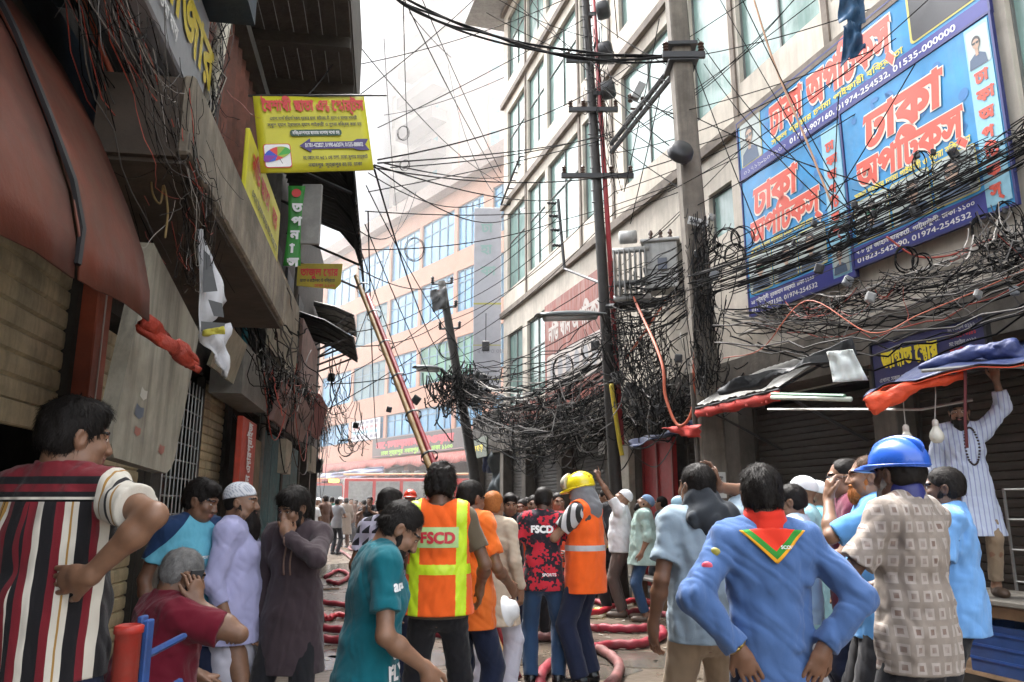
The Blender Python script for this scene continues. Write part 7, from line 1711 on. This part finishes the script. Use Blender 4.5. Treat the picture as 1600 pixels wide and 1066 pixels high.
for i in (-1, 1):
    for j in (-1, 1): MB().box(lc+a3[:, 0]*.14*i+a3[:, 1]*.12*j+UP*(hz_-.04)/2, (.035, .035, hz_-.04), (a3[:, 0], a3[:, 1], UP)).build('leg', WOODP, sl)
# 4 bearded man in white cap
p = Person(380, 755, 4.75, -86, 'bearded man in a white knitted cap and pale lavender shirt, seen from the side', skin=1, fat=.022, head=(2, 2, 0), L=DOWN, R=dict(w=(.235, .05, .90), pole=(.35, -1, 0), hd=(0, .22, -1), pn=(-1, .1, 0), curl=.6))
p.body().beard(ln=.12).cap(KCAP, .03, 'cap').hair(style='under', n=0).top(LAV, 1.55, .76, g=.026, loose=.015, amp=.005, flare=.02, collar=.04).skirt(WLAV, .06, (.17, .14), (.19, .17), 'white_lungi').shoes(SAND)
# 5 dark kurta, hand at mouth
p = Person(460, 765, 4.7, 172, 'young man in a dark plum kurta holding one hand to his mouth', skin=1, fat=.0, head=(22, 20, 0),
    L=dict(w=(-.015, .185, 1.40), pole=(-1, .15, -.55), hd=(.35, -.35, .85), pn=(.5, -.8, -.2), curl=.75, abs=1), R=DOWN)
p.body().hair(style='long').beard(ln=.005, full=1).kurta(KUR, .60, 1.92, g=.017, amp=.006, collar=.05, flare=.03).legs(BLK).shoes(SHOEB)
for k, sx in enumerate((-.02, .02)):
    m = MB(); bv = BVHTree.FromPolygons([tuple(v.co) for v in p.shirt.data.vertices], [tuple(q.vertices) for q in p.shirt.data.polygons]); pts = []
    for z in np.linspace(1.42, 1.17, 12):
        h_ = bv.ray_cast(Vector((sx, .6, z)), Vector((0, -1, 0)));
        if h_[0]: pts.append(p.w(np.array(h_[0])))
    m.tube(pts, .006, 5); m.build('embroidery', PLAIN('embroidery_tan', (.20, .12, .09), .7), p.root, True)
# 6 teal tee, head bowed
p = Person(628, 793, 3.25, -70, 'man in a teal football shirt bowing his head, nearest in the middle', skin=1, hv=.0055, fat=.0, lean=7, head=(8, 34, 0), R=dict(w=(.20, .22, .98), pole=(.6, -1, 0), hd=(0, .4, -1), pn=(-1, 0, 0), curl=.5, abs=1), L=dict(w=(-.26, .12, .90), pole=(-.35, -1, 0), hd=(.0, .2, -1), pn=(1, .1, 0), curl=.5, abs=1))
p.body().hair(style='receding').beard(ln=.0, full=1).top(TEAL, .66, .80, g=.017, loose=.004, amp=.006, collar=.02).legs(BLK).shoes(SHOEB)
p.decal(p.shirt, 'a', 1.02, size=.13, mat=INKW, yaw=120, x0=.0, bold=.06); p.decal(p.shirt, 'FLY', .93, width=.14, mat=INKW, yaw=125, bold=.05); p.decal(p.shirt, 'ana', 1.30, size=.06, mat=INKW, yaw=95, x0=.04, bold=.05)
# 7 FSCD vest
p = Person(690, 730, 4.8, 2, 'man with curly hair in an orange and lime reflective vest reading FSCD', skin=0, head=(8, 6, 0), L=dict(w=(-.27, .10, .92), pole=(-.35, -1, 0), hd=(0, .25, -1), pn=(1, .1, 0), curl=.5, abs=1), R=dict(w=(.24, .18, .98), pole=(.5, -1, 0), hd=(0, .5, -1), pn=(-1, 0, 0), curl=.5, abs=1))
def vmi(c):
    x, y, z = c[:, 0], c[:, 1], c[:, 2]; o = np.zeros(len(c), int)
    o[(np.abs(np.abs(x)-.135) < .030)] = 1; o[(np.abs(z-1.115) < .028)] = 1; return o
p.body().hair(style='curly').top(OLIVE, .66, .84, g=.010, amp=.002).vest(ORV, .86, .040, vmi, mats=(ORV, LIME)).legs(BLK).shoes(SHOEB)
for nm, mt, pts, off in (('text_panel', LIMEP, None, 0),):
    bv = BVHTree.FromPolygons([tuple(v.co) for v in p.vesto.data.vertices], [tuple(q.vertices) for q in p.vesto.data.polygons]); g_ = []
    for z in np.linspace(1.235, 1.35, 8):
        g_.append([np.array(bv.ray_cast(Vector((x, -.6, z)), Vector((0, 1, 0)))[0])-np.array((0, .003, 0)) for x in np.linspace(-.118, .118, 14)])
    m = MB().sheet(g_); link(nm, m.v, m.f, mt, p.root, None, True)
v0 = p.vesto; p.decal(bpy.data.objects['text_panel'], 'FSCD', 1.262, width=.20, mat=PLAIN('vest_red_ink', (.50, .02, .035), .6), bold=.055, hscale=1.0)
# 8 orange jersey
p = Person(737, 752, 5.3, -38, 'man in a bright orange jersey with black net print on the shoulder', skin=0, head=(10, 14, 0), R=dict(w=(.20, .22, 1.0), pole=(.5, -1, 0), hd=(0, .7, -.7), pn=(-1, 0, 0), curl=.6, abs=1))
p.body().hair(style='short').top(NET, .68, .74, g=.028, loose=.02, amp=.008).legs(NVY, r=1.1).shoes(SHOEB); p.decal(p.shirt, 'FIRE&RES', 1.33, width=.17, mat=INKW, yaw=-10, x0=.06, bold=.05)
r = empty('safety_helmet', P(790, 962, 4.75), 'white safety helmet hanging at the hip of the orange jersey man', 'helmet'); q = P(792, 955, 4.75)
MB().lathe(q, [(.09, 0), (.086, .01), (.067, .013), (.062, .035), (.047, .062), (.024, .072), (0, .074)], (.9, -.3, .25), 18).build('shell', HWHT, r, True); MB().lathe(q, [(.0, .0), (.07, .002), (.09, .0)], (.9, -.3, .25), 18).build('brim', HWHT, r)
# 9 triangle print shirt
p = Person(610, 765, 5.9, -14, 'man in a lavender shirt printed with black triangles behind the teal shirt', skin=0, head=(20, 10, 0)); p.body().hair(style='thick').top(CHECKS, .62, .80, collar=.045, g=.022).legs(NVY).shoes(SHOEB)
# 11 camo jersey
p = Person(850, 762, 7.0, -6, 'man in a red and black camouflage jersey reading FSCD, wearing rubber boots', skin=2, hv=.009, head=(14, 12, 0), L=dict(w=(-.25, .10, .93), pole=(-.5, -1, 0), hd=(.0, .3, -1), pn=(1, .1, 0), curl=.6, abs=1), R=dict(w=(.22, .24, 1.06), pole=(.7, -1, 0), hd=(-.5, .8, 0), pn=(-1, 0, 0), curl=.6, abs=1))
p.body().hair(style='crop').top(CAMO, .64, .80, g=.022, collar=.045).legs(JEAN).shoes(RUBBER, boots=.72); p.decal(p.shirt, 'FSCD', 1.30, width=.20, mat=INKW, bold=.06); p.decal(p.shirt, 'SPORTS', .93, width=.12, mat=INKW, x0=.06, bold=.04)
# 12 yellow helmet
p = Person(906, 745, 7.0, 58, 'firefighter in a yellow helmet and orange vest resting a hand on a shoulder', skin=3, hv=.009, fat=.01, head=(-6, 14, 0), L=dict(w=(-.10, .34, 1.28), pole=(-.7, .1, -1), hd=(.25, .8, .3), pn=(.2, .1, -1), curl=.25, abs=1), R=DOWN)
def vm2(c): return np.where(np.abs(c[:, 2]-1.10) < .024, 1, 0)
p.body().helmet(HYEL, lo=.02).top(FAB('grey_tee', (.05, .05, .055)), .55, .84, g=.010, collar=.05).vest(ORV, .74, .036, vm2, mats=(ORV, SILV)).legs(NVY, r=1.15).shoes(RUBBER, boots=.8)
V_, Q_ = solid([cone(p.neck-(0, 0, .03), p.hc+p.Rh@np.array((0, -.02, .02)), .135, .10, .03), ell(p.hc+p.Rh@np.array((0, .11, -.01)), (.075, .07, .08), p.Rh, .02, 's')], .009, folds(4, .006)); mk('neck_shroud', V_, Q_, FAB('shroud_grey', (.17, .17, .18)), p.root)
V_, Q_ = solid([ell(p.hc+p.Rh@np.array((0, .045, .085)), (.112, .115, .085), p.Rh, .01), half(p.hc+p.Rh@np.array((0, .085, .07)), p.Rh@np.array((0, 1, .25)))], .008); mk('visor', V_, Q_, PLAIN('visor_pale', (.50, .48, .38), .15), p.root)
V_, Q_ = solid([cone(p.sh[-1]+(p.arm[-1][0]-p.sh[-1])*.05, p.sh[-1]+(p.arm[-1][0]-p.sh[-1])*.66, .080, .070, .01, cap=True)], .008, folds(3, .002)); mk('sleeve', V_, Q_, coordmat('striped_sleeve', lambda t, oc, x, y, z: mixc(t, mth(t, 'GREATER_THAN', mth(t, 'FRACT', mth(t, 'MULTIPLY', y, 14)), .45), (.02, .02, .02), (.45, .45, .46))), p.root)
p.decal([o for o in p.root.children if o.name.startswith('trousers')][0], '7', .80, size=.05, mat=INKW, yaw=-60, bold=.05) if False else None
# 13-15 group looking up
p = Person(946, 765, 11.6, 55, 'bald man in a black firefighter suit and yellow rubber boots', skin=1, hv=.013, head=(-10, 25, 0)); p.body().hair(style='receding', n=0).top(BLK, 1.9, .70, g=.03, mi=None).legs(BLK, r=1.15).shoes(YBOOT, boots=.8)
V_, Q_ = solid([eseg(p.pel+(0, 0, -.03), p.pel+(0, 0, .0), (.195, .15), (.195, .15), (1, 0, 0), .0)], .013); mk('reflective_band', V_[:], Q_, LIME, p.root)
p = Person(974, 767, 11.2, 74, 'man in a white tee shirt and white cap pointing up at the sky', skin=1, hv=.012, fat=.035, head=(-5, -34, 0), L=dict(w=(-.14, .28, 1.86), pole=(-1, .3, .2), hd=(-.05, .2, 1), pn=(.6, .6, 0), curl=.9, abs=1, point=1), R=DOWN)
p.body().beard(ln=.01).cap(CAPW, .02).top(WHT_, .64, .84, g=.022, amp=.006).legs(BRN).shoes(SAND)
p = Person(1008, 775, 10.8, 82, 'man in a sage green shirt, blue cap and jeans looking up', skin=1, hv=.012, fat=.02, head=(-5, -32, 0)); p.body().beard(ln=.05).cap(CAPB, .02).top(SAGE, 1.3, .74, g=.035, loose=.03, amp=.010, flare=.04).legs(JEAN, .13).shoes(SAND)
# 16 grey polo with black scarf
p = Person(1086, 725, 4.15, 12, 'man in a grey polo and black scarf with a face mask at his ear', skin=0, fat=.02, head=(-14, -2, 0), R=dict(w=(.135, .04, 1.585), pole=(1, .35, .15), hd=(-.25, .1, 1), pn=(-1, 0, 0), curl=.55, abs=1), L=dict(w=(-.25, .06, .90), pole=(-.4, -1, 0), hd=(0, .1, -1), pn=(1, .2, 0), curl=.35, abs=1))
p.body().hair(style='short').top(GREYP, .66, .82, g=.017, amp=.006, collar=.05).legs(KHA).shoes(SHOEB)
V_, Q_ = solid([cone(p.neck+(0, -.02, -.02), p.neck+(0, -.02, .045), .105, .085, .03), ell(p.neck+(.03, -.09, -.03), (.13, .06, .085), None, .04), ell(p.neck+(-.02, .06, -.01), (.11, .06, .06), None, .04)], .007, folds(8, .012, ((3, 45), (3, 90)))); mk('black_scarf', V_, Q_, FAB('scarf_black', (.03, .035, .042)), p.root)
h = lambda x, y, z: p.hc+p.Rh@np.array((x, y, z))
V_, Q_ = solid([ell(h(-.075, .05, -.085), (.016, .05, .035), p.Rh@Rz(20), .01)], .006); mk('face_mask', V_, Q_, PLAIN('mask_blue', (.35, .52, .62), .7), p.root)
m = MB().tube([p.w(h(-.080, .03, -.06)), p.w(h(-.094, .0, -.02)), p.w(h(-.088, -.02, .01))], .0022, 4); m.build('ear_loop', CABLEW, p.root)
# 17 scout
HB = dict(w=(.165, -.115, 1.00), pole=(1, -.35, -.05), hd=(-.42, .02, -.9), pn=(-.15, 1, .1), curl=.18)
p = Person(1186, 730, 3.2, 0, 'man in a blue scout shirt and red neckerchief standing with both hands on hips', skin=0, hv=.0055, head=(4, 2, 0), shw=1.0, L=HB, R=HB)
p.body().hair(style='thick').top(SCOUT, 1.93, .93, g=.02, amp=.007, collar=.05, sl_r=.004).legs(NVY).shoes(SHOEB)
bv = BVHTree.FromPolygons([tuple(v.co) for v in p.shirt.data.vertices], [tuple(q.vertices) for q in p.shirt.data.polygons]); g_ = []
for i in range(15):
    v = i/14; row = []
    for j in range(17):
        u = (j/16-.5)*2; w_ = .128*(1-v)+.004; x = u*w_; z = 1.455-.135*v-abs(u)*.012*(1-v); hh_ = bv.ray_cast(Vector((x, -.6, z)), Vector((0, 1, 0)))[0]; row.append((np.array(hh_) if hh_ else np.array((x, -.10, z)))-np.array((0, .010, 0)))
    g_.append(row)
SCARF = coordmat('neckerchief_cloth', f_scarf, .2); m = MB().sheet(g_, .005); link('neckerchief', m.v, m.f, SCARF, p.root, None, True)
V_, Q_ = solid([cone(p.neck+(0, 0, -.035), p.neck+(0, .0, .035), .092, .077, .02), ell(p.neck+(0, .1, -.05), (.09, .04, .06), None, .03), ell(p.neck+(0, -.012, .07), (.062, .06, .05), None, .01, 's')], .0055, folds(3, .005)); mk('neckerchief_roll', V_, Q_, FAB('neckerchief_red', (.60, .03, .015)), p.root)
p.decal(bpy.data.objects['neckerchief'], 'SCOUT', 1.375, width=.06, mat=INKW, x0=.05, bold=.03)
for k, (z, c_) in enumerate(((1.30, (.5, .05, .09)), (1.345, (.25, .22, .03)))):
    e_ = p.arm[-1][0]; a_ = p.sh[-1]; q = a_+(e_-a_)*(.45-.25*k)+np.array((-.035, -.058, .0)); V_, Q_ = solid([ell(q, (.024, .012, .022), Rz(-25), .0)], .005); mk('badge', V_, Q_, PLAIN('badge%d' % k if False else ('badge_pink', 'badge_gold')[k], c_), p.root)
w_ = p.arm[-1][1]; f_ = unit(p.arm[-1][1]-p.arm[-1][0]); m = MB(); a_ = unit(np.cross(f_, UP)); b_ = np.cross(f_, a_); m.tube([p.w(w_-f_*.012+(a_*math.cos(t_)+b_*math.sin(t_))*.036) for t_ in np.linspace(0, 2*math.pi, 20)], .008, 6); m.build('wristwatch', PLAIN('watch_gold', (.25, .17, .05), .3, .8), p.root, True)
# 18 white caps and neighbours behind the scout
p = Person(1250, 745, 5.8, 66, 'man in a white cap and glasses in a pale cyan patterned shirt', skin=1, hv=.008, head=(0, -4, 0)); p.body().beard(ln=.02).cap(CAPW, .03).top(CYANS, 1.2, .62, g=.03, loose=.02).legs(WLAV).shoes(SAND)
h = lambda x, y, z: p.hc+p.Rh@np.array((x, y, z))
m = MB()
for sx in (-1, 1): m.tube([p.w(h(sx*.03+.022*math.cos(t_), .098, .0+.017*math.sin(t_))) for t_ in np.linspace(0, 2*math.pi, 14)], .003, 4); m.tube([p.w(h(sx*.052, .097, .005)), p.w(h(sx*.082, .0, .005))], .0028, 4)
m.build('glasses', BLACKM, p.root)
p = Person(1270, 752, 6.2, 72, 'man in a white cap and light shirt looking left, farther behind the scout', skin=0, hv=.008); p.body().cap(CAPW, .03).beard(ln=.01).top(FAB('aqua_print', (.16, .42, .50)), 1.3, .66, g=.03, loose=.02).legs(WHT_).shoes(SAND)
p = Person(1232, 757, 5.2, 62, 'short-haired man in a white and pale blue shirt close behind the scout', skin=1, hv=.008, head=(-5, 6, 0)); p.body().hair(style='crop').top(FAB('ice_blue_cloth', (.45, .56, .66)), .64, .80, g=.024, collar=.045).legs(FAB('grey_cloth', (.2, .2, .21))).shoes(SHOEB)
# 19 hand at face, and glasses
p = Person(1352, 712, 4.5, 74, 'man with an orange beard in a blue shirt raising a hand to his face', skin=1, fat=.02, hv=.0075, head=(0, -2, 0), L=dict(w=(-.05, .22, 1.47), pole=(-.7, .3, -1), hd=(.1, -.12, 1), pn=(.3, -1, 0), curl=.7, abs=1))
p.body().hair(BROWNHAIR, 'receding').beard(HENNA, .03).top(BLUES, .9, .76, g=.026, collar=.045, loose=.01).legs(BLK).shoes(SHOEB)
p = Person(1316, 717, 5.1, 76, 'balding man with glasses in a maroon printed shirt left of the raised hand', skin=1, hv=.008, head=(0, 2, 0), L=dict(w=(-.12, .30, 1.08), pole=(-.7, -.3, -1), hd=(.2, .9, 0), pn=(0, 0, 1), curl=.5, abs=1)); p.body().hair(style='receding', n=100).top(MARP, .66, .8, g=.024).legs(NVY).shoes(SHOEB)
h = lambda x, y, z: p.hc+p.Rh@np.array((x, y, z)); m = MB()
for sx in (-1, 1): m.tube([p.w(h(sx*.03+.022*math.cos(t_), .098, .0+.017*math.sin(t_))) for t_ in np.linspace(0, 2*math.pi, 14)], .003, 4); m.tube([p.w(h(sx*.052, .097, .005)), p.w(h(sx*.082, .0, .005))], .0028, 4)
m.build('glasses', BLACKM, p.root)
# 20 blue hard hat
p = Person(1398, 697, 3.45, 34, 'man in a blue hard hat and a block-printed taupe shirt, seen from behind', skin=2, hv=.006, fat=.0, head=(10, 2, 0), L=dict(w=(-.10, .26, 1.10), pole=(-1, -.25, -.4), hd=(.8, .4, .2), pn=(0, -1, 0), curl=.5, abs=1), R=dict(w=(.12, .28, 1.08), pole=(1, -.4, -.3), hd=(-.8, .3, .1), pn=(0, -1, 0), curl=.5, abs=1))
p.body().beard(GREYHAIR, .02).hair(style='short', n=300).helmet(HBLU, lo=.03, ridge=False, peak=.075).top(BLOCKS, .72, .80, g=.022, loose=.006, amp=.007, collar=.05).legs(BLK).shoes(SHOEB)
bpy.data.objects.remove([o for o in p.root.children if o.name.startswith('hair')][0])
p.hair(style='crop', n=0)
V_, Q_ = solid([cone(p.neck+p.Rt@np.array((0, .0, .028)), p.neck+p.Rt@np.array((0, .0, .048)), .073, .071, 0)], .006); mk('lanyard', V_, Q_, PLAIN('lanyard_blue', (.015, .02, .14), .5), p.root)
V_, Q_ = solid([ell(p.hc+p.Rh@np.array((0, -.012, .10)), (.022, .135, .062), p.Rh, .0)], .007); mk('helmet_ridge', V_, Q_, HBLU, p.root)
# 21 light blue shirt
p = Person(1470, 730, 4.5, 58, 'dark-skinned man in a plain sky blue short-sleeved shirt at the right', skin=2, hv=.007, fat=.0, head=(-2, 0, 0), L=dict(w=(-.14, .26, 1.05), pole=(-.8, -.6, -.6), hd=(.5, .8, .1), pn=(.6, 0, -.5), curl=.5, abs=1), R=dict(w=(.10, .27, 1.05), pole=(.8, -.6, -.6), hd=(-.5, .8, .1), pn=(-.6, 0, -.5), curl=.5, abs=1))
p.body().hair(style='crop').beard(ln=.0).top(SKYB, .74, .80, g=.020, loose=.006, amp=.007, collar=.05).legs(BLK).shoes(SHOEB)
# 22 man on the table
p = Person(1496, 624, 6.4, 158, 'bearded man in a long pale striped kurta standing on the table, arm raised', z0=.802, skin=1, hv=.008, head=(8, 6, 0), L=dict(w=(-.31, .05, 1.86), pole=(-1, -.1, .2), hd=(.05, .1, 1), pn=(.3, 1, 0), curl=.85, abs=1), R=DOWN, feet=((-.12, 0, 0, -8), (.10, .03, 0, 8)))
p.body().hair(style='thick').beard(ln=.045).kurta(VSTR, .50, 1.55, g=.020, amp=.006, collar=.045, sl_r=.012, flare=.07).legs(KHA, .14, .88).shoes(SAND)
bv = BVHTree.FromPolygons([tuple(v.co) for v in p.shirt.data.vertices], [tuple(q.vertices) for q in p.shirt.data.polygons]); pts = []
for t_ in np.linspace(0, 2*math.pi, 34, endpoint=False):
    x, z = -.05+.055*math.sin(t_), 1.27+.165*math.cos(t_); hh_ = bv.ray_cast(Vector((x, .6, z)), Vector((0, -1, 0)))[0]
    if hh_: pts.append(p.w(np.array(hh_)+(0, .008, 0)))
m = MB()
for q in pts: m.lathe(q-UP*.008, [(0, 0), (.008, .004), (.010, .009), (.008, .014), (0, .018)], UP, 6)
m.build('bead_necklace', PLAIN('beads', (.03, .012, .012), .3), p.root, True)
# 23 heads in the middle distance
p = Person(772, 768, 6.4, -25, 'person with henna-brown hair in a long beige kurta behind the orange jersey', skin=1, hv=.009); p.body().hair(HENNA, 'short').kurta(BEIGE, .62, 1.9).legs(WLAV, .1, 1.15).shoes(SHOEB)
p = Person(797, 772, 8.6, 170, 'man in a black tee shirt facing the camera behind the camouflage jersey', skin=1, hv=.011, head=(-20, 10, 0)); p.body().hair(style='thick').top(BLK, .64, .8).legs(NVY).shoes(SHOEB); p.decal(p.shirt, 'Star', 1.22, width=.1, mat=INKW, back=False)
p = Person(816, 780, 10.2, 150, 'person in a yellow shirt half hidden behind the camouflage jersey', skin=0, hv=.013); p.body().hair(style='short').top(FAB('yellow_cloth', (.55, .40, .02)), .64, .8).legs(NVY).shoes(SHOEB)
p = Person(834, 774, 9.4, 175, 'man in an orange shirt between the camouflage jersey and the yellow helmet', skin=0, hv=.013); p.body().hair(style='short').top(FAB('orange_cloth', (.7, .13, .02)), .64, .8).legs(BLK).shoes(SHOEB)
p = Person(872, 770, 9.6, 190, 'man in orange half hidden behind the yellow helmet', skin=1, hv=.013); p.body().hair(style='short').top(FAB('orange_cloth', (.7, .13, .02)), 1.9, .8).legs(BLK).shoes(SHOEB)
p = Person(641, 768, 13, 172, 'firefighter in a red helmet looking over the bowed head', skin=1, hv=.013, head=(-12, 0, 0)); p.body().helmet(HRED, lo=.03).top(FAB('fire_dark', (.03, .03, .035)), 1.9, .75, g=.03).legs(BLK, r=1.1).shoes(SHOEB)
p = Person(578, 776, 21, 176, 'man in a black tee shirt holding up a phone on the far street', skin=0, hv=.018, L=dict(w=(-.07, .3, 1.35), pole=(-1, 0, -.8), hd=(.1, .3, .9), pn=(0, -1, 0), curl=.5, abs=1), R=dict(w=(.07, .3, 1.35), pole=(1, 0, -.8), hd=(-.1, .3, .9), pn=(0, -1, 0), curl=.5, abs=1)); p.body().hair(style='short', n=0).top(BLK, .6, .8).legs(FAB('dark_denim', (.02, .04, .07))).shoes(SHOEB)
# 24 far crowd
far = [(508, 774, 24, 60, 'brown', 'tee', 'black', 'man in a brown tee shirt holding something, nearest of the far crowd', 0), (519, 776, 27, 20, 'green', 'shirt', 'khaki', 'man in a dark green shirt and khaki trousers in the far crowd', 0), (532, 777, 30, 175, 'white', 'kurta', 'white', 'man in a long white kurta and white cap in the far crowd', 1), (488, 781, 22, 40, 'white', 'shirt', 'white', 'man in a white shirt by the left wall at the far end', 0), (497, 778, 27, 150, 'beige', 'shirt', 'grey', 'man in a beige shirt behind the brown tee shirt', 1),
       (525, 780, 34, 120, 'pale', 'shirt', 'grey', 'man in a pale shirt beside the white kurta', 0), (541, 778, 29, 30, 'taupe', 'kurta', 'brown', 'man in a taupe kurta right of the white kurta', 0), (549, 779, 31, 200, 'brown', 'shirt', 'dark', 'man in a brown shirt near the fire engine corner', 0), (556, 781, 33, 170, 'dark', 'shirt', 'dark', 'man in dark clothes at the fire engine corner', 0), (483, 779, 29, 100, 'green', 'shirt', 'dark', 'man in a green shirt deepest by the left wall', 0), (513, 781, 36, 150, 'white', 'shirt', 'dark', 'man in a white shirt far behind the green shirt', 0), (537, 783, 36, 60, 'white', 'kurta', 'white', 'person in white far behind the taupe kurta', 0),
       (563, 783, 35, 180, 'blue', 'shirt', 'dark', 'man in a blue shirt beside the far fire engine', 0), (588, 782, 30, 190, 'pale', 'shirt', 'dark', 'man in a pale shirt right of the phone holder', 0), (601, 784, 33, 160, 'dark', 'shirt', 'dark', 'man in a dark shirt in front of the fire engine', 0), (503, 783, 33, 10, 'grey', 'shirt', 'dark', 'man in a grey shirt far behind the beige shirt', 0), (545, 784, 37, 90, 'pale', 'shirt', 'khaki', 'man in a pale shirt and khaki trousers farthest in the crowd', 0),
       (715, 778, 17, 170, 'dark', 'shirt', 'dark', 'man in dark clothes between the vest and the orange jersey', 0), (757, 776, 14, 30, 'grey', 'shirt', 'dark', 'man in a grey shirt near the far leaning pole', 0), (790, 780, 16, 40, 'dark', 'shirt', 'dark', 'man in dark clothes below the hanging tarpaulin', 0),
       (492, 780, 31, 200, 'dark', 'shirt', 'dark', 'man in dark clothes behind the white shirt by the left wall', 0), (528, 779, 25, 340, 'grey', 'shirt', 'dark', 'man in a grey shirt standing with his back turned beside the green shirt', 0), (569, 781, 27, 30, 'brown', 'shirt', 'dark', 'man in a brown shirt left of the phone holder', 0), (595, 780, 24, 170, 'dark', 'shirt', 'dark', 'man in a dark shirt close behind the phone holder', 0), (655, 778, 18, 20, 'dark', 'shirt', 'dark', 'man in dark clothes right of the red helmet', 0), (668, 782, 25, 180, 'blue', 'shirt', 'dark', 'man in a blue shirt far behind the curly hair', 0), (703, 782, 22, 10, 'brown', 'shirt', 'dark', 'man in a brown shirt far behind the vest', 0),
       (724, 780, 21, 190, 'grey', 'shirt', 'dark', 'man in a grey shirt far behind the orange jersey', 0), (746, 774, 11.5, 160, 'dark', 'shirt', 'dark', 'man in dark clothes close behind the henna-haired man', 0), (783, 776, 12.5, 200, 'brown', 'shirt', 'dark', 'man in a brown shirt left of the black tee shirt', 0), (806, 776, 13.5, 30, 'black', 'shirt', 'dark', 'man in a black shirt behind the yellow shirt', 0), (824, 777, 14.5, 175, 'dark', 'shirt', 'dark', 'man in dark clothes behind the orange shirt', 0), (862, 774, 12, 180, 'grey', 'shirt', 'dark', 'man in grey deep behind the camouflage jersey', 0), (926, 774, 13.5, 70, 'dark', 'shirt', 'dark', 'man in dark clothes behind the yellow helmet', 0), (1032, 776, 12.6, 60, 'dark', 'shirt', 'dark', 'man in dark clothes in front of the red door', 0)]
FC = {'brown': (.10, .055, .04), 'green': (.03, .12, .09), 'white': (.58, .57, .57), 'beige': (.38, .31, .24), 'pale': (.42, .44, .46), 'taupe': (.19, .15, .12), 'dark': (.03, .03, .035), 'blue': (.08, .14, .25), 'grey': (.18, .18, .19), 'black': (.015, .015, .018), 'khaki': (.25, .18, .11)}
for k, (x, y, D, rot, c, kind, lc, lab, cp_) in enumerate(far):
    bent = dict(w=(.10, .28, 1.12), pole=(.8, -.5, -.6), hd=(-.4, .9, .1), pn=(-.5, 0, -.5), curl=.5)
    p = Person(x, y, D, rot, lab, 'people in the far crowd', skin=k % 3, hv=.02, L=bent if k % 3 == 0 else None, R=bent if k % 4 == 1 else None, feet=((-.11, .05*(k % 3), 0), (.11, -.06*(k % 2), 0)), fat=.01*(k % 4))
    p.body().hair(style='short', n=0)
    if cp_: p.cap(CAPW, .03)
    (p.kurta if kind == 'kurta' else p.top)(FAB('crowd_'+c, FC[c]), **({'hem': .45} if kind == 'kurta' else {'sleeve': .62 if k % 2 else 1.9, 'hem': .8}))
    p.legs(FAB('crowd_'+lc, FC[lc])).shoes(SHOEB)

# ================================================================ HAZE AND SMOKE
def air(name, dens, col, g=.3):
    m = bpy.data.materials.new(name); m.use_nodes = True; t = m.node_tree; t.nodes.clear()
    o_ = nd(t, 'ShaderNodeOutputMaterial'); v_ = nd(t, 'ShaderNodeVolumePrincipled'); v_.inputs['Color'].default_value = (*col, 1); v_.inputs['Density'].default_value = dens; v_.inputs['Anisotropy'].default_value = g
    t.links.new(v_.outputs[0], o_.inputs['Volume']); return m
h = MB().box((0, 45, 35), (120, 150, 72)).build('haze', air('smoky_air', HAZE, (.93, .92, .91))); h['kind'] = 'stuff'
# smoke of the fire hanging over the far end of the street
s_ = MB(); s_.lathe((0, 0, 0), [(math.cos(a), math.sin(a)) for a in np.linspace(-math.pi/2, math.pi/2, 17)], UP, 32)
s_.v = [np.array((-10., 54., 12.))+v*np.array((40, 30, 32)) for v in s_.v]
o = s_.build('smoke', air('fire_smoke', SMOKE, (.94, .92, .90)), None, True); tag(o, 'pale smoke hanging over the far end of the street', 'smoke', None, 'stuff')
